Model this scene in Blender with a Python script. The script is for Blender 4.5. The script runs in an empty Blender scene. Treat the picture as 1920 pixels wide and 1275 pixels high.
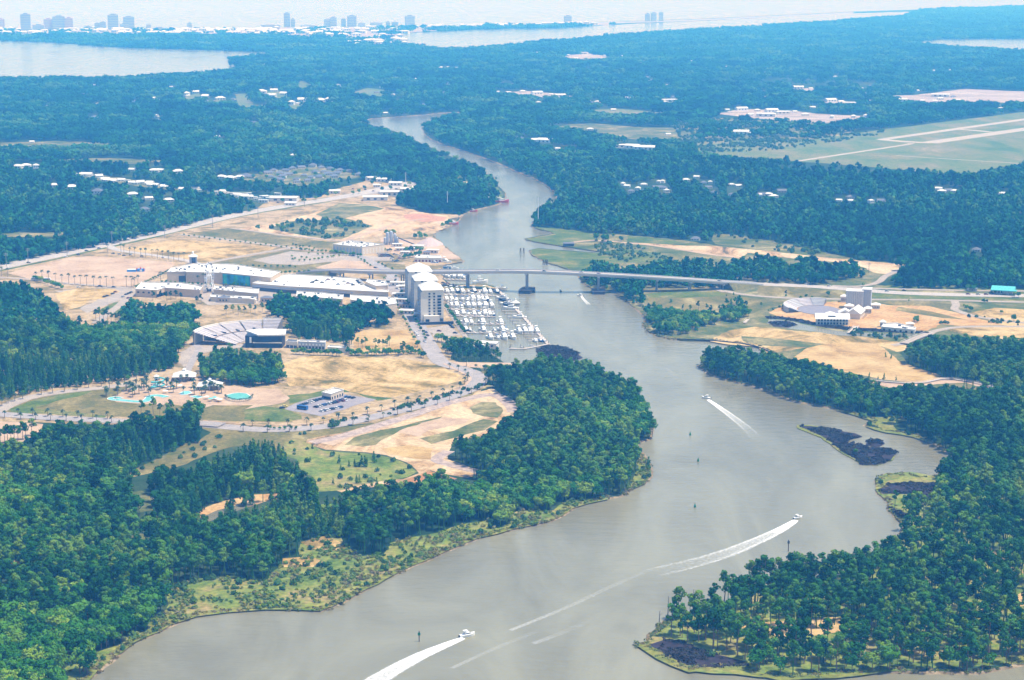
import bpy, bmesh, math, random
import numpy as np
from mathutils import Vector, Matrix
from mathutils.geometry import tessellate_polygon

random.seed(7)
RNG = np.random.default_rng(11)
SC = bpy.context.scene
COL = SC.collection

# ------------------------------------------------------------------ camera
CAM_H = 328.0          # flight height in metres
F = 3600.0             # focal length in photo pixels (photo is 1920 x 1275)
HORIZON = -50.0        # the horizon lies just above the frame
PITCH = math.atan((637.5 - HORIZON) / F)
cam_d = bpy.data.cameras.new('camera')
cam_d.sensor_width = 36.0
cam_d.lens = 36.0 * F / 1920.0
cam_d.clip_start = 5.0
cam_d.clip_end = 200000.0
cam = bpy.data.objects.new('camera', cam_d)
cam.location = (0, 0, CAM_H)
cam.rotation_euler = (math.pi / 2 - PITCH, 0, 0)
COL.objects.link(cam)
SC.camera = cam

# ------------------------------------------------------------------ sky, sun, exposure
SUN_EL = 69.0          # degrees above the horizon
SUN_AZ = 98.0         # degrees clockwise from the view direction (+Y)
w = bpy.data.worlds.new('World')
SC.world = w
w.use_nodes = True
nt = w.node_tree
bg = nt.nodes['Background']
sky = nt.nodes.new('ShaderNodeTexSky')
sky.sky_type = 'NISHITA'
sky.sun_disc = False
sky.sun_elevation = math.radians(SUN_EL)
sky.sun_rotation = math.radians(SUN_AZ)
sky.altitude = 300
sky.air_density = 1.0
sky.dust_density = 0.6
nt.links.new(sky.outputs['Color'], bg.inputs['Color'])
bg.inputs['Strength'].default_value = 0.15
sun_d = bpy.data.lights.new('sun', 'SUN')
sun_d.energy = 5.0
sun_d.angle = math.radians(0.5)
sun_d.color = (1.0, 0.95, 0.87)
sun = bpy.data.objects.new('sun', sun_d)
_a, _e = math.radians(SUN_AZ), math.radians(SUN_EL)
_to = Vector((math.sin(_a) * math.cos(_e), math.cos(_a) * math.cos(_e), math.sin(_e)))
sun.rotation_euler = _to.to_track_quat('Z', 'Y').to_euler()
sun.location = (200, -200, 1500)
COL.objects.link(sun)
SC.view_settings.view_transform = 'Standard'
SC.view_settings.look = 'None'
SC.view_settings.gamma = 1.0
SC.view_settings.use_curve_mapping = False
SC.view_settings.exposure = 0.36
SC.render.engine = 'CYCLES'
SC.cycles.max_bounces = 4
SC.cycles.diffuse_bounces = 2
SC.cycles.glossy_bounces = 2
SC.cycles.transmission_bounces = 1
SC.cycles.volume_bounces = 1
SC.cycles.transparent_max_bounces = 6
SC.cycles.caustics_reflective = False
SC.cycles.caustics_refractive = False

# ------------------------------------------------------------------ where a thing of the photo stands on the ground
LZ = 0.8               # level of the land above the water
CP, SP = math.cos(PITCH), math.sin(PITCH)
def G(px, py, z=LZ):
    u, v = (px - 960) / F, (637.5 - py) / F
    dy, dz = CP + v * SP, -SP + v * CP
    t = (z - CAM_H) / dz
    return Vector((u * t, dy * t, z))
def PX(x, y, z):
    """photo pixel of a world point (arrays or numbers); used only to look up which kind of land is where"""
    zz = z - CAM_H
    dep = y * CP - zz * SP
    up = y * SP + zz * CP
    return 960 + F * x / dep, 637.5 - F * up / dep
def Z(x0, y0, s, pts):
    return [(x0 + p[0] / s, y0 + p[1] / s) + tuple(p[2:]) for p in pts]
def ang(p, q):
    return math.atan2(q[1] - p[1], q[0] - p[0])

# ------------------------------------------------------------------ materials
MATS = {}
def principled(name):
    m = bpy.data.materials.new(name)
    m.use_nodes = True
    return m, m.node_tree, m.node_tree.nodes['Principled BSDF']
def rgb(c):
    return (c[0], c[1], c[2], 1.0)
def plain(name, col, rough=0.6, metal=0.0, vary=0.12, scale=0.6, spec=0.3):
    if name in MATS: return MATS[name]
    m, t, b = principled(name)
    n = t.nodes.new('ShaderNodeTexNoise'); n.inputs['Scale'].default_value = scale; n.inputs['Detail'].default_value = 5
    g = t.nodes.new('ShaderNodeNewGeometry')
    t.links.new(g.outputs['Position'], n.inputs['Vector'])
    r = t.nodes.new('ShaderNodeValToRGB')
    r.color_ramp.elements[0].position = 0.3; r.color_ramp.elements[1].position = 0.7
    r.color_ramp.elements[0].color = rgb([c * (1 - vary) for c in col])
    r.color_ramp.elements[1].color = rgb([min(1, c * (1 + vary)) for c in col])
    t.links.new(n.outputs['Fac'], r.inputs['Fac'])
    t.links.new(r.outputs['Color'], b.inputs['Base Color'])
    b.inputs['Roughness'].default_value = rough
    b.inputs['Metallic'].default_value = metal
    b.inputs['Specular IOR Level'].default_value = spec
    MATS[name] = m
    return m
def earth(name, stops, scale=0.02, detail=9, rough=0.95, stretch=(1, 1, 1), fine=0.25, dist=0.4, rotz=0.0):
    """ground of patchy colour: stops = [(pos, colour), ...] along a noise, plus a fine grain"""
    if name in MATS: return MATS[name]
    m, t, b = principled(name)
    g = t.nodes.new('ShaderNodeNewGeometry')
    mp = t.nodes.new('ShaderNodeMapping'); mp.inputs['Scale'].default_value = stretch; mp.inputs['Rotation'].default_value = (0, 0, rotz)
    t.links.new(g.outputs['Position'], mp.inputs['Vector'])
    n = t.nodes.new('ShaderNodeTexNoise')
    n.inputs['Scale'].default_value = scale; n.inputs['Detail'].default_value = detail
    n.inputs['Roughness'].default_value = 0.74; n.inputs['Distortion'].default_value = dist
    t.links.new(mp.outputs['Vector'], n.inputs['Vector'])
    r = t.nodes.new('ShaderNodeValToRGB')
    els = r.color_ramp.elements
    els[0].position, els[0].color = stops[0][0], rgb(stops[0][1])
    els[1].position, els[1].color = stops[-1][0], rgb(stops[-1][1])
    for p, c in stops[1:-1]:
        e = els.new(p); e.color = rgb(c)
    t.links.new(n.outputs['Fac'], r.inputs['Fac'])
    n2 = t.nodes.new('ShaderNodeTexNoise'); n2.inputs['Scale'].default_value = 0.35; n2.inputs['Detail'].default_value = 6
    t.links.new(g.outputs['Position'], n2.inputs['Vector'])
    mr = t.nodes.new('ShaderNodeMapRange')
    mr.inputs['From Min'].default_value = 0.3; mr.inputs['From Max'].default_value = 0.7
    mr.inputs['To Min'].default_value = 1 - fine; mr.inputs['To Max'].default_value = 1 + fine
    t.links.new(n2.outputs['Fac'], mr.inputs['Value'])
    vm = t.nodes.new('ShaderNodeVectorMath'); vm.operation = 'SCALE'
    t.links.new(r.outputs['Color'], vm.inputs[0]); t.links.new(mr.outputs['Result'], vm.inputs['Scale'])
    t.links.new(vm.outputs['Vector'], b.inputs['Base Color'])
    b.inputs['Roughness'].default_value = rough
    b.inputs['Specular IOR Level'].default_value = 0.15
    MATS[name] = m
    return m
def foliage(name, cols, patch=0.006):
    """leaf colour: one hue per tree (random) shifted by slow stand-to-stand change"""
    if name in MATS: return MATS[name]
    m, t, b = principled(name)
    oi = t.nodes.new('ShaderNodeObjectInfo')
    n = t.nodes.new('ShaderNodeTexNoise'); n.inputs['Scale'].default_value = patch; n.inputs['Detail'].default_value = 3
    t.links.new(oi.outputs['Location'], n.inputs['Vector'])
    a = t.nodes.new('ShaderNodeMath'); a.operation = 'MULTIPLY_ADD'
    a.inputs[1].default_value = 0.80; t.links.new(oi.outputs['Random'], a.inputs[0])
    s = t.nodes.new('ShaderNodeMath'); s.operation = 'MULTIPLY_ADD'
    s.inputs[1].default_value = 1.5; s.inputs[2].default_value = -0.66
    t.links.new(n.outputs['Fac'], s.inputs[0]); t.links.new(s.outputs[0], a.inputs[2])
    g = t.nodes.new('ShaderNodeNewGeometry')
    n2 = t.nodes.new('ShaderNodeTexNoise'); n2.inputs['Scale'].default_value = 0.55; n2.inputs['Detail'].default_value = 2
    t.links.new(g.outputs['Position'], n2.inputs['Vector'])
    a2 = t.nodes.new('ShaderNodeMath'); a2.operation = 'MULTIPLY_ADD'
    a2.inputs[1].default_value = 0.5; a2.inputs[2].default_value = -0.25
    t.links.new(n2.outputs['Fac'], a2.inputs[0])
    a3 = t.nodes.new('ShaderNodeMath'); a3.operation = 'ADD'; a3.use_clamp = True
    t.links.new(a.outputs[0], a3.inputs[0]); t.links.new(a2.outputs[0], a3.inputs[1])
    r = t.nodes.new('ShaderNodeValToRGB')
    els = r.color_ramp.elements
    els[0].position, els[0].color = 0.0, rgb(cols[0])
    els[1].position, els[1].color = 1.0, rgb(cols[-1])
    for i, c in enumerate(cols[1:-1]):
        e = els.new((i + 1) / (len(cols) - 1)); e.color = rgb(c)
    t.links.new(a3.outputs[0], r.inputs['Fac'])
    t.links.new(r.outputs['Color'], b.inputs['Base Color'])
    b.inputs['Roughness'].default_value = 0.7
    b.inputs['Specular IOR Level'].default_value = 0.05
    MATS[name] = m
    return m
def water_mat(name, col, rough=0.10, wave=0.14, bump=0.36):
    m, t, b = principled(name)
    g = t.nodes.new('ShaderNodeNewGeometry')
    mp0 = t.nodes.new('ShaderNodeMapping'); mp0.inputs['Scale'].default_value = (1.0, 0.3, 1.0); mp0.inputs['Rotation'].default_value = (0, 0, 0.45)
    t.links.new(g.outputs['Position'], mp0.inputs['Vector'])
    n0 = t.nodes.new('ShaderNodeTexNoise'); n0.inputs['Scale'].default_value = 0.012; n0.inputs['Detail'].default_value = 8
    n0.inputs['Distortion'].default_value = 1.6; n0.inputs['Roughness'].default_value = 0.6
    t.links.new(mp0.outputs['Vector'], n0.inputs['Vector'])
    r = t.nodes.new('ShaderNodeValToRGB')
    r.color_ramp.elements[0].position = 0.36; r.color_ramp.elements[1].position = 0.66
    r.color_ramp.elements[0].color = rgb([col[0] * 0.80, col[1] * 0.79, col[2] * 0.76]); r.color_ramp.elements[1].color = rgb([col[0] * 1.17, col[1] * 1.19, col[2] * 1.24])
    t.links.new(n0.outputs['Fac'], r.inputs['Fac'])
    t.links.new(r.outputs['Color'], b.inputs['Base Color'])
    mr = t.nodes.new('ShaderNodeMapRange'); mr.inputs['From Min'].default_value = 0.35; mr.inputs['From Max'].default_value = 0.65
    mr.inputs['To Min'].default_value = rough * 0.5; mr.inputs['To Max'].default_value = rough * 1.8
    t.links.new(n0.outputs['Fac'], mr.inputs['Value']); t.links.new(mr.outputs['Result'], b.inputs['Roughness'])
    mp = t.nodes.new('ShaderNodeMapping'); mp.inputs['Scale'].default_value = (0.45, 1.0, 1.0); mp.inputs['Rotation'].default_value = (0, 0, 0.35)
    t.links.new(g.outputs['Position'], mp.inputs['Vector'])
    n1 = t.nodes.new('ShaderNodeTexNoise'); n1.inputs['Scale'].default_value = wave; n1.inputs['Detail'].default_value = 6; n1.inputs['Roughness'].default_value = 0.65
    t.links.new(mp.outputs['Vector'], n1.inputs['Vector'])
    bp = t.nodes.new('ShaderNodeBump'); bp.inputs['Strength'].default_value = bump; bp.inputs['Distance'].default_value = 1.6
    t.links.new(n1.outputs['Fac'], bp.inputs['Height'])
    t.links.new(bp.outputs['Normal'], b.inputs['Normal'])
    b.inputs['IOR'].default_value = 1.33
    MATS[name] = m
    return m

SAND = (0.41, 0.33, 0.23); PALE = (0.47, 0.40, 0.31); DIRT = (0.42, 0.27, 0.17); OLIVE = (0.16, 0.17, 0.06); GRASS = (0.13, 0.19, 0.05); BROWN = (0.17, 0.13, 0.08)
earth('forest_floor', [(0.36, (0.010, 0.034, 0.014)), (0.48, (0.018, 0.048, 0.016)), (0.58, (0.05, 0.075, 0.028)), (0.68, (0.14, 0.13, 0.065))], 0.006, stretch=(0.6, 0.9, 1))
earth('pale_ground', [(0.40, (0.138, 0.120, 0.044)), (0.45, (0.248, 0.181, 0.081)), (0.52, (0.368, 0.267, 0.146)), (0.62, (0.423, 0.327, 0.204))], 0.025, dist=0.8)
earth('sand_bright', [(0.36, (0.331, 0.225, 0.141)), (0.47, (0.414, 0.293, 0.196)), (0.62, (0.478, 0.360, 0.259))], 0.03, fine=0.12)
earth('sand_yellow', [(0.36, (0.278, 0.169, 0.056)), (0.46, (0.400, 0.262, 0.099)), (0.6, (0.493, 0.354, 0.161))], 0.03, fine=0.12)
earth('sand_grass', [(0.39, (0.102, 0.093, 0.018)), (0.43, (0.204, 0.143, 0.037)), (0.49, (0.353, 0.237, 0.081)), (0.55, (0.465, 0.330, 0.143)), (0.66, (0.519, 0.397, 0.204))], 0.022, stretch=(0.8, 0.55, 1), dist=1.0)
earth('dry_grass', [(0.36, (0.075, 0.096, 0.022)), (0.46, (0.129, 0.118, 0.034)), (0.55, (0.190, 0.155, 0.050)), (0.64, (0.326, 0.272, 0.118))], 0.028, stretch=(0.8, 0.5, 1))
earth('green_grass', [(0.36, (0.041, 0.081, 0.011)), (0.46, (0.082, 0.125, 0.020)), (0.54, (0.122, 0.140, 0.031)), (0.66, (0.231, 0.199, 0.073))], 0.03)
earth('shore_scrub', [(0.34, (0.06, 0.11, 0.015)), (0.45, (0.12, 0.17, 0.028)), (0.54, (0.20, 0.21, 0.045)), (0.62, (0.25, 0.20, 0.075)), (0.72, (0.33, 0.25, 0.13))], 0.035, fine=0.35)
earth('airfield_grass', [(0.36, (0.07, 0.13, 0.04)), (0.46, (0.12, 0.16, 0.055)), (0.56, (0.17, 0.17, 0.075)), (0.68, (0.27, 0.22, 0.13))], 0.009, stretch=(1, 0.5, 1))
earth('scrub', [(0.36, (0.038, 0.074, 0.014)), (0.46, (0.085, 0.110, 0.028)), (0.54, (0.162, 0.147, 0.056)), (0.66, (0.357, 0.304, 0.140))], 0.02)
earth('dug_sand', [(0.36, (0.092, 0.078, 0.029)), (0.39, (0.202, 0.130, 0.058)), (0.44, (0.368, 0.233, 0.110)), (0.50, (0.478, 0.345, 0.197)), (0.60, (0.534, 0.422, 0.262))], 0.02, stretch=(0.7, 0.4, 1), dist=1.3, rotz=-0.5)
earth('orange_dirt', [(0.3, (0.230, 0.102, 0.039)), (0.5, (0.322, 0.159, 0.061)), (0.7, (0.402, 0.241, 0.118))], 0.03)
earth('orange_sand', [(0.36, (0.331, 0.177, 0.059)), (0.47, (0.423, 0.253, 0.098)), (0.62, (0.488, 0.346, 0.169))], 0.03)
earth('dam_gravel', [(0.3, (0.234, 0.172, 0.156)), (0.5, (0.359, 0.281, 0.242)), (0.7, (0.484, 0.390, 0.320))], 0.15)
earth('marsh_dark', [(0.3, (0.018, 0.014, 0.02)), (0.55, (0.035, 0.026, 0.034)), (0.75, (0.06, 0.045, 0.04))], 0.12, fine=0.4)
earth('marsh_fringe', [(0.3, (0.080, 0.120, 0.016)), (0.5, (0.160, 0.176, 0.032)), (0.75, (0.264, 0.192, 0.072))], 0.06, fine=0.35)
earth('concrete', [(0.3, (0.279, 0.238, 0.202)), (0.5, (0.342, 0.290, 0.244)), (0.7, (0.396, 0.343, 0.286))], 0.05, fine=0.12)
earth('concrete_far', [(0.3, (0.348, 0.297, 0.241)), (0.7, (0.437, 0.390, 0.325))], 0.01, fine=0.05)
earth('asphalt_pale', [(0.3, (0.26, 0.235, 0.23)), (0.5, (0.31, 0.28, 0.27)), (0.7, (0.36, 0.32, 0.31))], 0.06, fine=0.12)
earth('highway_grey', [(0.3, (0.34, 0.31, 0.28)), (0.5, (0.40, 0.36, 0.33)), (0.7, (0.45, 0.41, 0.37))], 0.05, fine=0.1)
earth('lot_asphalt', [(0.3, (0.22, 0.20, 0.22)), (0.7, (0.31, 0.28, 0.29))], 0.05, fine=0.1)
earth('red_dirt', [(0.3, (0.390, 0.187, 0.109)), (0.7, (0.484, 0.265, 0.164))], 0.03)
earth('industrial', [(0.32, (0.125, 0.112, 0.094)), (0.45, (0.312, 0.250, 0.225)), (0.6, (0.437, 0.374, 0.343)), (0.75, (0.512, 0.486, 0.462))], 0.012, stretch=(0.6, 1.8, 1), dist=0.8)
earth('shore_mud', [(0.36, (0.10, 0.085, 0.05)), (0.48, (0.19, 0.14, 0.08)), (0.6, (0.30, 0.23, 0.14))], 0.12, fine=0.35)
water_mat('river_water', (0.208, 0.194, 0.125))
plain('pool_water', (0.16, 0.50, 0.47), 0.1, vary=0.15, spec=0.5)
plain('white_paint', (0.80, 0.79, 0.77), 0.45, vary=0.05)
plain('white_roof', (0.66, 0.64, 0.61), 0.6, vary=0.14, scale=0.12)
plain('cream_wall', (0.66, 0.55, 0.42), 0.8, vary=0.06)
plain('tan_wall', (0.56, 0.43, 0.30), 0.8, vary=0.08)
plain('pale_wall', (0.70, 0.64, 0.56), 0.8, vary=0.06)
plain('grey_wall', (0.46, 0.45, 0.46), 0.7, vary=0.08)
plain('blue_grey_wall', (0.42, 0.45, 0.52), 0.7, vary=0.08)
plain('grey_roof', (0.13, 0.14, 0.18), 0.7, vary=0.15)
plain('dark_glass', (0.02, 0.035, 0.06), 0.12, spec=0.6)
plain('dark_cladding', (0.025, 0.035, 0.06), 0.5)
plain('steel_white', (0.72, 0.72, 0.74), 0.4)
plain('steel_dark', (0.06, 0.07, 0.09), 0.5)
plain('bridge_concrete', (0.52, 0.51, 0.51), 0.8, vary=0.08)
plain('pier_concrete', (0.28, 0.27, 0.28), 0.8, vary=0.1)
plain('fender_timber', (0.045, 0.042, 0.05), 0.8)
plain('dock_wood', (0.46, 0.40, 0.35), 0.85, vary=0.15)
plain('pile_wood', (0.12, 0.09, 0.07), 0.9)
plain('bark', (0.20, 0.135, 0.095), 0.9, vary=0.2)
plain('palm_bark', (0.23, 0.18, 0.13), 0.9, vary=0.2)
plain('dead_wood', (0.16, 0.14, 0.13), 0.9)
plain('teal_roof', (0.10, 0.46, 0.47), 0.5, vary=0.06)
plain('red_paint', (0.45, 0.06, 0.04), 0.4)
plain('gold_paint', (0.72, 0.55, 0.03), 0.4)
plain('dark_red_paint', (0.20, 0.025, 0.03), 0.35)
plain('blue_paint', (0.03, 0.13, 0.36), 0.4)
plain('navy_paint', (0.015, 0.03, 0.07), 0.3)
plain('black_paint', (0.015, 0.016, 0.02), 0.3)
plain('silver_paint', (0.50, 0.51, 0.53), 0.3)
plain('green_paint', (0.01, 0.16, 0.07), 0.5)
plain('blue_tarp', (0.05, 0.22, 0.62), 0.5, vary=0.15)
plain('tyre', (0.02, 0.02, 0.02), 0.8)
plain('mural_blue', (0.04, 0.28, 0.45), 0.6, vary=0.5, scale=0.18)
plain('mural_green', (0.05, 0.38, 0.33), 0.6, vary=0.5, scale=0.18)
plain('seat_grey', (0.50, 0.46, 0.47), 0.7, vary=0.12, scale=0.4)
plain('gravel_pile', (0.46, 0.36, 0.34), 0.95, vary=0.12)
plain('arena_floor', (0.22, 0.21, 0.25), 0.9, vary=0.15)
plain('tower_far', (0.34, 0.32, 0.36), 0.6, vary=0.06, scale=0.05)
plain('tower_pink', (0.55, 0.33, 0.30), 0.6, vary=0.06, scale=0.05)
plain('tower_pale', (0.62, 0.60, 0.60), 0.6, vary=0.06, scale=0.05)
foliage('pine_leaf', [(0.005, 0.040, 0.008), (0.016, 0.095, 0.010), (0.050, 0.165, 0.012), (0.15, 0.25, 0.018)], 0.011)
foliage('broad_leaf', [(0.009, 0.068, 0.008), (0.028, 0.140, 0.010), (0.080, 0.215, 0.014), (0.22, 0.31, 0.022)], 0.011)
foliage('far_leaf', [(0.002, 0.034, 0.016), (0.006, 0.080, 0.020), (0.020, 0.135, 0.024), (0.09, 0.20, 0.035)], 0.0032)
foliage('bush_leaf', [(0.02, 0.075, 0.02), (0.05, 0.125, 0.03), (0.10, 0.17, 0.04)])
foliage('scrub_leaf', [(0.05, 0.12, 0.015), (0.11, 0.19, 0.025), (0.19, 0.22, 0.04), (0.24, 0.20, 0.08)], 0.03)
foliage('palm_leaf', [(0.035, 0.075, 0.035), (0.07, 0.11, 0.045)])
foliage('reed_leaf', [(0.014, 0.013, 0.014), (0.036, 0.030, 0.030), (0.06, 0.055, 0.03)], 0.05)

# ------------------------------------------------------------------ mesh building
class MB:
    def __init__(s): s.v = []; s.f = []
    def add(s, vs, fs):
        o = len(s.v); s.v += [tuple(p) for p in vs]; s.f += [tuple(o + i for i in f) for f in fs]; return s
    def box(s, c, d, rz=0.0):
        x, y, z = d[0] / 2, d[1] / 2, d[2] / 2
        cr, sr = math.cos(rz), math.sin(rz)
        vs = []
        for k in (-1, 1):
            for i, j in ((-1, -1), (1, -1), (1, 1), (-1, 1)):
                a, b = i * x, j * y
                vs.append((c[0] + a * cr - b * sr, c[1] + a * sr + b * cr, c[2] + k * z))
        return s.add(vs, [(3, 2, 1, 0), (4, 5, 6, 7), (0, 1, 5, 4), (1, 2, 6, 5), (2, 3, 7, 6), (3, 0, 4, 7)])
    def tube(s, p, q, r0, r1=None, n=6, cap=True):
        r1 = r0 if r1 is None else r1
        p, q = Vector(p), Vector(q)
        d = (q - p).normalized()
        a = d.orthogonal().normalized(); b = d.cross(a)
        vs = []
        for c, r in ((p, r0), (q, r1)):
            for i in range(n):
                t = 2 * math.pi * i / n
                vs.append(c + a * (r * math.cos(t)) + b * (r * math.sin(t)))
        fs = [(i, (i + 1) % n, n + (i + 1) % n, n + i) for i in range(n)]
        if cap: fs += [tuple(range(n - 1, -1, -1)), tuple(range(n, 2 * n))]
        return s.add(vs, fs)
    def prism(s, poly, z0, z1, bottom=False):
        n = len(poly)
        area = sum(poly[i][0] * poly[(i + 1) % n][1] - poly[(i + 1) % n][0] * poly[i][1] for i in range(n))
        if area < 0: poly = list(reversed(poly))
        vs = [(p[0], p[1], z0) for p in poly] + [(p[0], p[1], z1) for p in poly]
        fs = [(i, (i + 1) % n, n + (i + 1) % n, n + i) for i in range(n)]
        tr = tri(poly)
        fs += [tuple(n + i for i in t) for t in tr]
        if bottom: fs += [tuple(reversed(t)) for t in tr]
        return s.add(vs, fs)
    def walls(s, poly, z0, z1):
        n = len(poly)
        vs = [(p[0], p[1], z0) for p in poly] + [(p[0], p[1], z1) for p in poly]
        return s.add(vs, [(i, (i + 1) % n, n + (i + 1) % n, n + i) for i in range(n)])
    def sheet(s, poly, z):
        return s.add([(p[0], p[1], z) for p in poly], tri(poly))
    def hip(s, c, L, W, z0, rise, rz=0.0, ridge=None, over=0.0):
        """hipped roof over an L x W plan centred on c"""
        L += over * 2; W += over * 2
        rl = max(0.0, L - W) if ridge is None else ridge
        cr, sr = math.cos(rz), math.sin(rz)
        def P(a, b, z): return (c[0] + a * cr - b * sr, c[1] + a * sr + b * cr, z)
        vs = [P(-L/2, -W/2, z0), P(L/2, -W/2, z0), P(L/2, W/2, z0), P(-L/2, W/2, z0), P(-rl/2, 0, z0 + rise), P(rl/2, 0, z0 + rise)]
        return s.add(vs, [(0, 1, 5, 4), (1, 2, 5), (2, 3, 4, 5), (3, 0, 4), (3, 2, 1, 0)])
    def gable(s, c, L, W, z0, rise, rz=0.0, over=0.4):
        L += over * 2; W += over * 2
        cr, sr = math.cos(rz), math.sin(rz)
        def P(a, b, z): return (c[0] + a * cr - b * sr, c[1] + a * sr + b * cr, z)
        vs = [P(-L/2, -W/2, z0), P(L/2, -W/2, z0), P(L/2, W/2, z0), P(-L/2, W/2, z0), P(-L/2, 0, z0 + rise), P(L/2, 0, z0 + rise)]
        return s.add(vs, [(0, 1, 5, 4), (2, 3, 4, 5), (0, 4, 3), (1, 2, 5), (3, 2, 1, 0)])
    def mesh(s, name, mat, smooth=False):
        me = bpy.data.meshes.new(name)
        me.from_pydata(s.v, [], s.f)
        me.materials.append(MATS[mat] if isinstance(mat, str) else mat)
        if smooth: me.polygons.foreach_set('use_smooth', [True] * len(me.polygons))
        me.update()
        return me
def tri(poly):
    vs = [Vector((p[0], p[1], 0)) for p in poly]
    n = len(vs)
    area = sum(vs[i].x * vs[(i + 1) % n].y - vs[(i + 1) % n].x * vs[i].y for i in range(n))
    out = []
    for t in tessellate_polygon([vs]):
        a, b, c = t
        ar = (vs[b] - vs[a]).cross(vs[c] - vs[a]).z
        out.append((a, b, c) if ar > 0 else (a, c, b))
    return out
def tag(o, label=None, cat=None, group=None, kind=None):
    if label: o['label'] = label
    if cat: o['category'] = cat
    if group: o['group'] = group
    if kind: o['kind'] = kind
    return o
def obj(name, me, parent=None):
    o = bpy.data.objects.new(name, me); COL.objects.link(o)
    if parent is not None: o.parent = parent
    return o
def empty(name, loc=(0, 0, 0), rz=0.0, s=1.0):
    o = bpy.data.objects.new(name, None); COL.objects.link(o)
    o.location = loc; o.rotation_euler = (0, 0, rz); o.scale = (s, s, s) if not isinstance(s, tuple) else s
    o.empty_display_size = 1
    return o
def thing(tpl, name, label, cat, loc, rz=0.0, s=1.0, group=None):
    """tpl = [(part name, mesh, index of parent part or None), ...]: an Empty at the base carrying its parts"""
    r = tag(empty(name, loc, rz, s), label, cat, group)
    made = []
    for pn, me, par in tpl:
        made.append(obj(pn, me, r if par is None else made[par]))
    return r

# ------------------------------------------------------------------ land and water
# shoreline: photo pixel of the waterline; a third number says how far trees on that bank hide the water behind them
SHORE_L = [(20,1375),(110,1310),(165,1275),(190,1250),(205,1238),(250,1205),(275,1193),(320,1172),(370,1156),(430,1148),(500,1142),(555,1143),(600,1146),(640,1130),
 (690,1103),(725,1085),(770,1062),(800,1050),(830,1036),(860,1022),(905,1007),(960,993),(1000,985),(1030,977),(1055,966),(1072,953),(1100,944),(1140,936),(1165,931),
 (1185,917),(1205,908),(1218,895),(1221,885),(1213,866),(1203,850),(1190,838),(1195,830),(1215,824),(1222,818,6),(1219,800,24),(1207,776,36),(1190,752,36),(1160,732,36),
 (1125,720,34),(1085,708,34),(1045,703,34),(1005,702,34),(965,697,32),(945,680,28),(925,668,30),(895,655,22),(874,633)]
SHORE_M = [(833,572),(832,547),(870,548),(930,545),(937,542),(912,534),(842,534),(830,523),(826,505),(830,497),(868,491),(857,480),(842,470),(828,458),(812,443),(818,434),(838,427),
 (860,412),(868,402),(887,394),(925,386),(945,378),(947,362),(930,346),(925,333),(905,322),(884,311),(862,301),(846,294),(820,283),(792,270),(775,262),(751,250),(727,243),(700,237),(672,229),
 (697,222),(773,217),(827,212),(890,209)]
SHORE_R = [(867,215,3),(822,224,4),(799,233,4),(791,241),(797,252),(810,262),(835,272),(870,283),(900,293),(940,308),(965,320),(1000,333),(1025,348),(1045,364),(1040,388,14),(1012,403,16),
 (996,424,14),(1004,428),(1043,438),(985,448),(1000,453),(1050,461),(1078,463),(1116,470),(1131,472),(1111,474),(1048,470),(1010,466),(993,470),(998,478),(1023,491),(1065,504),(1086,516),
 (1093,529),(1109,540),(1146,545),(1161,552),(1182,570),(1203,586),(1214,598),(1208,607),(1213,618),(1234,630),(1260,637),(1279,638),(1338,639),(1390,644),(1419,650),(1448,661),
 (1438,672,10),(1400,685,28),(1360,684,36),(1325,680,34),(1313,686),(1334,702),(1365,713),(1396,721),(1450,736),(1496,754),(1565,767),(1604,779),(1639,788),(1625,798),(1662,810),(1712,817),(1758,836),(1785,852),
 (1792,872,14),(1765,890,24),(1735,896,14),(1700,890),(1662,890),(1644,902),(1648,925),(1669,944),(1667,956),(1692,979),(1696,987),(1690,1002),(1670,1032,20),(1630,1064,44),(1560,1084,54),(1480,1094,58),
 (1425,1108,44),(1370,1132,38),(1320,1145,30),(1280,1152,26),(1258,1160,14),(1249,1166),(1226,1184),(1215,1191),(1218,1203),(1193,1209),(1211,1218),(1257,1245),(1292,1258),(1342,1251),(1388,1253),(1419,1264),(1465,1273),
 (1565,1268),(1650,1259),(1740,1262),(1835,1263),(1912,1245),(2020,1225),(2250,1180),(2700,1120)]
COAST = [(3400,6),(2300,9),(1920,12),(1750,17),(1600,22),(1500,27),(1300,36),(1150,41),(1000,44),(850,48),(700,50),(560,52),(400,53),(200,54),(0,54),(-300,53),(-1300,50)]
SHORE = SHORE_L + SHORE_M + SHORE_R
def wiggle(pts, step, amp, closed=True, seed=1):
    """break straight edges into uneven short ones"""
    rg = random.Random(seed); out = []
    n = len(pts)
    for i in range(n if closed else n - 1):
        p, q = Vector(pts[i]).to_2d(), Vector(pts[(i + 1) % n]).to_2d()
        k = max(1, min(24, int((q - p).length / step)))
        nrm = Vector((-(q - p).y, (q - p).x)).normalized() if (q - p).length > 1e-6 else Vector((0, 0))
        for j in range(k):
            t = j / k
            out.append(p.lerp(q, t) + nrm * (rg.uniform(-amp, amp) if j else rg.uniform(-amp, amp) * 0.5))
    if not closed: out.append(Vector(pts[-1]).to_2d())
    return out
def ground_poly(px, step=9.0, amp=1.4, seed=1, z=LZ):
    g = [G(p[0], p[1], z) for p in px]
    d = sum(v.y for v in g) / len(g)
    k = max(1.0, d / 2200.0)
    return wiggle(g, step * k, amp * k, True, seed)
_sh = wiggle([G(p[0], p[1], 0.0) for p in SHORE], 14, 1.6, False, 3)
_rim = [Vector((40000, _sh[-1].y)), Vector((60000, 9000))] + [G(p[0], p[1], 0.0).to_2d() for p in COAST] + [Vector((-20000, 9000)), Vector((-6000, -500)), Vector((-600, 400))]
land_poly = _sh + _rim
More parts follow.
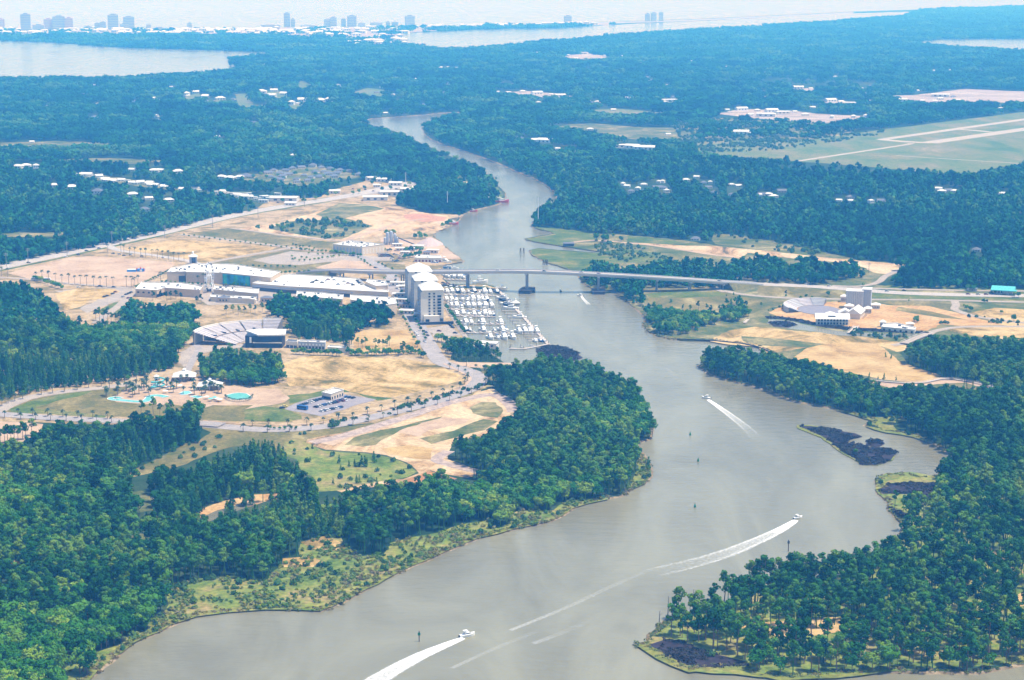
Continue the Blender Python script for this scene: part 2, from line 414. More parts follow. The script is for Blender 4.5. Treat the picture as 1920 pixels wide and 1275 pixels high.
b_ = MB(); b_.walls(land_poly, -0.9, LZ); b_.sheet(land_poly, LZ)
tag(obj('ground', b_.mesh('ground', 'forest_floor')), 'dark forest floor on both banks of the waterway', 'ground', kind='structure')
_bk = MB(); _top = []; _low = []; _rgb = random.Random(9)
for _i, _p in enumerate(_sh):
    _d = (_sh[min(_i + 1, len(_sh) - 1)] - _sh[max(_i - 1, 0)]); _d = _d.normalized() if _d.length > 1e-6 else Vector((1, 0))
    _o = _p + Vector((_d.y, -_d.x)) * _rgb.uniform(1.6, 4.2)
    _top.append((_p.x, _p.y, LZ - 0.02)); _low.append((_o.x, _o.y, -0.35))
_n = len(_sh); _bk.add(_top + _low, [(_i, _n + _i, _n + _i + 1, _i + 1) for _i in range(_n - 1)])
tag(obj('shore_bank', _bk.mesh('shore_bank', 'shore_mud')), 'sloping muddy bank along the waterway', 'bank', kind='structure')
m_ = MB(); m_.add([(-70000, -1500, 0), (70000, -1500, 0), (70000, 75000, 0), (-70000, 75000, 0)], [(0, 1, 2, 3)])
tag(obj('water', m_.mesh('water', 'river_water')), 'grey brown waterway winding to the hazy sea', 'water', kind='structure')

ZN = [0]
def zone(name, px, mat, layer, label, cat='ground', amp=1.4, kind='structure', thick=None):
    ZN[0] += 1
    poly = ground_poly(px, 9.0, amp, ZN[0])
    b = MB(); z = LZ + 0.04 * layer + 0.0015 * ZN[0] % 0.03
    if thick: b.walls(poly, 0.0 - 0.3, LZ + thick); z = LZ + thick
    b.sheet(poly, z)
    return tag(obj(name, b.mesh(name, mat)), label, cat, kind=kind)
def smooth_path(pts, n=6):
    """Catmull-Rom through ground points"""
    P = [Vector(p) for p in pts]; out = []
    for i in range(len(P) - 1):
        p0 = P[max(0, i - 1)]; p1 = P[i]; p2 = P[i + 1]; p3 = P[min(len(P) - 1, i + 2)]
        for k in range(n):
            t = k / n
            out.append(0.5 * ((2 * p1) + (p2 - p0) * t + (2 * p0 - 5 * p1 + 4 * p2 - p3) * t * t + (3 * p1 - p0 - 3 * p2 + p3) * t ** 3))
    out.append(P[-1]); return out
def ribbon(path, width, zf, off=0.0):
    b = MB(); L = []; R = []
    for i, p in enumerate(path):
        d = (path[min(i + 1, len(path) - 1)] - path[max(i - 1, 0)]); d = Vector((d.x, d.y, 0)).normalized()
        nn = Vector((-d.y, d.x, 0)); wd = width if not callable(width) else width(i / (len(path) - 1))
        z = zf if not callable(zf) else zf(i, p)
        a = p + nn * (off + wd / 2); c = p + nn * (off - wd / 2)
        L.append((a.x, a.y, z)); R.append((c.x, c.y, z))
    n = len(path); b.add(L + R, [(i, n + i, n + i + 1, i + 1) for i in range(n - 1)])
    return b
ROADS = []
def road(name, px, width, mat, layer, label, off=0.0, cat='road'):
    path = smooth_path([G(*p) for p in px])
    ZN[0] += 1
    ROADS.append((path, width))
    return tag(obj(name, ribbon(path, width, LZ + 0.04 * layer + 0.0015 * ZN[0] % 0.03, off).mesh(name, mat)), label, cat, kind='structure')

# ---- the ground of the left bank, from the shore inwards
GRASS_L = [(100,1270),(127,1250),(157,1240),(187,1220),(230,1207),(230,1197),(277,1183),(280,1167),(307,1147),(320,1107),(337,1093),(377,1087),(427,1083),(463,1090),(500,1090),(527,1060),(563,1043),(563,1020),(600,1007),(640,1008),
 (673,1043),(717,1040),(733,1017),(773,1007),(827,997),(867,983),(920,975),(927,990),(953,983),(953,967),(973,957),(1040,957),(1047,948),(1067,938),(1140,932)]
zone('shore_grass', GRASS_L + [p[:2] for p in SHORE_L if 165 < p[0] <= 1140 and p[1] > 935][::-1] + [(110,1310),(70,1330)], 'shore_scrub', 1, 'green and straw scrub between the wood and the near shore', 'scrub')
road('shore_path', [(150,1284),(195,1240),(245,1204),(275,1188),(320,1167),(370,1151),(430,1143),(500,1137),(560,1138),(605,1139),(640,1124),(690,1098),(770,1058),(830,1032),(905,1003),(960,989),(1030,973),(1060,958)], 4.5, 'marsh_fringe', 2, 'yellow green reed fringe along the near shore', cat='shore')
CLEAR = []; PATCH = []; THIN = []; SPARSE = []; HARD = []; LOW = []
CLEAR.append(GRASS_L + [p[:2] for p in SHORE_L if 165 < p[0] <= 1140 and p[1] > 935][::-1])
tip = [(1170,918),(1185,905),(1195,880),(1190,860),(1200,850),(1213,866),(1221,885),(1218,895),(1205,908),(1185,917)]
zone('point_grass', tip, 'shore_scrub', 1, 'grassy tip of the wooded point', 'scrub'); CLEAR.append(tip)

WHARF = [(-200,550),(0,499),(100,478),(230,455),(300,437),(430,403),(560,385),(620,378),(640,372),(740,362),(745,385),(800,400),(868,402),(838,427),(818,434),(812,443),(842,470),(857,480),(868,491),(830,497),(826,505),(830,523),(842,534),(912,534),(937,542),(930,545),(870,548),(832,547),(833,572),(874,632),
 (850,640),(845,672),(905,700),(915,716),(900,735),(870,748),(700,793),(560,808),(370,802),(230,797),(0,790),(-200,790)]
zone('town_ground', WHARF, 'pale_ground', 1, 'pale sandy ground of the resort district')
CLEAR.append(WHARF)
PATCH += [[(205,806),(228,785),(255,772),(300,777),(345,762),(360,748),(374,742),(376,790),(372,832),(205,832)],
 [(-200,560),(0,528),(45,528),(62,540),(100,560),(112,580),(130,596),(175,604),(228,600),(240,570),(253,557),(280,572),(330,566),(356,564),(381,591),(413,596),(460,598),(460,602),(366,608),(371,621),(345,648),(333,665),(335,690),(290,700),(240,712),(180,722),(100,731),(40,742),(0,753),(-200,770)],
 [(497,585),(507,556),(526,553),(560,557),(574,557),(596,563),(653,572),(672,564),(721,568),(731,577),(731,609),(681,621),(662,628),(660,647),(610,641),(560,636),(545,625),(537,600),(509,598)],
 [(360,697),(368,680),(380,668),(400,650),(440,648),(462,655),(480,660),(511,656),(545,664),(555,672),(524,684),(535,700),(548,716),(480,725),(425,722),(385,716)],
 [(822,642),(848,634),(880,640),(935,642),(955,660),(1005,672),(1005,690),(925,686),(915,668),(880,664),(850,664),(830,658)],
 [(560,660),(610,664),(660,655),(700,664),(790,655),(800,670),(700,673),(600,668)]]
HARD.append([(846,678),(905,679),(968,680),(968,688),(905,690),(870,688)])
LOW.append([(1195,560),(1410,560),(1410,640),(1195,640)])
LOW.append([(815,625),(1010,625),(1010,712),(900,705),(815,690)])
zone('path_sand', [(846,679),(905,680),(968,681),(968,688),(905,690),(870,688)], 'sand_bright', 3, 'pale sandy path behind the marina trees', 'path')
zone('path_hedge_ground', [(900,690),(968,689),(955,705),(935,715),(912,712)], 'dry_grass', 1, 'brown ground beside the boulevard bend')
zone('sandy_lot', [(14,512),(130,483),(170,480),(330,492),(322,502),(272,532),(255,537),(180,535),(60,524)], 'sand_bright', 2, 'wide bare sandy lot beside the highway')
zone('event_field', [(232,467),(330,448),(440,458),(520,465),(420,487),(370,490)], 'sand_grass', 2, 'sandy field with grass edges behind the palm row')
zone('strip_field', [(350,438),(430,427),(560,447),(640,456),(630,467),(480,455),(400,446)], 'dry_grass', 2, 'dry grass strip between two pale lanes')
zone('verge_field', [(390,494),(545,468),(640,478),(610,500),(590,505),(520,512),(440,500)], 'dry_grass', 2, 'brown grass around the tree-dotted car park')
zone('tree_parking_lot', [(474,488),(545,471),(610,475),(738,482),(735,489),(640,489),(560,497),(505,495)], 'concrete', 3, 'pale car park dotted with small trees', 'car park')
zone('sand_triangle', [(590,502),(640,488),(682,490),(712,506),(640,510)], 'sand_bright', 3, 'bare sand triangle behind the bridge ramp')
zone('dirt_lot', [(440,430),(520,418),(640,384),(660,380),(845,405),(830,430),(790,437),(720,440),(640,452),(540,442)], 'dug_sand', 2, 'broad cleared dirt lot by the canal bank')
zone('red_dirt_patch', Z(440,240,3.692,[(1170,600),(1300,592),(1470,620),(1450,645),(1300,650),(1180,630)]), 'red_dirt', 3, 'reddish bare soil patch by the canal')
zone('lot_scrub', Z(440,240,3.692,[(240,700),(330,650),(560,640),(760,625),(860,650),(960,680),(830,730),(740,770),(600,765),(430,735)]), 'scrub', 3, 'green scrub in the middle of the dirt lot', 'scrub')
zone('track_verge', Z(440,240,3.692,[(560,600),(720,520),(900,530),(1040,560),(860,600),(700,640)]), 'scrub', 3, 'olive scrub along the dirt track', 'scrub')
zone('grove_sand', [(660,640),(668,624),(700,617),(765,619),(790,655),(775,662),(720,666),(668,662)], 'sand_yellow', 2, 'yellow sandy clearing below the tower')
zone('bare_field', Z(480,640,3.84,[(165,175),(270,130),(400,105),(800,110),(1150,140),(1300,170),(1480,250),(1500,280),(1380,310),(1000,400),(850,400),(640,360),(400,320),(240,325),(200,240)]), 'sand_grass', 2, 'broad bare sandy field inside the road bend')
zone('ring_lawn', [(8,770),(60,749),(200,728),(255,724),(360,735),(372,760),(545,742),(570,752),(560,775),(548,792),(380,789),(200,781),(20,774)], 'dry_grass', 2, 'oval lawn beside the water park', 'lawn')
zone('lawn_edge', Z(0,620,4,[(70,590),(300,510),(520,465),(700,450),(640,480),(420,530),(250,580),(420,600),(640,620),(800,640),(780,655),(300,625),(100,620)]), 'green_grass', 3, 'greener rim of the oval lawn', 'lawn')
zone('north_lawn', Z(480,640,3.84,[(215,390),(400,375),(560,335),(640,360),(860,400),(1000,410),(870,430),(640,350),(380,420),(240,450)]), 'green_grass', 3, 'grass rim below the bare field', 'lawn')
zone('roadside_lawn', Z(480,640,3.84,[(0,460),(180,480),(330,530),(330,560),(180,580),(0,570),(-80,560),(-80,500)]), 'green_grass', 3, 'lawn strip beside the visitor car park', 'lawn')
zone('visitor_parking_lot', Z(480,640,3.84,[(210,490),(330,430),(520,380),(640,380),(870,420),(470,540),(330,515)]), 'lot_asphalt', 4, 'grey car park full of cars by the water park', 'car park')
BEACHW = Z(0,620,4,[(830,510),(960,430),(1130,390),(1290,330),(1480,350),(1680,410),(1760,420)]) + Z(480,640,3.84,[(0,335),(150,345),(240,410),(210,440),(140,455),(40,470),(-80,490)]) + Z(0,620,4,[(1900,560),(1600,560),(1500,590),(1320,560),(1000,545),(880,535)])
zone('water_park_sand', BEACHW, 'sand_bright', 4, 'bright sand terrace of the water park')
EX = Z(480,640,3.84,[(370,700),(640,650),(900,590),(1120,510),(1350,430),(1560,380),(1700,335),(1800,400),(1870,450),(1900,515),(1750,620),(1640,690),(1440,710),(1390,790),(1380,850),(1500,890),(1660,945),(1520,985),(1380,960),(1250,930),(1190,985),(1050,1035),(900,1040),(620,1090),(560,1070),(750,1020),(1060,990),(1180,950),(1080,870),(940,820),(800,800),(640,790),(500,780),(360,740)])
zone('dug_basin', EX, 'dug_sand', 2, 'dry dug-out pond basin of pale sand below the boulevard'); CLEAR.append(EX)
road('basin_dam', Z(480,640,3.84,[(400,730),(640,680),(900,600),(1130,530),(1350,455),(1560,405),(1700,385),(1790,420),(1850,480),(1860,510)]), 11, 'dam_gravel', 4, 'gravel berm curving round the dug basin', cat='berm')
road('basin_road', Z(480,640,3.84,[(1390,790),(1300,850),(1400,890),(1520,920),(1640,950)]), 9, 'dam_gravel', 4, 'gravel track at the foot of the basin', cat='track')
zone('boulevard_verge', [(372,801),(560,809),(700,794),(870,749),(912,722),(930,724),(850,745),(714,792),(640,812),(576,824),(540,824),(480,815),(400,812)], 'dry_grass', 3, 'dry grass verge below the boulevard', 'verge')
CLEAR.append([(372,801),(560,809),(700,794),(870,749),(912,722),(930,724),(850,745),(714,792),(640,812),(576,824),(540,824),(480,815),(400,812)])
zone('basin_clay', Z(480,640,3.84,[(1010,1030),(1180,960),(1250,935),(1360,965),(1450,990),(1380,1010),(1200,1020),(1080,1040)]), 'orange_dirt', 4, 'orange clay wash below the dug basin')
for i_, (pl, mt, lb) in enumerate([(Z(480,640,3.84,[(1000,655),(1100,600),(1300,545),(1540,560),(1500,590),(1240,640),(1180,690)]), 'sand_bright', 'white sand sheet in the upper basin'),
  (Z(480,640,3.84,[(900,770),(1100,750),(1280,775),(1260,850),(1150,850),(960,810)]), 'sand_yellow', 'yellow sand flat in the lower basin'),
  (Z(480,640,3.84,[(630,745),(700,695),(900,640),(1100,600),(1340,540),(1320,555),(1100,620),(1000,665),(900,710),(860,745),(760,760)]), 'scrub', 'olive weeds curving across the basin'),
  (Z(480,640,3.84,[(1180,700),(1420,645),(1640,560),(1740,575),(1640,640),(1440,690),(1260,740)]), 'scrub', 'dark weeds along the basin gully'),
  (Z(480,640,3.84,[(420,725),(620,690),(900,610),(1120,540),(1100,560),(880,640),(700,690),(560,750)]), 'sand_bright', 'pale sand below the berm')]):
    zone('basin_patch', pl, mt, 3 if i_ == 4 else 4, lb)
zone('basin_scrub', Z(480,640,3.84,[(1540,480),(1620,440),(1720,440),(1780,500),(1740,550),(1640,540),(1560,520)]), 'scrub', 4, 'olive scrub at the basin top end', 'scrub')
GRN = Z(480,640,3.84,[(200,690),(330,720),(480,790),(650,800),(800,810),(930,830),(1060,870),(1160,940),(1080,980),(900,1010),(760,1030),(600,1075),(440,1085),(430,1000),(330,930),(290,850),(210,830)])
zone('meadow', GRN, 'shore_scrub', 2, 'green and tan meadow beside the dug basin', 'meadow'); CLEAR.append(GRN)
RIDGE = Z(0,620,4,[(900,1130),(1000,1050),(1180,960),(1380,850),(1580,790),(1680,740),(1920,760)]) + [(520,812),(545,822),(540,830),(480,818)] + Z(0,620,4,[(1800,860),(1640,900),(1400,1000),(1200,1050),(1000,1100)])
zone('clearing_ridge', RIDGE, 'dry_grass', 2, 'dry grass clearing running between two woods'); CLEAR.append(RIDGE)
DP = Z(0,860,3,[(1060,330),(1200,255),(1400,205),(1590,190),(1620,215),(1500,240),(1300,300),(1150,365),(1040,420),(1000,420)])
zone('ditch_track', DP, 'orange_sand', 2, 'orange dirt bank of the ditch in the wood'); CLEAR.append(Z(0,860,3,[(1065,335),(1200,260),(1400,208),(1590,195),(1560,225),(1400,252),(1270,290),(1150,345)]))
zone('ditch_pond', Z(0,860,3,[(1100,345),(1220,290),(1420,240),(1440,255),(1280,320),(1140,370)]), 'pool_water' if False else 'river_water', 3, 'narrow reflecting pond in the dirt ditch', 'pond')
SL = Z(0,620,4,[(-300,680),(0,680),(330,700),(300,770),(190,830),(0,855),(-300,860)])
zone('palm_sand', SL, 'sand_bright', 2, 'sandy patch with pines below the ring road'); CLEAR.append(SL)
for i, pl in enumerate([Z(0,860,3,[(700,190),(800,180),(880,230),(860,290),(790,300),(760,250)]), Z(0,860,3,[(710,410),(800,420),(900,440),(830,460),(720,440)]), Z(0,860,3,[(1590,560),(1740,550),(1830,580),(1760,610),(1590,610)]), Z(0,860,3,[(1690,470),(1830,435),(1920,470),(1900,520),(1750,510)]), Z(0,860,3,[(0,560),(110,580),(110,605),(0,590)])]):
    zone('wood_clearing', pl, 'sand_grass' if i > 1 else 'scrub', 3, ['scrubby gap in the wood beside the ditch', 'grassy gap left of the ditch', 'straw coloured clearing above the shore scrub', 'larger straw coloured clearing near the ditch wood', 'small sandy gap at the edge of the near wood'][i], 'clearing')
    CLEAR.append(pl)
zone('tower_parking_lot', Z(540,440,5.311,[(1390,930),(1600,900),(1720,1000),(1480,1040)]), 'concrete', 4, 'pale car park beside the marina quay', 'car park')
zone('mall_parking_lot', Z(0,440,4.903,[(500,520),(700,500),(1050,480),(1230,490),(1240,560),(1000,640),(800,720),(730,680),(900,600)]), 'concrete', 3, 'pale paved lot with parked cars beside the mall', 'car park')
zone('lot_lawn', Z(0,440,4.903,[(500,540),(760,490),(1050,500),(1100,520),(960,590),(850,600),(760,660),(600,700)]), 'sand_grass', 4, 'patchy lawn between the palm row and the wood', 'lawn')
zone('mall_lawn', Z(0,440,4.903,[(890,715),(1040,625),(1130,610),(1140,720),(1000,740)]), 'green_grass', 4, 'green lawn corner beside the mall wood', 'lawn')
zone('mall_plaza', [(300,527),(420,535),(540,535),(560,560),(480,570),(390,572),(370,560),(290,548)], 'concrete', 2, 'pale plaza between the mall wings', 'plaza')
zone('bridge_lawn', Z(540,440,5.311,[(860,300),(1000,285),(1165,300),(1165,350),(1000,365),(930,330)]), 'dry_grass', 4, 'dry lawn behind the tower', 'lawn')
zone('spit_grass', [(838,541),(880,541),(930,544),(912,537),(845,537)], 'green_grass', 4, 'grass strip between the two boat basins', 'lawn')
zone('gravel_yard', Z(440,240,3.692,[(1000,760),(1200,770),(1330,780),(1420,800),(1560,900),(1500,910),(1250,900),(1060,860)]), 'sand_bright', 3, 'sandy aggregate yard on the canal point')
zone('amphitheatre_plaza', Z(200,440,5.311,[(740,1170),(860,1100),(1080,1110),(1400,1090),(1390,1120),(1100,1150),(900,1190),(870,1270),(760,1320),(720,1270)]), 'concrete', 3, 'paved walk below the amphitheatre', 'plaza')

# ---- lanes of the left bank
road('highway', [(-160,536),(0,501),(100,480),(180,463),(230,452),(300,437),(430,406),(520,389),(620,373),(700,358),(770,342)], 27, 'highway_grey', 6, 'pale divided highway beside the palm rows')
road('verge_strip', [(-160,543),(0,508),(100,487),(180,469),(232,458),(302,442),(432,410),(522,393),(620,378)], 6, 'green_grass', 5, 'green verge on the town side of the highway', cat='verge')
road('verge_strip', [(-160,530),(0,496),(100,475.5),(180,459),(230,448.5),(300,433.5),(430,402.5),(520,386),(620,370)], 6, 'green_grass', 5, 'green verge on the wood side of the highway', cat='verge')
zone('lower_verge', [(400,806),(480,812),(560,812),(600,812),(560,850),(530,856),(480,834),(430,838),(385,850),(350,862),(372,826)], 'dry_grass', 1, 'dry grass slope below the boulevard trees', 'verge')
road('boulevard', [(735,520),(742,545),(765,580),(790,622),(815,665),(832,682),(870,693),(893,703),(896,716),(872,734),(800,757),(700,782),(610,800),(500,806),(380,797),(230,790),(100,784),(0,777),(-120,772)], 15, 'asphalt_pale', 6, 'palm-lined boulevard curving below the bare field')
road('boulevard_walk', [(832,682),(862,697),(880,707),(878,716),(860,729),(790,751),(690,775),(605,792),(500,798),(380,789)], 2.6, 'sand_bright', 7, 'cream footpath beside the boulevard', cat='path')
road('ring_road', [(-60,800),(-10,775),(10,763),(50,747),(110,736),(200,726),(255,719)], 13, 'concrete', 6, 'pale ring road round the oval lawn')
road('palm_street', [(205,462),(225,470),(290,479),(352,489),(375,497)], 11, 'highway_grey', 6, 'street with a palm row running to the mall')
road('field_street', [(336,440),(400,446),(480,456),(560,466),(600,471)], 9, 'concrete', 6, 'pale lane past the sandy field', cat='lane')
road('mall_lane', [(352,492),(380,495),(420,487),(480,476),(548,465)], 9, 'concrete', 6, 'lane from the mall to the fields', cat='lane')
road('white_lane', [(432,428),(500,437),(560,444),(640,452),(660,450)], 6, 'concrete', 6, 'white lane along the dirt lot', cat='lane')
road('dirt_track', [(640,452),(690,437),(750,418),(800,410)], 9, 'sand_bright', 6, 'sandy haul track across the dirt lot', cat='track')
road('cinema_street', [(640,473),(672,480),(700,494),(728,508),(737,522)], 12, 'asphalt_pale', 6, 'street from the cinema under the bridge')
road('palm_lane', [(-100,515),(30,522),(120,531),(200,537),(255,542),(270,548)], 8, 'concrete', 6, 'lane in front of the sandy lot palms', cat='lane')
road('mall_back_lane', [(180,606),(200,590),(225,572),(245,552),(258,540)], 9, 'concrete', 6, 'driveway beside the mall wing', cat='lane')
road('park_walk', [(348,712),(352,695),(362,675),(372,655),(366,644)], 6, 'asphalt_pale', 6, 'footway from the water park to the amphitheatre', cat='path')
road('quay_walk', [(834,573),(850,597),(874,634)], 4.5, 'concrete', 7, 'pale quay walk along the marina', cat='path')
road('commercial_street', [(630,372),(680,366),(720,358),(780,345),(830,332)], 14, 'concrete', 5, 'wide pale street of the commercial strip')
COMM = [(480,392),(500,378),(540,374),(600,370),(620,358),(640,352),(690,338),(735,344),(770,340),(790,352),(745,365),(720,382),(650,378),(560,392)]
zone('commercial_yard', COMM, 'pale_ground', 2, 'paved yards along the upper highway', 'yard'); CLEAR.append(COMM)

# ---- right bank
RB1 = [(1000,426),(1045,428),(1110,437),(1170,440),(1250,447),(1300,453),(1340,460),(1420,466),(1560,483),(1700,495),(1680,514),(1640,533),(1700,541),(2050,545),(2050,640),(1815,633),(1740,634),(1702,652),(1685,662),(1702,682),(1735,697),(1770,709),(1865,724),(1862,732),(1735,727),(1665,730),(1615,714),(1552,689),(1485,676),
 (1448,661),(1419,650),(1390,644),(1338,639),(1279,638),(1234,630),(1213,618),(1208,607),(1214,598),(1203,586),(1182,570),(1161,552),(1146,545),(1109,540),(1093,529),(1086,516),(1065,504),(1023,491),(998,478),(993,470),(1010,466),(1048,470),(1111,474),(1131,472),(1116,470),(1050,461),(1000,453),(985,448),(1043,438),(1004,428)]
zone('far_bank_ground', RB1, 'scrub', 1, 'scrubby ground of the far bank'); CLEAR.append(RB1)
PATCH += [[(1090,520),(1094,502),(1117,493),(1177,501),(1216,493),(1260,488),(1365,490),(1400,482),(1441,476),(1476,495),(1522,484),(1562,495),(1590,490),(1625,506),(1625,520),(1535,534),(1400,529),(1340,540),(1205,540),(1207,570),(1190,572),(1165,556),(1120,542),(1098,532)],
 [(1200,562),(1225,566),(1250,572),(1286,576),(1338,582),(1358,566),(1372,556),(1396,556),(1406,592),(1385,603),(1338,609),(1312,614),(1304,624),(1276,630),(1240,630),(1213,612),(1210,596)],
 [(1662,528),(1690,512),(1720,504),(2050,480),(2050,541),(1800,538),(1700,537)]]
zone('spit_lawn', Z(960,240,3.983,[(175,735),(300,745),(480,765),(600,790),(640,830),(500,850),(360,875),(200,850),(100,832),(330,795)]), 'green_grass', 2, 'grassy spit at the canal inlet', 'meadow')
zone('spit_meadow', Z(960,240,3.983,[(140,910),(200,900),(350,915),(620,935),(800,900),(1000,920),(1200,960),(1100,1000),(700,1010),(560,1050),(420,1045),(250,990),(150,940)]), 'green_grass', 2, 'green spit beside the bridge', 'meadow')
zone('bank_strip', Z(960,240,3.983,[(860,800),(1150,830),(1250,850),(1180,870),(860,850)]), 'green_grass', 2, 'bright grass strip along the wood edge', 'meadow')
zone('dirt_strip', Z(960,240,3.983,[(850,855),(1180,870),(1300,880),(1500,880),(1700,900),(1912,920)]) + Z(1400,300,3.692,[(600,680),(1100,725),(1090,750),(960,790),(880,780),(800,740),(600,705),(300,680),(0,640)]) + Z(960,240,3.983,[(1740,975),(1400,930),(1150,895)]), 'dug_sand', 2, 'pale bulldozed dirt strip behind the bridge wood')
road('dirt_lane', Z(960,240,3.983,[(440,855),(620,840),(860,858),(1150,890),(1450,940),(1740,975)]), 7, 'sand_bright', 4, 'pale sandy lane along the canal strip', cat='track')
MARSHB = [(1330,437),(1400,442),(1470,455),(1560,476),(1640,492),(1700,496),(1560,484),(1420,467),(1340,458)]
zone('brown_scrub', MARSHB, 'scrub', 2, 'brown scrub strip at the wood edge', 'scrub'); CLEAR.append(MARSHB)
zone('bridge_meadow', Z(1000,440,3.84,[(780,380),(1300,375),(1380,405),(1440,440),(1700,470),(1840,480),(1700,530),(1540,575),(1400,580),(1200,560),(900,540),(830,480)]), 'dry_grass', 2, 'dry meadow below the bridge', 'meadow')
zone('bridge_grass', Z(1000,440,3.84,[(800,425),(1000,410),(1330,410),(1400,440),(1100,455),(830,455)]), 'green_grass', 3, 'green strip in front of the bridge piers', 'meadow')
zone('highway_verge', Z(1440,500,4,[(-80,140),(200,150),(400,175),(580,200),(580,235),(200,235),(0,232),(-80,215)]), 'dry_grass', 2, 'dry grass verge below the highway', 'verge')
zone('median_grass', Z(1440,500,4,[(780,200),(1100,215),(1500,228),(2000,240),(2000,250),(1500,245),(900,240),(780,235)]), 'green_grass', 3, 'grass strip between the highway and side road', 'verge')
zone('north_verge', Z(1440,500,4,[(740,160),(900,140),(1100,150),(1440,140),(1500,165),(2000,165),(2000,180),(1400,178),(900,170)]), 'green_grass', 2, 'bright grass verge at the far highway edge', 'verge')
zone('side_grass', Z(1440,500,4,[(820,265),(1200,262),(1400,285),(1380,330),(1200,300),(960,290)]), 'dry_grass', 3, 'grass strip below the side road', 'verge')
zone('building_sand', Z(1440,500,4,[(0,345),(100,300),(300,275),(560,260),(820,275),(900,290),(1200,295),(1400,340),(1500,370),(1700,420),(1760,440),(1440,445),(1300,430),(1200,480),(900,470),(700,460),(400,430),(250,395),(60,370)]), 'orange_sand', 3, 'orange sand around the white park buildings')
zone('east_sand', Z(1440,500,4,[(1500,350),(1700,310),(2100,330),(2100,540),(1780,560),(1500,510),(1340,480),(1450,450),(1800,455),(1600,380)]), 'sand_grass', 3, 'sandy ground with grass beside the entrance road')
zone('channel_sand', Z(1440,500,4,[(-440,560),(-300,480),(-100,450),(200,480),(460,500),(620,510),(1000,570),(1100,620),(960,640),(860,600),(600,590),(440,580),(200,620),(0,650),(-20,640),(-80,600),(-200,590),(-300,585)]), 'sand_grass', 2, 'sandy ground between the channel and the point')
zone('channel_scrub', Z(1440,500,4,[(-200,520),(0,535),(200,555),(430,582),(320,606),(100,600),(-60,590),(-180,560)]), 'scrub', 4, 'brown weeds on the sandy ground below the channel', 'scrub')
zone('sand_weeds', Z(1440,500,4,[(980,300),(1180,330),(1400,380),(1500,400),(1300,385),(1080,350),(960,330)]), 'dry_grass', 4, 'dry weeds streaking the orange sand', 'scrub')
zone('bare_sand', Z(1440,500,4,[(180,690),(300,610),(440,580),(650,570),(820,580),(900,640),(1000,720),(1180,780),(1300,820),(1240,850),(1100,870),(850,850),(740,820),(560,790),(450,740)]), 'sand_yellow', 4, 'bare golden sand clearing on the point')
zone('boardwalk_sand', Z(1440,500,4,[(700,850),(1000,870),(1300,830),(1500,850),(1730,910),(1690,930),(1480,870),(1280,880),(900,910)]), 'sand_bright', 3, 'white sand along the boardwalk')
road('highway', [(1400,531),(1450,534),(1520,537),(1600,543),(1680,549),(1760,552),(1860,554),(2050,556)], 20, 'highway_grey', 6, 'pale highway running on from the bridge')
road('far_carriageway', [(1600,540),(1640,541),(1720,543),(1820,545),(2050,547)], 9, 'concrete', 6, 'pale slip road along the far verge')
road('side_road', [(1355,545),(1385,551),(1430,556),(1500,560),(1560,561),(1660,562),(1760,563),(1880,566),(2050,569)], 8, 'concrete', 6, 'pale side road below the highway')
road('wood_road', [(1560,536),(1610,537),(1645,530),(1662,517),(1700,502),(1725,492)], 8, 'concrete', 6, 'road curving into the far wood')
road('ramp_loop', [(1400,533),(1375,534),(1350,538),(1345,543),(1360,548)], 7, 'concrete', 6, 'loop lane at the bridge end', cat='lane')
road('entrance_road', Z(1440,500,4,[(1400,260),(1410,290),(1400,320),(1470,350),(1560,375),(1700,395),(1900,420),(2100,430)]), 8, 'concrete', 6, 'entrance lane with planted island', cat='lane')
road('park_road', Z(1440,500,4,[(2100,448),(1800,450),(1550,450),(1380,460),(1250,485),(1190,515),(1080,550),(1000,580),(930,590)]), 8, 'concrete', 6, 'road to the park buildings crossing the channel')
zone('channel_water', Z(1440,500,4,[(-10,425),(0,395),(150,405),(260,430),(430,470),(620,490),(760,495),(1000,505),(1080,500),(1180,520),(1100,535),(900,530),(700,525),(520,515),(380,490),(200,470),(60,450)]), 'river_water', 3, 'narrow channel below the park buildings', 'channel')
zone('channel_bank', Z(1440,500,4,[(-20,370),(150,380),(360,420),(480,440),(620,455),(860,470),(1100,478),(1200,500),(1080,500),(840,490),(620,480),(420,455),(260,425),(120,395),(-10,390)]), 'marsh_dark', 4, 'dark planted bank of the channel', 'bank')
zone('channel_marsh', Z(1440,500,4,[(0,420),(60,405),(160,410),(210,440),(150,460),(40,450)]), 'marsh_dark', 5, 'dark marsh islet in the channel', 'marsh')

# ---- marsh islands and marsh edges
MI = Z(1180,640,2.595,[(815,405),(880,405),(990,425),(1090,445),(1120,460),(1085,470),(1060,477),(1055,489),(1110,497),(1160,512),(1250,515),(1290,540),(1280,575),(1210,600),(1140,598),(1100,575),(1040,545),(990,510),(930,465),(860,435),(820,420)])
MI2 = [(1640.5 + 17 * math.cos(t), 829.6 + 6.5 * math.sin(t)) for t in np.linspace(0, 2 * math.pi, 12, endpoint=False)]
MI3 = Z(1000,440,3.84,[(20,835),(60,805),(130,795),(240,810),(320,850),(350,880),(300,900),(220,895),(100,880)])
def shrink(px, k, dx=0, dy=0):
    cx = sum(p[0] for p in px) / len(px); cy = sum(p[1] for p in px) / len(px)
    return [(cx + (p[0] - cx) * k + dx, cy + (p[1] - cy) * k + dy) for p in px]
MI_IN = [(p[0] + (4 if p[1] < 860 else -2), p[1] + (2.0 if i < 3 else -2.5 if i > 14 else 0)) for i, p in enumerate(MI)]
zone('marsh_island', MI, 'marsh_fringe', 0, 'low dark marsh island shaped like a wedge in the bay', 'island', kind='structure', thick=-0.35)
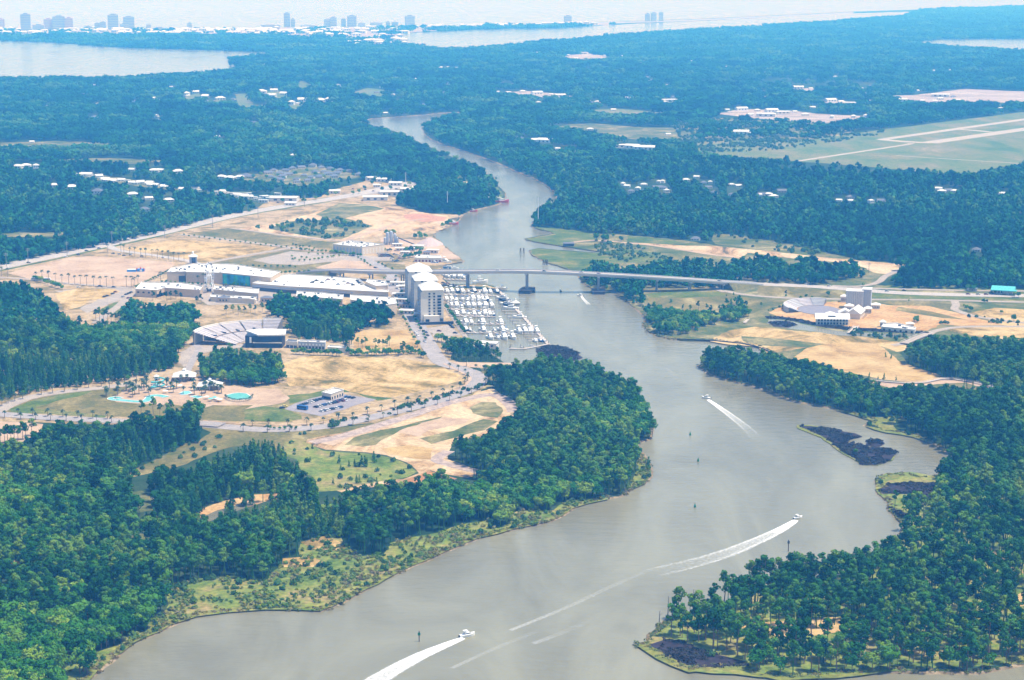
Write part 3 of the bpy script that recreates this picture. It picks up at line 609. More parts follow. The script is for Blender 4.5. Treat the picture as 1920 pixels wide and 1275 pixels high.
zone('marsh_island', MI2, 'marsh_dark', 0, 'tiny round marsh islet beside the wedge island', 'island', thick=-0.4)
zone('marsh_island', MI3, 'marsh_dark', 0, 'dark oval marsh island below the marina', 'island', thick=-0.3)
MB1 = Z(1180,860,2.595,[(90,905),(180,880),(240,885),(330,920),(440,955),(560,985),(580,1005),(440,1013),(330,1018),(250,990),(150,940)])
MB2 = Z(1180,860,2.595,[(1214,150),(1250,125),(1300,120),(1400,115),(1500,125),(1510,160),(1460,190),(1380,175),(1290,170),(1232,172)])
MB3 = Z(1180,860,2.595,[(1275,250),(1320,250),(1365,280),(1350,300),(1290,270)])
BAYC = [(1640,900),(1662,888),(1710,885),(1770,895),(1800,915),(1790,945),(1740,970),(1700,990),(1690,978),(1665,955),(1667,944),(1646,925)]
zone('bay_ground', BAYC, 'shore_scrub', 1, 'scrubby ground behind the bay corner marsh', 'scrub')
for i, pl in enumerate((MB1, MB2, MB3)):
    zone('marsh_bank', pl, 'marsh_dark', 3, ['dark marsh flat at the tip of the pine point', 'purple brown marsh at the bay corner', 'small dark marsh strip on the bay shore'][i], 'marsh'); CLEAR.append(pl)
FR = Z(1180,860,2.595,[(40,905),(95,890),(160,925),(250,985),(330,1015),(440,1008),(560,1000),(620,1040),(740,1060),(1000,1050),(1220,1025)]) + [(1650,1262),(1565,1271),(1465,1276),(1419,1267),(1388,1256),(1342,1254),(1292,1261),(1257,1248),(1211,1221),(1193,1211)]
zone('point_shore', FR, 'marsh_fringe', 2, 'green and brown shore fringe of the pine point', 'shore'); CLEAR.append(FR[:9] + [(1465,1275),(1292,1261),(1211,1221)])
FR2 = Z(1180,860,2.595,[(1205,110),(1215,85),(1340,75),(1250,110),(1235,170),(1270,240),(1300,290),(1370,315),(1370,340),(1310,375),(1340,330),(1300,285),(1265,230),(1225,150)])
zone('bay_shore', FR2, 'marsh_fringe', 2, 'green grass fringe along the bay corner', 'shore'); CLEAR.append(FR2)
FR3 = Z(1180,640,2.595,[(1000,332),(1100,345),(1190,370),(1330,365),(1350,385),(1280,400),(1300,430),(1400,455),(1500,500),(1380,465),(1250,445),(1155,415),(1190,388),(1100,362)])
zone('cove_shore', FR3, 'marsh_fringe', 2, 'grassy shore at the mouth of the cove', 'shore'); CLEAR.append(FR3)
SP_ = Z(1180,860,2.595,[(500,830),(600,800),(800,790),(990,770),(1080,780),(1150,820),(1000,850),(900,860),(760,870),(620,850)])
zone('point_sand', SP_, 'sand_yellow', 3, 'white sand showing among the pines of the point'); THIN.append(SP_)
SP2 = Z(1180,860,2.595,[(1820,690),(1910,650),(2000,650),(2000,700),(1900,720)])
zone('point_sand', SP2, 'sand_yellow', 3, 'white sand gap at the edge of the pine wood'); THIN.append(SP2)
SP3 = Z(1180,860,2.595,[(1680,420),(1700,390),(1760,430),(1900,520),(1920,560),(1800,520)])
zone('point_sand', SP3, 'sand_grass', 3, 'tan clearing behind the bay corner wood'); THIN.append(SP3)
SP4 = Z(840,660,3.75,[(1060,690),(1180,680),(1260,720),(1200,790),(1080,790),(1050,740)])
POINTW = [(1195,1212),(1260,1165),(1330,1145),(1425,1110),(1560,1088),(1690,1002),(1700,985),(2000,900),(2300,900),(2300,1180),(1912,1245),(1650,1259),(1465,1273),(1292,1258)]
zone('point_floor', POINTW, 'shore_scrub', 1, 'tan and green undergrowth of the pine point', 'undergrowth'); SPARSE.append(POINTW)
zone('point_litter', SP4, 'scrub', 2, 'bare brown litter under thin pines of the wooded point'); THIN.append(SP4)

# ---- airfield and far clearings
AIR = Z(1280,0,3,[(100,860),(300,890),(620,905),(1000,935),(1500,978),(1650,972),(1780,940),(1920,925),(2400,880),(2400,560),(1920,630),(1200,720),(900,760),(700,790),(250,790),(0,800)])
zone('airfield', AIR, 'airfield_grass', 2, 'open grass airfield'); CLEAR.append(AIR)
SCR = Z(1280,0,3,[(-60,690),(150,660),(700,690),(1000,720),(900,765),(600,800),(200,860),(0,830)])
zone('airfield_scrub', SCR, 'scrub', 2, 'patchy scrub at the airfield edge', 'scrub'); THIN.append(SCR)
def px_strip(name, px, wpx, mat, layer, label):
    path = [G(*p) for p in px]
    return road(name, px, wpx * path[0].y / F, mat, layer, label, cat='runway')
road('runway', Z(1280,0,3,[(1380,804),(1920,727),(2400,659)]), 38, 'concrete_far', 4, 'long pale runway of the airfield', cat='runway')
road('taxiway', Z(1280,0,3,[(1120,785),(1920,672),(2400,605)]), 24, 'concrete_far', 4, 'pale taxiway beside the runway', cat='runway')
road('taxiway', Z(1280,0,3,[(1110,784),(1240,796),(1400,804)]), 26, 'concrete_far', 4, 'short pale link at the runway end', cat='runway')
road('taxiway', Z(1280,0,3,[(1560,728),(1640,734),(1730,742)]), 20, 'concrete_far', 4, 'pale crossing link between runway and taxiway', cat='runway')
road('airfield_track', Z(1280,0,3,[(650,906),(900,868),(1250,815),(1280,806)]), 12, 'concrete_far', 4, 'pale track across the airfield', cat='track')
road('airfield_track', Z(1280,0,3,[(1200,875),(1500,895),(1900,920)]), 6, 'concrete_far', 4, 'thin pale track along the airfield wood', cat='track')
for nm, pl, mt, lb in [
 ('industrial_yard', Z(1280,0,3,[(190,640),(330,612),(480,618),(640,625),(760,640),(1065,655),(1000,670),(840,692),(700,690),(400,665)]), 'industrial', 'pink and white works yard in the far wood'),
 ('industrial_yard', Z(1280,0,3,[(1060,540),(1300,535),(1590,500),(1840,512),(2300,520),(2300,585),(1920,580),(1560,572),(1350,580),(1230,550)]), 'industrial', 'big pale apron and hangar yard of the airport'),
 ('pale_yard', Z(1280,0,3,[(620,505),(700,495),(780,507),(700,517)]), 'industrial', 'small pale yard deep in the far wood'),
 ('pale_yard', Z(1280,0,3,[(780,575),(900,565),(990,588),(900,596)]), 'industrial', 'pale sheds yard behind the works'),
 ('pale_yard', Z(640,0,3,[(920,520),(1030,510),(1200,525),(1310,540),(1200,552),(1040,540)]), 'industrial', 'pale strip yard beyond the canal bend'),
 ('pale_yard', Z(640,0,3,[(1040,300),(1180,290),(1200,300),(1060,308)]), 'industrial', 'thin pale yard near the lagoon'),
 ('pale_yard', Z(640,0,3,[(1240,315),(1380,300),(1500,315),(1480,328),(1380,340),(1280,330)]), 'industrial', 'wider pale yard near the lagoon'),
 ('golf_lawn', Z(0,0,3,[(1670,460),(1700,455),(1760,480),(1740,500),(1680,505)]), 'green_grass', 'pale green fairway by the far wood'),
 ('golf_lawn', Z(0,0,3,[(1320,530),(1390,525),(1415,570),(1440,610),(1380,615),(1335,590)]), 'airfield_grass', 'ring shaped pale fairway in the far wood'),
 ('golf_lawn', Z(0,0,3,[(1040,545),(1120,518),(1125,540),(1080,575),(1040,572)]), 'airfield_grass', 'pale fairway beside the far houses'),
 ('golf_lawn', Z(0,0,3,[(1195,565),(1255,555),(1260,580),(1205,585)]), 'airfield_grass', 'small pale fairway among far trees'),
 ('golf_lawn', Z(0,0,3,[(1440,600),(1510,580),(1520,600),(1460,612)]), 'airfield_grass', 'pale lawn below the ring fairway'),
 ('golf_lawn', Z(0,0,3,[(1500,515),(1560,505),(1640,545),(1560,560)]), 'airfield_grass', 'pale lawn above the canal wood'),
 ('golf_lawn', Z(0,0,3,[(1605,600),(1660,580),(1735,565),(1650,625)]), 'airfield_grass', 'pale lawn near the canal bend'),
 ('golf_lawn', Z(640,0,3,[(40,525),(150,495),(240,505),(230,555),(180,540)]), 'airfield_grass', 'pale lawn right above the canal bend'),
 ('pale_clearing', [(1030,235),(1110,231),(1200,238),(1285,240),(1290,262),(1190,262),(1120,250)], 'scrub', 'broad light scrub left of the airfield'),
 ('pale_clearing', [(1090,206),(1160,204),(1250,212),(1180,217)], 'airfield_grass', 'thin pale meadow above the light scrub'),
 ('pale_clearing', [(70,300),(200,296),(330,302),(230,308)], 'scrub', 'thin pale strip in the left wood'),
 ('pale_clearing', [(0,268),(110,264),(240,270),(120,276),(0,276)], 'scrub', 'pale strip deep in the left wood'),
 ('pale_clearing', Z(640,0,3,[(1180,700),(1430,705),(1380,716),(1190,712)]), 'scrub', 'pale clearing right of the canal bend'),
 ('brown_clearing', Z(0,240,3.983,[(0,790),(90,785),(150,775),(300,785),(660,770),(600,795),(300,820),(0,810)]), 'scrub', 'brown strip clearing in the left wood'),
 ('brown_clearing', Z(0,240,3.983,[(840,655),(970,680),(975,695),(880,690)]), 'scrub', 'small brown clearing in the left wood'),
 ('estate_ground', Z(440,240,3.692,[(20,345),(150,320),(260,295),(540,268),(740,285),(860,320),(880,345),(740,360),(560,395),(420,410),(280,370),(100,375)]), 'scrub', 'mixed ground of the grey roofed estate'),
 ('camp_ground', Z(0,240,3.983,[(490,325),(740,350),(1100,400),(1280,445),(1500,465),(1760,490),(1920,515),(1912,545),(1700,510),(1340,475),(1200,455),(950,425),(780,400),(600,370)]), 'scrub', 'mixed ground of the long trailer row'),
 ('bank_park', Z(440,240,3.692,[(1260,130),(1330,150),(1500,230),(1620,300),(1810,400),(1860,460),(1850,500),(1760,460),(1650,400),(1500,400),(1530,300),(1400,210)]), 'green_grass', 'grassy bank with trees above the canal'),
]:
    zone(nm, pl, mt, 3, lb, 'clearing'); (THIN if nm == 'bank_park' else CLEAR).append(pl)
HOUSE_PX = Z(440,240,3.692,[(35,470),(90,465),(130,490),(200,485),(230,490),(60,490),(160,500),(200,515),(300,465),(250,500)]) + \
 Z(0,240,3.983,[(195,292),(270,300),(135,300),(410,440),(535,455),(730,487),(1080,620),(1110,535),(1260,550),(990,510),(1655,375),(1720,385),(1790,375),(1840,365),(990,320),(1150,330),(1200,325),(1330,338)]) + \
 Z(960,240,3.983,[(60,80),(340,160),(480,180),(830,430),(860,440),(985,430),(1085,455),(1095,412),(1125,410),(890,480),(940,465),(1155,482),(1130,455),(1300,395),(1380,372),(1430,415),(1465,450),(1510,490),(1640,430),(1690,440),(1640,505),(1860,505),(1370,838),(1480,415)]) + \
 Z(1400,300,3.692,[(100,245),(150,245),(185,260),(245,225),(640,285),(715,270),(720,290),(860,297),(930,290),(1330,205),(1350,225),(1395,217),(1440,222),(1770,240),(1590,635)]) + \
 Z(960,240,3.983,[(190,105),(250,108)]) + \
 Z(960,240,3.983,[(810,145),(900,150),(960,158),(1040,165)]) + \
 Z(1280,0,3,[(250,622),(330,620),(420,625),(500,630),(560,640),(630,632),(730,610),(690,650),(470,655),(380,650),(840,665),(960,665),(1030,660),(830,572),(890,577),(950,590),(1050,580),(650,500),(720,502),(1230,570),(1330,515),(1550,568),(1450,560),(1350,572),(1000,500),(330,755),(370,757),(250,380),(80,365),(30,352),(1680,405),(1410,400),(1450,545)]) + \
 Z(640,0,3,[(1060,303),(1110,300),(1170,295),(1260,316),(1360,303),(1480,318),(1320,332),(1580,320),(1700,345),(1690,360),(940,525),(1020,520),(1100,530),(1180,535),(1230,545),(1400,580),(1440,578),(1620,565),(1700,535),(1820,585),(1840,575),(1035,262),(600,385),(650,387),(560,385),(1530,622)]) + \
 Z(0,0,3,[(1490,372),(1540,515),(1530,545),(1600,535),(1700,570),(1640,590),(870,562),(1240,562),(1050,540),(1100,525),(1470,525),(1800,575),(1850,575),(1900,500),(1160,550)])
EST = Z(440,240,3.692,[(40,345),(110,345),(230,318),(270,300),(310,325),(360,300),(400,285),(460,280),(540,270),(600,280),(660,288),(730,300),(250,345),(310,365),(370,330),(430,360),(480,335),(530,350),(590,345),(650,325),(710,320),(790,305),(430,380),(510,370),(860,330),(330,345),(560,310),(620,310),(690,345)])
rg = random.Random(41)
STRAY = [(rg.uniform(20, 1900), rg.choice([rg.uniform(100, 200), rg.uniform(150, 320)])) for i in range(90)]
def _dry(p):
    x_, y_ = p
    return not (740 < x_ < 1060 and 200 < y_ < 420) and not (y_ < 152 and x_ < 530) and not (x_ > 1280 and 205 < y_ < 330)
STRAY = [p for p in STRAY if _dry(p)]
for p in HOUSE_PX + STRAY:
    k_ = F / G(*p).y; CLEAR.append([(p[0] - 9 * k_, p[1] - 6 * k_), (p[0] + 9 * k_, p[1] - 6 * k_), (p[0] + 11 * k_, p[1] + 3 * k_), (p[0] - 11 * k_, p[1] + 3 * k_)])

# ---- lakes
for nm, pl, lb in [('lake', [(-400,72),(0,77),(100,80),(200,88),(300,92),(420,95),(520,99),(500,103),(460,108),(430,108),(445,119),(450,126),(420,132),(380,136),(300,141),(200,147),(100,146),(0,147),(-400,148)], 'pale lake before the beach towers'),
 ('lagoon', [(748,68),(770,62),(850,58),(950,54),(1050,53),(1130,48),(1200,44),(1300,40),(1400,35),(1500,30),(1600,25),(1700,22),(1720,23),(1690,31),(1620,35),(1550,41),(1450,47),(1350,53),(1250,59),(1150,67),(1050,75),(980,81),(900,89),(850,91),(800,89),(760,83)], 'long shining lagoon behind the beach'),
 ('lake', [(1717,79),(1760,74),(1830,73),(1920,73),(2400,71),(2400,100),(1920,96),(1850,91),(1780,87),(1740,85)], 'pale lake at the far wood edge')]:
    zone(nm, pl, 'river_water', 4, lb, 'lake', amp=4); CLEAR.append(pl)
BE = [(-300,56),(0,57),(200,57),(400,56),(560,55),(700,53),(850,51),(1000,47),(1150,44),(1300,39.5),(1500,30),(1600,25.5),(1600,22.5),(1500,27.5),(1300,36.5),(1150,41.3),(1000,44.3),(850,48.3),(700,50.3),(560,52.3),(400,53.3),(200,54.3),(0,54.3),(-300,53.3)]
zone('beach', BE, 'concrete_far', 4, 'white beach strip along the hazy sea', 'beach', amp=3)
CITY = [(-300,53),(0,54),(400,53),(700,50),(1000,45),(1150,42),(1150,47),(1000,50),(850,55),(760,62),(745,72),(760,88),(700,88),(660,75),(500,68),(300,66),(0,68),(-300,68)]
zone('town_shore', CITY, 'industrial', 3, 'streets of the far beach town', 'town', amp=4); THIN.append(CITY); THIN.append(CITY)
CLEAR.append([(1150,34),(1400,26),(1700,14),(1730,24),(1500,34),(1300,44),(1150,52)])

# ------------------------------------------------------------------ which land carries forest
WATER_VIS = [(p[0], p[1] - (p[2] if len(p) > 2 else 0)) for p in SHORE] + [(2700,1500),(0,1500)]
def inside(poly, x, y):
    c = np.zeros(x.shape, bool); n = len(poly)
    xs = [p[0] for p in poly]; ys = [p[1] for p in poly]
    box = (x >= min(xs)) & (x <= max(xs)) & (y >= min(ys)) & (y <= max(ys))
    idx = np.nonzero(box)[0]
    if not len(idx): return c
    xx, yy = x[idx], y[idx]; r = np.zeros(len(idx), bool)
    for i in range(n):
        x1, y1 = poly[i][0], poly[i][1]; x2, y2 = poly[(i + 1) % n][0], poly[(i + 1) % n][1]
        if y1 == y2: continue
        k = ((y1 > yy) != (y2 > yy)) & (xx < (x2 - x1) * (yy - y1) / (y2 - y1) + x1)
        r ^= k
    c[idx] = r
    return c
def wooded(px, py):
    m = np.ones(px.shape, bool)
    for c in CLEAR: m &= ~inside(c, px, py)
    for c in PATCH: m |= inside(c, px, py)
    for c in HARD: m &= ~inside(c, px, py)
    m &= ~inside(WATER_VIS, px, py)
    m &= py > np.interp(px, [p[0] for p in COAST[::-1]], [p[1] for p in COAST[::-1]]) + 1.0
    return m
def stand_noise(x, y, s):
    return (np.sin(x / s + 1.3 * np.sin(y / s * 0.7)) + np.sin(y / s * 1.3 + 2.1 + 1.1 * np.sin(x / s * 0.6))) * 0.5
LANDP = [(v.x, v.y) for v in land_poly]
def scatter(d0, d1, step, jit, h, soft=0.85, half=0.0, gaps=None):
    """jittered grid of tree bases between two depths, kept where the land is wooded"""
    xs0, ys0 = [], []
    y = d0
    while y < d1:
        s = step(y) if callable(step) else step
        hw = (1210 / F) * (y * 1.02) + 30
        n = int(2 * hw / s)
        x = -hw + (np.arange(n) + 0.5) * s + RNG.uniform(-jit, jit, n) * s
        xs0.append(x); ys0.append(y + RNG.uniform(-jit, jit, n) * s)
        y += s
    x = np.concatenate(xs0); y = np.concatenate(ys0)
    hh = h * np.clip(RNG.normal(0.97, 0.2, x.shape), 0.5, 1.5)
    px, py = PX(x, y, LZ)
    for c in LOW: hh = np.where(inside(c, px, py), hh * 0.6, hh)
    ok = wooded(px, py) & (py < 1420)
    _, pt = PX(x, y, LZ + hh * soft)
    ok &= wooded(px, np.minimum(pt, py))
    _, pm = PX(x, y, LZ + hh * 0.45)
    ok &= wooded(px, pm)
    ok &= inside(LANDP, x, y)
    if half:
        for s in (-half, half):
            qx, qy = PX(x + s, y, LZ); _, qt = PX(x + s, y, LZ + hh * soft)
            ok &= wooded(qx, qy) & wooded(qx, qt)
    if gaps:
        gn = stand_noise(x, y * 0.6, gaps) + 0.5 * stand_noise(x + 900, y * 0.8 + 300, gaps * 0.31)
        ok &= ~((gn > 0.92) & (RNG.random(x.shape) < 0.8))
    for c in SPARSE:
        ok &= ~(inside(c, px, py) & (RNG.random(x.shape) < 0.42))
    for c in THIN:
        inn = inside(c, px, (py + pt) / 2)
        ok &= ~(inn & (RNG.random(x.shape) < 0.72))
    return x[ok], y[ok], hh[ok], px[ok], py[ok]

# ------------------------------------------------------------------ trees
def caps(lobes, n, size, seed, up=0.35, fill=0.15):
    """leaf clumps: little five-point caps spread over the lobes of a crown, facing mostly outward"""
    rg = np.random.default_rng(seed)
    b = MB()
    wts = np.array([l[3] * l[3] for l in lobes]); wts = wts / wts.sum()
    for k in range(n):
        lx, ly, lz, r, sq = lobes[rg.choice(len(lobes), p=wts)]
        d = rg.normal(size=3); d[2] = d[2] * 0.8 + up; d /= np.linalg.norm(d)
        rr = r * (1 - fill * rg.random() ** 2 * 2)
        c = np.array([lx + d[0] * rr, ly + d[1] * rr, lz + d[2] * rr * sq])
        nrm = d + rg.normal(size=3) * 0.45; nrm /= np.linalg.norm(nrm)
        t = np.cross(nrm, rg.normal(size=3)); t /= np.linalg.norm(t); bt = np.cross(nrm, t)
        s = size * rg.uniform(0.6, 1.35)
        vs = [c + nrm * s * 0.35]
        m = 4
        for i in range(m):
            a = 2 * math.pi * i / m + rg.uniform(-0.3, 0.3)
            q = s * rg.uniform(0.65, 1.15)
            vs.append(c + t * q * math.cos(a) + bt * q * math.sin(a) - nrm * s * 0.12 * rg.random())
        b.add([tuple(v) for v in vs], [(0, 1 + i, 1 + (i + 1) % m) for i in range(m)])
    return b
def pine_lobes(h, r, seed):
    rg = random.Random(seed); L = []
    n = rg.randint(7, 10)
    for i in range(n):
        f = i / (n - 1)
        z = h * (0.58 + 0.37 * f); rad = r * (0.55 + 0.45 * math.sin(math.pi * (0.2 + 0.65 * f)))
        a = rg.uniform(0, 6.28); q = rad * rg.uniform(0.35, 0.85) * (1 - 0.75 * max(0, f - 0.5) * 2)
        L.append((q * math.cos(a), q * math.sin(a), z, r * rg.uniform(0.40, 0.60) * (1 - 0.25 * f), 0.62))
    return L
def cone_lobes(h, r, seed):
    rg = random.Random(seed); L = []
    n = 9
    for i in range(n):
        f = i / (n - 1); a = rg.uniform(0, 6.28); q = r * (1 - f) * rg.uniform(0.1, 0.55)
        L.append((q * math.cos(a), q * math.sin(a), h * (0.16 + 0.78 * f), r * (1.0 - 0.72 * f) * rg.uniform(0.6, 0.85), 0.8))
    return L
def broad_lobes(h, r, seed):
    rg = random.Random(seed); L = [(0, 0, h * 0.6, r * 0.72, 0.8)]
    for i in range(8):
        a = 6.28 * i / 8 + rg.uniform(-0.3, 0.3); f = rg.random()
        q = r * rg.uniform(0.4, 0.72)
        L.append((q * math.cos(a), q * math.sin(a), h * rg.uniform(0.38, 0.78), r * rg.uniform(0.34, 0.52), 0.85))
    return L
def trunk(h, r0, r1, seed, limbs=3, lean=0.02, lo=0.5):
    rg = random.Random(seed); b = MB()
    p = Vector((0, 0, -0.3)); pts = [p]
    for i in range(1, 4):
        pts.append(Vector((rg.uniform(-1, 1) * lean * h, rg.uniform(-1, 1) * lean * h, h * i / 3)))
    for i in range(3):
        a, c = r0 + (r1 - r0) * i / 3, r0 + (r1 - r0) * (i + 1) / 3
        b.tube(pts[i], pts[i + 1], a, c, 5, i == 2)
    for i in range(limbs):
        z = h * rg.uniform(lo, 0.85); a = rg.uniform(0, 6.28); L = h * rg.uniform(0.12, 0.2)
        q = pts[1].lerp(pts[2], 0.5); q = Vector((q.x, q.y, z))
        b.tube(q, q + Vector((L * math.cos(a), L * math.sin(a), L * 0.5)), r1 * 0.9, r1 * 0.4, 4, False)
    return b
TREES = {}   # kind -> list of (crown mesh, trunk mesh)
def make_tree(kind, i):
    sd = 100 * i + hash_kind[kind]
    if kind == 'pine':
        h, r = 15.5, 3.7
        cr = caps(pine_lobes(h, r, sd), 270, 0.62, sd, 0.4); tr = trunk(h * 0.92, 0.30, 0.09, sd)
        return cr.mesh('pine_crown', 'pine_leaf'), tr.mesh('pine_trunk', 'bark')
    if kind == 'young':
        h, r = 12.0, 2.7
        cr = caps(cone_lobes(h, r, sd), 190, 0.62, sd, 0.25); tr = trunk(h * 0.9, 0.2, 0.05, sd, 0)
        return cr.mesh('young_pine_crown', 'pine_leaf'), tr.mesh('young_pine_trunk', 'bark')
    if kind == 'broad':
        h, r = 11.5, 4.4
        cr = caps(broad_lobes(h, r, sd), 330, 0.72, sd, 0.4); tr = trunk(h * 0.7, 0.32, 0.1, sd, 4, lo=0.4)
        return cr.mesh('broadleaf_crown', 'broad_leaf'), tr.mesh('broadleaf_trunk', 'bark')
hash_kind = {'pine': 3, 'young': 17, 'broad': 29}
for k, n in (('pine', 5), ('young', 4), ('broad', 5)):
    TREES[k] = [make_tree(k, i) for i in range(n)]
def joined(name, crown, trunkm):
    """one mesh of crown and trunk for the mass of the forest"""
    b = bmesh.new(); b.from_mesh(crown); nf = len(b.faces); b.from_mesh(trunkm)
    b.faces.ensure_lookup_table()
    for f in b.faces[nf:]: f.material_index = 1
    me = bpy.data.meshes.new(name); b.to_mesh(me); b.free()
    me.materials.clear()
    me.materials.append(crown.materials[0]); me.materials.append(trunkm.materials[0])
    return me
def proto(col, name, me):
    o = bpy.data.objects.new(name, me); col.objects.link(o); return o
def far_mesh(seed, kind):
    if kind == 0: L = pine_lobes(14, 3.6, seed); n, s = 44, 1.75
    elif kind == 1: L = broad_lobes(12, 4.4, seed); n, s = 52, 1.9
    else: L = cone_lobes(12, 2.9, seed); n, s = 40, 1.5
    return caps(L, n, s, seed, 0.45).mesh('far_crown', 'far_leaf' if kind != 1 else 'far_leaf')
def stand_mesh(seed, size, n, h, r):
    rg = random.Random(seed); L = []
    for i in range(n):
        x, y = rg.uniform(-0.5, 0.5) * size, rg.uniform(-0.5, 0.5) * size
        hh = h * rg.uniform(0.7, 1.15)
        L.append((x, y, hh - r * 0.9, r * rg.uniform(0.7, 1.2), 0.9))
    return caps(L, n * 11, r * 0.58, seed, 0.6).mesh('tree_stand', 'far_leaf')
def forest(name, label, meshes, x, y, sc, z=LZ, seed=1, cat='forest'):
    """one mass of vegetation: points carrying instances"""
    rg = np.random.default_rng(seed)
    n = len(x)
    me = bpy.data.meshes.new(name)
    me.vertices.add(n)
    co = np.stack([x, y, np.full(n, z)], 1).astype(np.float32)
    me.vertices.foreach_set('co', co.ravel())
    def attr(nm, ty, arr, fld='value'):
        a = me.attributes.new(nm, ty, 'POINT'); a.data.foreach_set(fld, arr.ravel())
    attr('pick', 'INT', rg.integers(0, len(meshes), n).astype(np.int32))
    rot = np.zeros((n, 3), np.float32); rot[:, 2] = rg.uniform(0, 6.283, n); rot[:, 0] = rg.normal(0, 0.03, n); rot[:, 1] = rg.normal(0, 0.03, n)
    attr('spin', 'FLOAT_VECTOR', rot, 'vector')
    s3 = np.stack([sc * rg.uniform(0.82, 1.2, n), sc * rg.uniform(0.82, 1.2, n), sc], 1).astype(np.float32)
    attr('size', 'FLOAT_VECTOR', s3, 'vector')
    o = obj(name, me)
    col = bpy.data.collections.new(name + '_kinds')
    for i, m in enumerate(meshes): proto(col, '%s_kind_%02d' % (name, i), m)
    ng = bpy.data.node_groups.new(name + '_scatter', 'GeometryNodeTree')
    ng.interface.new_socket('Geometry', in_out='INPUT', socket_type='NodeSocketGeometry')
    ng.interface.new_socket('Geometry', in_out='OUTPUT', socket_type='NodeSocketGeometry')
    N = ng.nodes; gi = N.new('NodeGroupInput'); go = N.new('NodeGroupOutput')
    ci = N.new('GeometryNodeCollectionInfo'); ci.inputs['Collection'].default_value = col
    ci.inputs['Separate Children'].default_value = True; ci.inputs['Reset Children'].default_value = True
    ip = N.new('GeometryNodeInstanceOnPoints')
    def na(nm, ty):
        a = N.new('GeometryNodeInputNamedAttribute'); a.data_type = ty; a.inputs['Name'].default_value = nm
        return a.outputs['Attribute']
    L = ng.links
    L.new(gi.outputs[0], ip.inputs['Points']); L.new(ci.outputs[0], ip.inputs['Instance'])
    ip.inputs['Pick Instance'].default_value = True
    L.new(na('pick', 'INT'), ip.inputs['Instance Index'])
    er = N.new('FunctionNodeEulerToRotation'); L.new(na('spin', 'FLOAT_VECTOR'), er.inputs[0]); L.new(er.outputs[0], ip.inputs['Rotation'])
    L.new(na('size', 'FLOAT_VECTOR'), ip.inputs['Scale'])
    L.new(ip.outputs[0], go.inputs[0])
    md = o.modifiers.new('scatter', 'NODES'); md.node_group = ng
    return tag(o, label, cat, kind='stuff')


# near forest: real trees, the 300 largest of them as single things
x, y, hh, px, py = scatter(820, 1750, 5.1, 0.46, 13.5)
nz = stand_noise(x, y, 60) + RNG.normal(0, 0.25, x.shape)
kind = np.where(nz > 0.38, 2, np.where((px < 650) & (py < 1010) & (nz < 0.1), 1, 0))
order = np.argsort(y)
inview = [i for i in order if -10 < px[i] < 1930 and 900 < py[i] < 1330][:420]
picked = [i for i in inview if RNG.random() < 0.75][:300]
single = np.zeros(x.shape, bool); single[picked] = True
KN = ['pine', 'young', 'broad']
for i in picked:
    k = KN[kind[i]]; c, t = random.choice(TREES[k])
    left = px[i] < 1000
    s = hh[i] / 14.0 * (1.0 if k == 'pine' else 1.0)
    where = 'in the dense wood on the near grassy shore' if left else 'on the wooded point beside the dark marsh flat'
    nm, lb, ct = {'pine': ('pine_tree', 'round topped green pine ', 'pine'), 'young': ('young_pine_tree', 'slim pointed young pine ', 'pine'), 'broad': ('broadleaf_tree', 'bushy light green broadleaf tree ', 'tree')}[k]
    thing([('trunk', t, None), ('crown', c, None)], nm, lb + where, ct, (x[i], y[i], LZ), random.uniform(0, 6.28), s, {'pine': 'pines ', 'young': 'young pines ', 'broad': 'broadleaf trees '}[k] + where)
J = {k: [joined(k + '_whole', c, t) for c, t in TREES[k]] for k in TREES}
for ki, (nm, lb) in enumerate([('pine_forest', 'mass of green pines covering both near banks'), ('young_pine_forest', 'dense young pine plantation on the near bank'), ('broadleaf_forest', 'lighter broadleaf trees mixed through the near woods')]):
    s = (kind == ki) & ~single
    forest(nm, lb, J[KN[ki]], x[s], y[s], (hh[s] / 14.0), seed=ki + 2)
NEAR_N = len(x)
x2, y2, h2, px2, py2 = scatter(1750, 3300, lambda d: 6.6 + (d - 1750) / 1550 * 3.0, 0.42, 13.0, gaps=240.0)
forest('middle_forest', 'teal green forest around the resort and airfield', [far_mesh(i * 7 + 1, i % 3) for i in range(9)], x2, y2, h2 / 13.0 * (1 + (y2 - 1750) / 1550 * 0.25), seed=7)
x3, y3, h3, px3, py3 = scatter(3300, 7000, lambda d: 19.0 + (d - 3300) / 3700 * 8, 0.45, 13.0, 0.8, 7.0, 420.0)
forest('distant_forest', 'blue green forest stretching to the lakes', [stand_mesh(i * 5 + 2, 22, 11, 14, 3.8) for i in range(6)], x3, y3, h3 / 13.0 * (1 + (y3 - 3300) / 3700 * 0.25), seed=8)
x4, y4, h4, px4, py4 = scatter(7000, 21000, lambda d: 40.0 + (d - 7000) / 14000 * 55, 0.45, 12.0, 0.6, 12.0, 900.0)
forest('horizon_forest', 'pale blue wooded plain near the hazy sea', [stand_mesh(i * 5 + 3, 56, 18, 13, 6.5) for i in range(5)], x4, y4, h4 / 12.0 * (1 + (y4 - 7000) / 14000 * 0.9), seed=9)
print('trees', NEAR_N, len(x2), len(x3), len(x4))

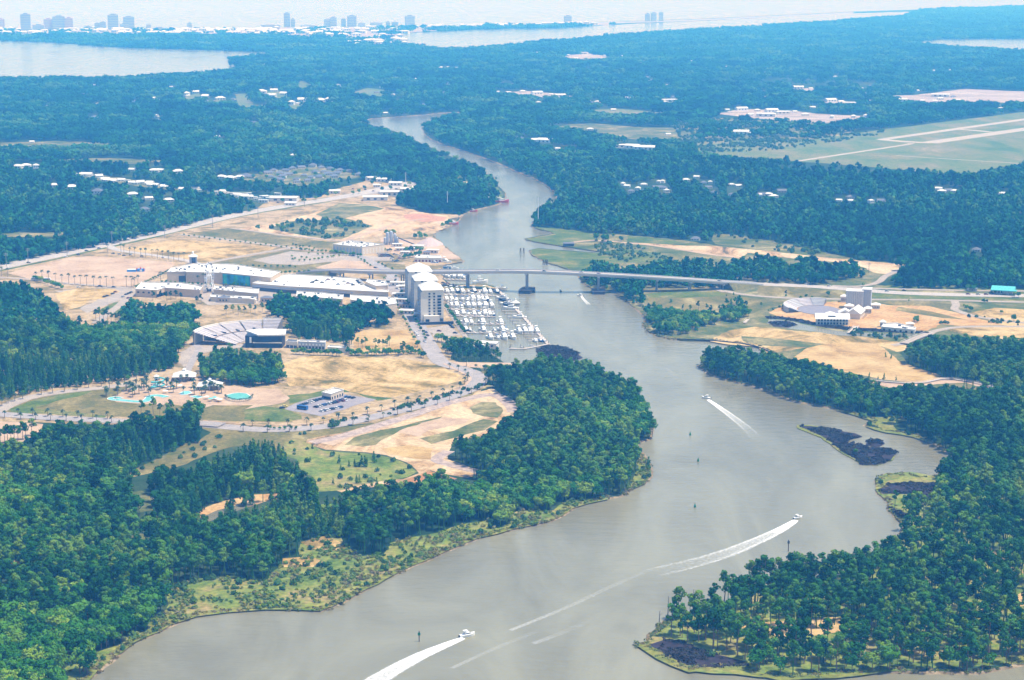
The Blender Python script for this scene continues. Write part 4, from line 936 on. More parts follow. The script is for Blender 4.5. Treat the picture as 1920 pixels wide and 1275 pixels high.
# ------------------------------------------------------------------ the air
def haze():
    b = MB(); b.box((0, 36700, 171), (141000, 78000, 344.0))
    m = bpy.data.materials.new('haze'); m.use_nodes = True
    t = m.node_tree; t.nodes.remove(t.nodes['Principled BSDF'])
    v = t.nodes.new('ShaderNodeVolumePrincipled')
    v.inputs['Color'].default_value = (0.08, 0.40, 1.0, 1)
    v.inputs['Absorption Color'].default_value = (1, 1, 1, 1)
    v.inputs['Density'].default_value = 0.000160
    v.inputs['Anisotropy'].default_value = 0.0
    t.links.new(v.outputs['Volume'], t.nodes['Material Output'].inputs['Volume'])
    MATS['haze'] = m
    o = obj('haze', b.mesh('haze', m)); tag(o, 'pale blue summer haze over the whole view', 'haze', kind='stuff')
haze()

# ------------------------------------------------------------------ buildings
UNIT = {}
def unit_box(mat):
    if mat not in UNIT:
        b = MB(); b.box((0, 0, 0), (1, 1, 1)); UNIT[mat] = b.mesh('unit_' + mat, mat)
    return UNIT[mat]
class Bld:
    def __init__(s, name, label, cat, at, group=None):
        s.o = tag(empty(name, (at[0], at[1], at[2] if len(at) > 2 else LZ)), label, cat, group); s.at = s.o.location.copy()
    def part(s, name, mb, mat, parent=None, label=None):
        mb.v = [(p[0] - s.at.x, p[1] - s.at.y, p[2] - s.at.z) for p in mb.v]
        o = obj(name, mb.mesh(name, mat), parent or s.o)
        if label: o['label'] = label
        return o
    def cube(s, name, c, d, mat, rz=0.0, parent=None):
        o = obj(name, unit_box(mat), parent or s.o)
        o.location = Vector(c) - s.at; o.scale = d; o.rotation_euler = (0, 0, rz)
        return o
def windows(B, p, q, z0, hgt, wid, n, mat='dark_glass', name='window', depth=0.3):
    p, q = Vector((p[0], p[1])), Vector((q[0], q[1])); a = math.atan2((q - p).y, (q - p).x)
    for i in range(n):
        c = p.lerp(q, (i + 0.5) / n)
        B.cube(name, (c.x, c.y, z0 + hgt / 2), (wid, depth, hgt), mat, a)
def flat(name, label, roof_px, h, wall='tan_wall', roof='white_roof', cat='building', units=0, win=(), parapet=0.7, group=None, door=None):
    """flat-roofed block; its roof outline is read at roof height"""
    poly = [G(p[0], p[1], LZ + h) for p in roof_px]
    c = sum((v for v in poly), Vector()) / len(poly)
    B = Bld(name, label, cat, (c.x, c.y, LZ), group)
    poly = [(v.x, v.y) for v in poly]
    n = len(poly)
    ar = sum(poly[i][0] * poly[(i + 1) % n][1] - poly[(i + 1) % n][0] * poly[i][1] for i in range(n))
    if ar < 0: poly = poly[::-1]
    B.poly = poly; B.h = h
    b = MB(); b.walls(poly, LZ - 0.3, LZ + h + parapet); B.part('wall', b, wall)
    b = MB(); b.sheet(poly, LZ + h); B.part('roof', b, roof)
    b = MB()
    for i in range(n):
        p, q = Vector(poly[i]), Vector(poly[(i + 1) % n]); L = (q - p).length
        b.box(((p.x + q.x) / 2, (p.y + q.y) / 2, LZ + h + parapet), (L, 0.6, 0.35), ang(p, q))
    B.part('parapet', b, 'white_roof' if wall != 'grey_wall' else 'pale_wall')
    rg = random.Random(len(label))
    k = 0; tries = 0
    xs = [p[0] for p in poly]; ys = [p[1] for p in poly]
    while k < units and tries < 900:
        tries += 1
        x, y = rg.uniform(min(xs), max(xs)), rg.uniform(min(ys), max(ys))
        if all(inside(poly, np.array([x + dx]), np.array([y + dy]))[0] for dx, dy in ((-2, -2), (2, -2), (2, 2), (-2, 2))):
            s = rg.uniform(1.4, 2.8); hh_ = rg.uniform(1.0, 1.8)
            B.cube('roof_unit', (x, y, LZ + h + hh_ / 2 + 0.004), (s, s * 0.8, hh_), rg.choice(['grey_wall', 'grey_roof', 'steel_dark', 'silver_paint']), 0.1); k += 1
    for (i0, z0, hg, wd, nn, mt) in win:
        # edge chosen by its index among the edges that face the camera, from left to right
        ed = sorted([i for i in range(n) if poly[(i + 1) % n][0] - poly[i][0] > 0.5], key=lambda i: poly[i][0])
        if i0 < len(ed):
            i = ed[i0]; windows(B, poly[i], poly[(i + 1) % n], LZ + z0, hg, wd, nn, mt)
    return B
# --- event hall with the blue-green mural
HALL = [(313,511),(349,510),(349,511),(417,512.5),(469,517.5),(507,521.5),(526,510.5),(439,496),(364,495),(322,503)]
B = flat('event_hall', 'long tan hall with white roof and blue green mural wall', HALL, 11.5, units=26, win=[(1, 1, 7, 8, 4, 'pale_wall'), (3, 0.5, 3.5, 3, 5, 'dark_glass')])
a0, a1 = G(417,512.5,LZ+11.5), G(469,517.5,LZ+11.5)
b = MB(); mid = a0.lerp(a1, 0.5); b.box((mid.x, mid.y - 0.35, LZ + 5.8), ((a1 - a0).length * 0.98, 0.5, 10.6), ang(a0, a1)); B.part('mural_panel', b, 'mural_blue', label='tall blue and green mural panel')
for t, m in ((0.1, 'mural_green'), (0.48, 'mural_green'), (0.9, 'mural_green')):
    c = a0.lerp(a1, t); B.cube('mural_stripe', (c.x, c.y - 0.75, LZ + 5.6), ((a1 - a0).length * 0.13, 0.4, 9.4), m, ang(a0, a1))
c = G(343,511,LZ+11.5); B.cube('door', (c.x - 1, c.y - 0.5, LZ + 4), (7, 0.8, 8), 'dark_glass')
flat('mall_wing', 'low tan mall wing with white roof beside the palm lane', [(254,543),(266,529.5),(341,531),(380,537.5),(375,545),(309,540.5),(294,545)], 7.5, units=14, win=[(0, 0.5, 3.2, 3, 5, 'dark_glass'), (1, 4.2, 1.6, 2.2, 4, 'dark_glass'), (2, 0.5, 3.2, 3.4, 12, 'dark_glass')])
flat('mall_wing', 'tan mall wing with white roof right of the Ferris wheel', [(400,543.5),(403,536.5),(486,542.5),(484,551.5)], 7.0, units=10, win=[(0, 0.5, 3.0, 3.4, 14, 'dark_glass')])
flat('shop_row', 'low cream shop row in front of the mall wing', [(394,557.5),(396,553),(481,558),(477,562.5)], 4.2, 'cream_wall', units=12, win=[(0, 0.3, 2.6, 2.6, 15, 'dark_glass')])
flat('shop_row', 'long cream shop block with roof parking beside the street', [(473,532),(500,521),(542,514.5),(600,518),(672,523),(684,534),(728,545),(728,549),(662,545.5),(600,541),(540,538)], 7.0, 'cream_wall', units=14, win=[(0, 0.4, 3.4, 4, 12, 'dark_glass'), (1, 0.4, 3.4, 4, 10, 'dark_glass'), (2, 0.4, 3.4, 4, 10, 'dark_glass'), (3, 0.4, 3.4, 4, 9, 'dark_glass'), (0, 4.2, 1.8, 2.5, 16, 'blue_grey_wall'), (1, 4.2, 1.8, 2.5, 12, 'blue_grey_wall'), (2, 4.2, 1.8, 2.5, 12, 'blue_grey_wall')])
flat('shop_block', 'white roofed block standing on the roof parking edge', [(686,529),(690,524),(722,527),(727,536),(705,537)], 10.5, 'tan_wall', units=4)
flat('shop_row', 'white roofed shop row just above the town wood', [(556,556),(557,546.5),(600,549),(644,553.5),(642,562)], 5.5, 'cream_wall', units=9, win=[(0, 0.4, 3, 3, 12, 'dark_glass')])
flat('shop_row', 'white roofed shop row ending at the tower street', [(657,563),(657,553.5),(740,558.5),(744,570),(725,573)], 9.5, 'cream_wall', units=10, win=[(0, 1, 4, 3, 10, 'dark_glass'), (1, 3, 3.5, 6, 1, 'dark_glass')])
B = flat('cinema', 'big pale box cinema with rooftop units behind the bridge', [(624,458.5),(657,451.5),(721,458.5),(679,464)], 9.5, 'cream_wall', units=26, win=[(0, 1, 6.5, 2.2, 9, 'blue_grey_wall'), (1, 1, 6.5, 2.2, 7, 'pale_wall')])
flat('stage_office', 'low blue grey building at the amphitheatre wood edge', [(559,641.5),(562,638.5),(611,640),(609,643.5)], 6.0, 'blue_grey_wall', units=2, win=[(0, 0.5, 2.2, 2, 8, 'dark_glass'), (0, 3.4, 1.6, 1.6, 8, 'white_paint')])
flat('stage_office', 'smaller pale shed at the edge of the town wood', [(614,652),(618,648.5),(650,650),(648,654)], 3.8, 'pale_wall')
flat('stage_office', 'dark low stage annex beside the amphitheatre', [(536,641),(540,637.5),(558,638.5),(557,642.5)], 5.5, 'pale_wall', 'grey_roof', win=[(0, 0.3, 2.5, 3, 3, 'dark_glass')])
flat('bathhouse', 'white roofed bathhouse at the visitor car park', Z(480,640,3.84,[(475,372),(560,338),(632,352),(540,385)]), 4.6, 'cream_wall', win=[(0, 0.6, 2, 1.6, 6, 'dark_glass'), (1, 0.6, 2, 1.6, 5, 'dark_glass')])
def hip_house(name, label, px, py, L, W, h, rise, rz=0.0, wall='cream_wall', roof='white_roof', cat='pavilion', over=1.0, group=None, open_=False, cupola=True):
    g = G(px, py); B = Bld(name, label, cat, g, group)
    if open_:
        b = None
        for i in (-1, 0, 1):
            for j in (-1, 1):
                a, c = i * L * 0.42, j * W * 0.42
                q = (g.x + a * math.cos(rz) - c * math.sin(rz), g.y + a * math.sin(rz) + c * math.cos(rz))
                b = MB(); b.tube((q[0], q[1], LZ - 0.2), (q[0], q[1], LZ + h), 0.3, 0.25, 6); B.part('post', b, 'white_paint')
        b = MB(); b.box((g.x, g.y, LZ + 1.2), (L * 0.5, W * 0.5, 2.4), rz); B.part('counter', b, 'tan_wall')
    else:
        b = MB(); b.box((g.x, g.y, LZ + h / 2), (L, W, h), rz); B.part('wall', b, wall)
        cs, sn = math.cos(rz), math.sin(rz)
        def W2(a, c): return (g.x + a * cs - c * sn, g.y + a * sn + c * cs)
        windows(B, W2(-L / 2, -W / 2 - 0.05), W2(L / 2, -W / 2 - 0.05), LZ + h * 0.25, h * 0.45, L / 12, 5)
    b = MB(); b.hip((g.x, g.y), L, W, LZ + h, rise, rz, over=over); r = B.part('roof', b, roof)
    if cupola:
        b = MB(); b.box((g.x, g.y, LZ + h + rise), (W * 0.14, W * 0.14, 1.4), rz); b.hip((g.x, g.y), W * 0.2, W * 0.2, LZ + h + rise + 0.7, 1.2, rz); B.part('cupola', b, 'white_paint', parent=r)
    return B
hip_house('water_park_pavilion', 'white hip roofed pavilion at the water park walk', 346, 712, 17, 15, 4.0, 4.2, 0.1, open_=True)
hip_house('water_park_pavilion', 'wide white hip roofed snack pavilion beside the wave pool wood', 394, 729, 18, 13, 3.6, 3.6, 0.05, open_=True)
hip_house('dock_house', 'small white hip roofed hut on the outer dock', 967, 573.5, 6.5, 6.5, 3.5, 2.6, 0.3, 'pale_wall', over=0.5)
hip_house('tower_porch', 'white canopy porch at the foot of the tower', 786, 594, 8, 10, 3.6, 1.4, 0.1, open_=True, cupola=False)
hip_house('bridge_kiosk', 'white kiosk roof below the bridge by the tower', 753, 541, 9, 7, 3.2, 1.0, 0.1, open_=True, cupola=False)
# --- clock pavilion
g = G(362.5, 495.5); B = Bld('entrance_tower', 'pale blue square entrance tower with white hip roof', 'tower', g)
b = MB(); b.box((g.x, g.y, LZ + 4.7), (8.0, 8.0, 9.4), 0.25); B.part('wall', b, 'blue_grey_wall')
b = MB(); b.box((g.x + 1.2, g.y - 4.05, LZ + 4.9), (4.4, 0.5, 6), 0.25); B.part('window', b, 'dark_glass')
b = MB(); b.hip((g.x, g.y), 8, 8, LZ + 9.4, 3.2, 0.25, over=1.2); r = B.part('roof', b, 'white_roof')
b = MB(); b.tube((g.x, g.y, LZ + 11.8), (g.x, g.y, LZ + 14), 1.3, 1.1, 8); b.tube((g.x, g.y, LZ + 14), (g.x, g.y, LZ + 15.4), 1.4, 0.1, 8); B.part('cupola', b, 'white_paint', parent=r)

# --- the tall condominium on the marina
def condo():
    A = G(792, 604.5); Rr = G(833, 604.5); Bk = G(763, 553)
    B = Bld('condominium_tower', 'tall cream condominium with stepped white hip roofs beside the marina', 'tower', A)
    ax = (Bk - A); Lt = ax.length; ax = ax.normalized(); rz = math.atan2(ax.y, ax.x)
    wdt = (Rr - A).length * 0.98
    nx = Vector((ax.y, -ax.x, 0))          # towards the marina
    H_ = 31.0; fh = 2.85
    blocks = [(0, 32, 0.0, 0.0, True), (32, 58, 3.5, 10.5, False), (58, 90, -0.8, 0.0, True), (90, 116, 2.7, 10.5, False), (116, 148, -1.6, 0.0, True)]
    for v0, v1, back, low, main in blocks:
        bl = v1 - v0; hb = H_ - low; w_ = wdt - back * 1.6
        c = A + ax * ((v0 + v1) / 2) + nx * (back + w_ / 2)
        b = MB(); b.box((c.x, c.y, LZ + hb / 2), (bl - 0.03, w_, hb), rz); B.part('wall', b, 'pale_wall' if main else 'blue_grey_wall')  # recessed links in blue grey: the facade's bluish shade put into the colour
        b = MB()
        if main: b.hip((c.x, c.y), bl, w_, LZ + hb + 0.06, 6.6, rz, over=0.9, ridge=8)
        else: b.hip((c.x, c.y), bl + 4, w_ * 0.7, LZ + hb + 0.06, 3.4, rz, over=0.2)
        B.part('roof', b, 'white_roof')
        if not main:
            b = MB(); b.box((c.x, c.y, LZ + hb + 0.35), (bl - 1, w_ * 0.96, 0.7), rz); B.part('roof_terrace', b, 'grey_roof')
        if main and v0 > 0:
            for f in (8, 9):
                for t in (0.3, 0.5, 0.78):
                    q = A + ax * (v0 - 0.05) + nx * (back + w_ * t)
                    B.cube('window', (q.x, q.y, LZ + 4.6 + f * fh), (2.2, 0.3, 1.6), 'dark_glass', math.atan2(nx.y, nx.x))
        nbay = 4 if main else 2
        for f in range(10 if main else 6):
            z = LZ + 3.4 + f * fh
            for i in range(nbay):
                q = A + ax * (v0 + bl * (i + 0.5) / nbay) + nx * back
                B.cube('window', (q.x - nx.x * 0.04, q.y - nx.y * 0.04, z + 1.3), (bl / nbay * 0.66, 0.3, 1.9), 'dark_glass', rz)
                if main and i in (0, 1, 2, 3):
                    q2 = q - nx * 0.75
                    B.cube('balcony', (q2.x, q2.y, z - 0.1), (bl / nbay * 0.74, 1.5, 1.0), 'blue_grey_wall', rz)
        if main:
            for t in (0.02, 0.5, 0.98):
                q = A + ax * (v0 + bl * t) + nx * (back - 0.5)
                B.cube('pilaster', (q.x, q.y, LZ + hb / 2 - 0.8), (1.3, 1.9, hb - 1.6), 'pale_wall', rz)
    # end wall towards the viewer
    end = math.atan2(nx.y, nx.x)
    for f in range(8):
        z = LZ + 7.6 + f * fh
        for t in (0.34, 0.56):
            q = A + nx * (wdt * t) - ax * 0.05
            B.cube('window', (q.x, q.y, z), (1.7, 0.3, 1.5), 'dark_glass', end)
        q = A + nx * (wdt * 0.80) - ax * 0.05
        if f < 7:
            B.cube('balcony_opening', (q.x, q.y, z), (3.6, 0.3, 2.2), 'dark_glass', end)
            q = q - ax * 0.5
            B.cube('balcony', (q.x, q.y, z - 1.25), (4.0, 1.2, 0.45), 'grey_wall', end)
    b = MB()
    q = A + nx * (wdt * 0.42) - ax * 2.2
    b.box((q.x, q.y, LZ + 3.4), (wdt * 0.72, 4.4, 6.8), end); B.part('base_block', b, 'pale_wall')
    q = A + nx * (wdt * 0.22) - ax * 4.6
    B.cube('doorway', (q.x, q.y, LZ + 1.9), (3.6, 0.5, 3.6), 'dark_glass', end)
    q = A + nx * (wdt * 0.9) - ax * 1.0
    B.cube('doorway', (q.x, q.y, LZ + 1.9), (3.0, 2.4, 3.6), 'steel_dark', end)
    q = A + nx * (wdt * 0.55) - ax * 14
    B2 = Bld('screen_wall', 'dark low screen wall in front of the cream tower', 'wall', (q.x, q.y, LZ))
    b = MB(); b.box((q.x, q.y, LZ + 1.3), (34, 0.6, 2.6), end + 0.06); B2.part('wall', b, 'dark_cladding')
    b = MB(); b.box((q.x, q.y, LZ + 2.75), (34.4, 0.9, 0.3), end + 0.06); B2.part('coping', b, 'grey_roof')
condo()

# --- Ferris wheel, seen edge-on
def ferris():
    g = G(393, 547); B = Bld('ferris_wheel', 'white Ferris wheel seen edge-on between the mall wings', 'Ferris wheel', g)
    R_ = 14.0; zc = LZ + 17.0; yaw = 0.14
    ux = Vector((math.sin(yaw), math.cos(yaw), 0)); nx = Vector((math.cos(yaw), -math.sin(yaw), 0))
    C = Vector((g.x, g.y, zc)); n = 20
    def P(t, r, s): return C + ux * (r * math.cos(t)) + Vector((0, 0, r * math.sin(t))) + nx * s
    for s in (-0.9, 0.9):
        b = MB()
        for i in range(n): b.tube(P(6.2832 * i / n, R_, s), P(6.2832 * (i + 1) / n, R_, s), 0.22, 0.22, 5, False)
        B.part('rim', b, 'steel_white')
        for i in range(n):
            b = MB(); b.tube(C + nx * s, P(6.2832 * i / n, R_, s), 0.09, 0.09, 4, False); B.part('spoke', b, 'steel_white')
    b = MB(); b.tube(C - nx * 2.6, C + nx * 2.6, 0.9, 0.9, 10); B.part('hub', b, 'steel_white')
    for i in range(n):
        p = P(6.2832 * i / n, R_ + 0.2, 0); b = MB(); b.box((p.x, p.y, p.z - 1.0), (1.5, 1.5, 1.5), yaw); b.hip((p.x, p.y), 1.7, 1.7, p.z - 0.25, 0.5, yaw); B.part('gondola', b, 'steel_dark' if i % 2 else 'blue_grey_wall')
    for s in (-1, 1):
        for t in (-1, 1):
            f = Vector((g.x, g.y, LZ)) + nx * (s * 5.2) + ux * (t * 5.0)
            b = MB(); b.tube(f, C + nx * (s * 2.2), 0.45, 0.3, 6); B.part('leg', b, 'steel_white')
    b = MB(); b.box((g.x, g.y, LZ + 0.5), (13, 12, 1.0), yaw); B.part('platform', b, 'concrete')
    b = MB(); b.box((g.x, g.y - 3, LZ + 2.2), (4.5, 4, 2.4), yaw); B.part('ticket_booth', b, 'dark_cladding')
ferris()

# --- amphitheatre
def amphi():
    C = G(492, 648); B = Bld('amphitheatre', 'open amphitheatre with pale tiered seating fan and black stage house', 'amphitheatre', C)
    tiers = 15
    secs = [(78, 96), (97.5, 116), (117.5, 136), (137.5, 156), (157.5, 178)]
    for si, (a0, a1) in enumerate(secs):
        b = MB(); r_in, r_out = 24.0, 61.0 if si else 54.0
        z_max = 10.5 if si else 13.0
        for k in range(tiers):
            ra = r_in + (r_out - r_in) * k / tiers; rb = r_in + (r_out - r_in) * (k + 1) / tiers
            z = LZ + 1.0 + z_max * ((k + 1) / tiers) ** 1.15
            zp = LZ + 0.2 if k == 0 else LZ + 1.0 + z_max * (k / tiers) ** 1.15
            vs = []; m = 5
            for i in range(m + 1):
                t = math.radians(a0 + (a1 - a0) * i / m)
                c, s = math.cos(t), math.sin(t)
                vs += [(C.x + ra * c, C.y + ra * s, zp), (C.x + ra * c, C.y + ra * s, z), (C.x + rb * c, C.y + rb * s, z)]
            fs = []
            for i in range(m):
                o = i * 3; p = o + 3
                fs += [(o, o + 1, p + 1, p), (o + 1, o + 2, p + 2, p + 1)]
            b.add(vs, fs)
        B.part('seating_section', b, 'seat_grey')
        b = MB(); vs = []; m = 6
        for i in range(m + 1):
            t = math.radians(a0 - 0.6 + (a1 - a0 + 1.2) * i / m); c, s = math.cos(t), math.sin(t)
            vs += [(C.x + r_out * c, C.y + r_out * s, LZ), (C.x + r_out * c, C.y + r_out * s, LZ + z_max + 2.4), (C.x + (r_out + 1.2) * c, C.y + (r_out + 1.2) * s, LZ + z_max + 2.4), (C.x + (r_out + 1.2) * c, C.y + (r_out + 1.2) * s, LZ)]
        fs = []
        for i in range(m):
            o, p = i * 4, i * 4 + 4
            fs += [(o, o + 1, p + 1, p), (o + 1, o + 2, p + 2, p + 1), (o + 2, o + 3, p + 3, p + 2)]
        b.add(vs, fs); B.part('rear_wall', b, 'pale_wall')
        if 0 < si:
            t = math.radians(a0 + 9); r = r_in + 22; c, s = math.cos(t), math.sin(t)
            b = MB(); b.box((C.x + r * c, C.y + r * s, LZ + 6.4), (5.0, 2.2, 2.6), t); B.part('vomitory', b, 'dark_cladding')
    b = MB(); vs = []; m = 18
    for i in range(m + 1):
        t = math.radians(76 + 104 * i / m); vs.append((C.x + 43 * math.cos(t), C.y + 43 * math.sin(t)))
    p3 = [Vector((v[0], v[1], 0)) for v in vs]
    B.part('cross_aisle', ribbon(p3, 1.6, LZ + 6.9), 'dam_gravel')
    b = MB(); b.box((C.x + 3, C.y - 2, LZ + 5.5), (33, 18, 11.0), -0.04); sh = B.part('stage_house', b, 'dark_cladding')
    b = MB(); b.prism([(C.x - 16, C.y + 9), (C.x - 2, C.y - 13), (C.x + 22, C.y - 11.5), (C.x + 20, C.y + 15), (C.x - 4, C.y + 17)], LZ + 11.05, LZ + 12.3, True); B.part('stage_roof', b, 'white_roof')
    b = MB(); b.box((C.x + 6, C.y - 11.6, LZ + 4.8), (26, 0.8, 0.8), -0.04); B.part('railing', b, 'pale_wall', parent=sh)
    b = MB(); b.box((C.x - 9, C.y - 11.4, LZ + 7.2), (1.6, 0.9, 5), -0.04); B.part('banner', b, 'white_paint', parent=sh)
    b = MB(); b.box((C.x - 1, C.y + 12, LZ + 0.7), (24, 10, 1.4), 0); B.part('stage_floor', b, 'arena_floor')
    for t in (0.2, 0.8):
        x = C.x - 14 + 34 * t; b = MB(); b.tube((x, C.y + 8, LZ), (x, C.y + 8, LZ + 11), 0.5, 0.5, 6); B.part('roof_post', b, 'steel_dark')
amphi()

# --- right-bank entertainment buildings
def park_buildings():
    g = G(1611, 577); B = Bld('fly_tower', 'tall pale grey ribbed tower block in the sand', 'tower', g)
    b = MB(); b.box((g.x - 4.5, g.y, LZ + 8.7), (16.5, 14, 17.4), -0.25); B.part('wall', b, 'grey_wall')
    b = MB(); b.box((g.x + 7.8, g.y + 2, LZ + 9.4), (8.6, 14, 18.8), -0.25); B.part('side_wall', b, 'blue_grey_wall')
    for i in range(9):
        t = (i + 0.5) / 9 - 0.5; c, s = math.cos(-0.25), math.sin(-0.25)
        x = g.x - 4.5 + t * 16 * c + 7.15 * s; y = g.y + t * 16 * s - 7.15 * c
        B.cube('rib', (x, y, LZ + 8.6), (0.5, 0.5, 16.8), 'pale_wall', -0.25)
    for i in range(4):
        t = (i + 0.5) / 4 - 0.5; c, s = math.cos(-0.25), math.sin(-0.25)
        B.cube('rib', (g.x + 7.8 + t * 8 * c + 7.15 * s, g.y + 2 + t * 8 * s - 7.15 * c, LZ + 9.3), (0.4, 0.4, 18), 'grey_wall', -0.25)
    b = MB(); b.box((g.x - 4.5, g.y, LZ + 17.7), (17.4, 15, 0.5), -0.25); b.box((g.x + 7.8, g.y + 2, LZ + 19.1), (9.4, 15, 0.5), -0.25); B.part('roof', b, 'white_roof')
    # gallery house
    g = G(1561, 609); B = Bld('gallery_house', 'white two storey gallery house with long pale roof by the channel', 'house', g)
    b = MB(); b.box((g.x, g.y + 4, LZ + 3), (30, 9, 6), -0.08); B.part('wall', b, 'pale_wall')
    b = MB(); b.gable((g.x, g.y + 3.2), 31, 12, LZ + 6, 4.6, -0.08, 0.8); r = B.part('roof', b, 'white_roof')
    B.cube('dormer', (g.x - 1, g.y - 0.4, LZ + 8.3), (7, 1.6, 1.1), 'grey_roof', -0.08, parent=None)
    for f in range(2):
        for i in range(10):
            t = (i + 0.5) / 10 - 0.5
            B.cube('window', (g.x + t * 29, g.y - 0.55 - t * 29 * 0.08, LZ + 1.5 + f * 3), (1.7, 0.3, 1.9), 'dark_glass', -0.08)
    for i in range(11):
        t = i / 10 - 0.5; b = MB(); x, y = g.x + t * 30, g.y - 2.4 - t * 30 * 0.08
        b.tube((x, y, LZ - 0.2), (x, y, LZ + 6), 0.18, 0.18, 5); B.part('post', b, 'white_paint')
    b = MB(); b.box((g.x, g.y - 1.5, LZ + 3.0), (30, 2.4, 0.25), -0.08); B.part('gallery_floor', b, 'white_paint')
    # barn with big white roof
    g = G(1607, 597); B = Bld('barn_hall', 'big white roofed barn hall joined below the grey tower', 'hall', g)
    b = MB(); b.box((g.x, g.y + 8, LZ + 2.6), (13, 26, 5.2), -0.35); B.part('wall', b, 'cream_wall')
    b = MB(); b.gable((g.x, g.y + 8), 26, 13, LZ + 5.2, 5.0, -0.35 + math.pi / 2, 0.8); B.part('roof', b, 'white_roof')
    b = MB(); b.box((g.x - 10, g.y + 10, LZ + 2.2), (12, 13, 4.4), -0.1); B.part('side_hall', b, 'pale_wall')
    b = MB(); b.gable((g.x - 10, g.y + 10), 13, 12, LZ + 4.4, 3.4, -0.1 + math.pi / 2, 0.6); B.part('side_roof', b, 'white_roof')
    for i in range(4): B.cube('door', (g.x + 5.5 + i * 0.1 + i * 2.0, g.y - 2.8 + i * 5.4, LZ + 1.6), (0.4, 2.2, 3.0), 'tan_wall', -0.35)
    for i, (px, py, s, h) in enumerate([(1592, 582, 8, 5), (1627, 587, 7, 5), (1642, 578, 8, 4), (1556, 594, 8, 3.4), (1582, 566, 6, 6), (1655, 613, 5, 5)]):
        hip_house('roof_pavilion', ['small white hip roof above the barn', 'white hip roof at the barn end', 'white hip roof shelter beside the grey tower', 'white hip roof at the arena edge', 'little roof behind the grey tower', 'small square lookout beside the channel'][i], px, py, s, s, h, 2.2, -0.2, 'pale_wall', cupola=False, over=0.7)
    # arena
    g = G(1527, 578); B = Bld('arena_grandstand', 'curved open grandstand round a grey arena floor', 'grandstand', g)
    b = MB(); n = 20; ring = [(g.x + 3 + 21 * math.cos(6.2832 * i / n), g.y - 12 + 27 * math.sin(6.2832 * i / n)) for i in range(n)]
    b.prism(ring, LZ + 0.1, LZ + 0.45); B.part('arena_floor', b, 'arena_floor')
    for sct in range(5):
        b = MB()
        for k in range(6):
            ra, rb = 22 + k * 2.2, 24.2 + k * 2.2; z = LZ + 1.0 + k * 0.9
            vs = []; m = 4
            for i in range(m + 1):
                t = math.radians(68 + sct * 27 + 26 * i / m); c, s = math.cos(t), math.sin(t) * 1.25
                vs += [(g.x + 3 + ra * c, g.y - 12 + ra * s, z - 0.9), (g.x + 3 + ra * c, g.y - 12 + ra * s, z), (g.x + 3 + rb * c, g.y - 12 + rb * s, z), (g.x + 3 + rb * c, g.y - 12 + rb * s, LZ)]
            fs = []
            for i in range(m):
                o, p = i * 4, i * 4 + 4
                fs += [(o, o + 1, p + 1, p), (o + 1, o + 2, p + 2, p + 1), (o + 2, o + 3, p + 3, p + 2)]
            b.add(vs, fs)
        B.part('seating_section', b, 'seat_grey' if sct % 2 else 'grey_wall')
    # deck with low sheds
    flat('channel_shed', 'low pale shed row on the deck beside the channel', Z(1440,500,4,[(850,455),(870,430),(960,425),(1110,460),(1100,478)]), 3.2, 'pale_wall', units=4, win=[(0, 0.3, 2, 2, 6, 'dark_glass')])
    hip_house('channel_hut', 'small pale hut at the end of the channel deck', 1706, 612, 6, 6, 3, 1.6, 0, 'pale_wall', cupola=False)
    # fuel station
    g = G(1884, 552); B = Bld('fuel_station', 'teal roofed fuel station beside the highway', 'station', g)
    b = MB(); b.gable((g.x + 1, g.y + 10), 22, 18, LZ + 4.2, 3.2, -0.35, 1.0); B.part('roof', b, 'teal_roof')
    b = MB(); b.box((g.x + 1, g.y + 10, LZ + 2.1), (20, 15, 4.2), -0.35); B.part('wall', b, 'pale_wall')
    b = MB(); b.box((g.x - 2, g.y - 3, LZ + 4.9), (26, 9, 0.8), -0.35); B.part('canopy', b, 'teal_roof')
    for i in range(4):
        x = g.x - 12 + i * 6.6; y = g.y - 3 + 10 * 0.35 - i * 6.6 * 0.35
        b = MB(); b.tube((x, y, LZ), (x, y, LZ + 4.5), 0.3, 0.3, 6); B.part('canopy_post', b, 'white_paint')
        B.cube('pump', (x + 1.4, y, LZ + 0.9), (0.9, 0.7, 1.8), 'steel_white')
    windows(B, (g.x - 6, g.y + 4.6), (g.x + 7, g.y + 0.2), LZ + 0.8, 2.2, 1.6, 6)
    hip_house('roadside_hut', 'small hut under the trees beside the fuel station', 1822, 545, 9, 7, 3, 1.6, 0, 'pale_wall', 'grey_roof', cat='hut', cupola=False)
park_buildings()
def footbridge(name, label, px, width, z, mat):
    path = [G(*p) for p in px]
    B = Bld(name, label, 'footbridge', path[0])
    b = ribbon(path, width, z); top = [(v[0], v[1], v[2] - 0.35) for v in b.v]
    b2 = MB(); b2.v = list(b.v) + top; n = len(b.v)
    b2.f = list(b.f) + [tuple(reversed([i + n for i in f])) for f in b.f]
    B.part('deck', b2, mat)
    for s in (-1, 1):
        r = MB()
        for i in range(len(path) - 1):
            d = (path[i + 1] - path[i]).normalized(); nn = Vector((-d.y, d.x, 0)) * (s * width / 2)
            p, q = path[i] + nn, path[i + 1] + nn
            r.tube((p.x, p.y, z + 1.0), (q.x, q.y, z + 1.0), 0.12, 0.12, 4)
        B.part('railing', r, 'pale_wall')
    for i, p in enumerate(path):
        b = MB(); b.tube((p.x, p.y, -0.8), (p.x, p.y, z - 0.3), 0.3, 0.3, 6); B.part('post', b, 'pile_wood')
    return B
footbridge('footbridge', 'short plank bridge over the channel to the park buildings', Z(1440,500,4,[(610,505),(640,480),(665,455)]), 5, LZ + 1.2, 'dock_wood')
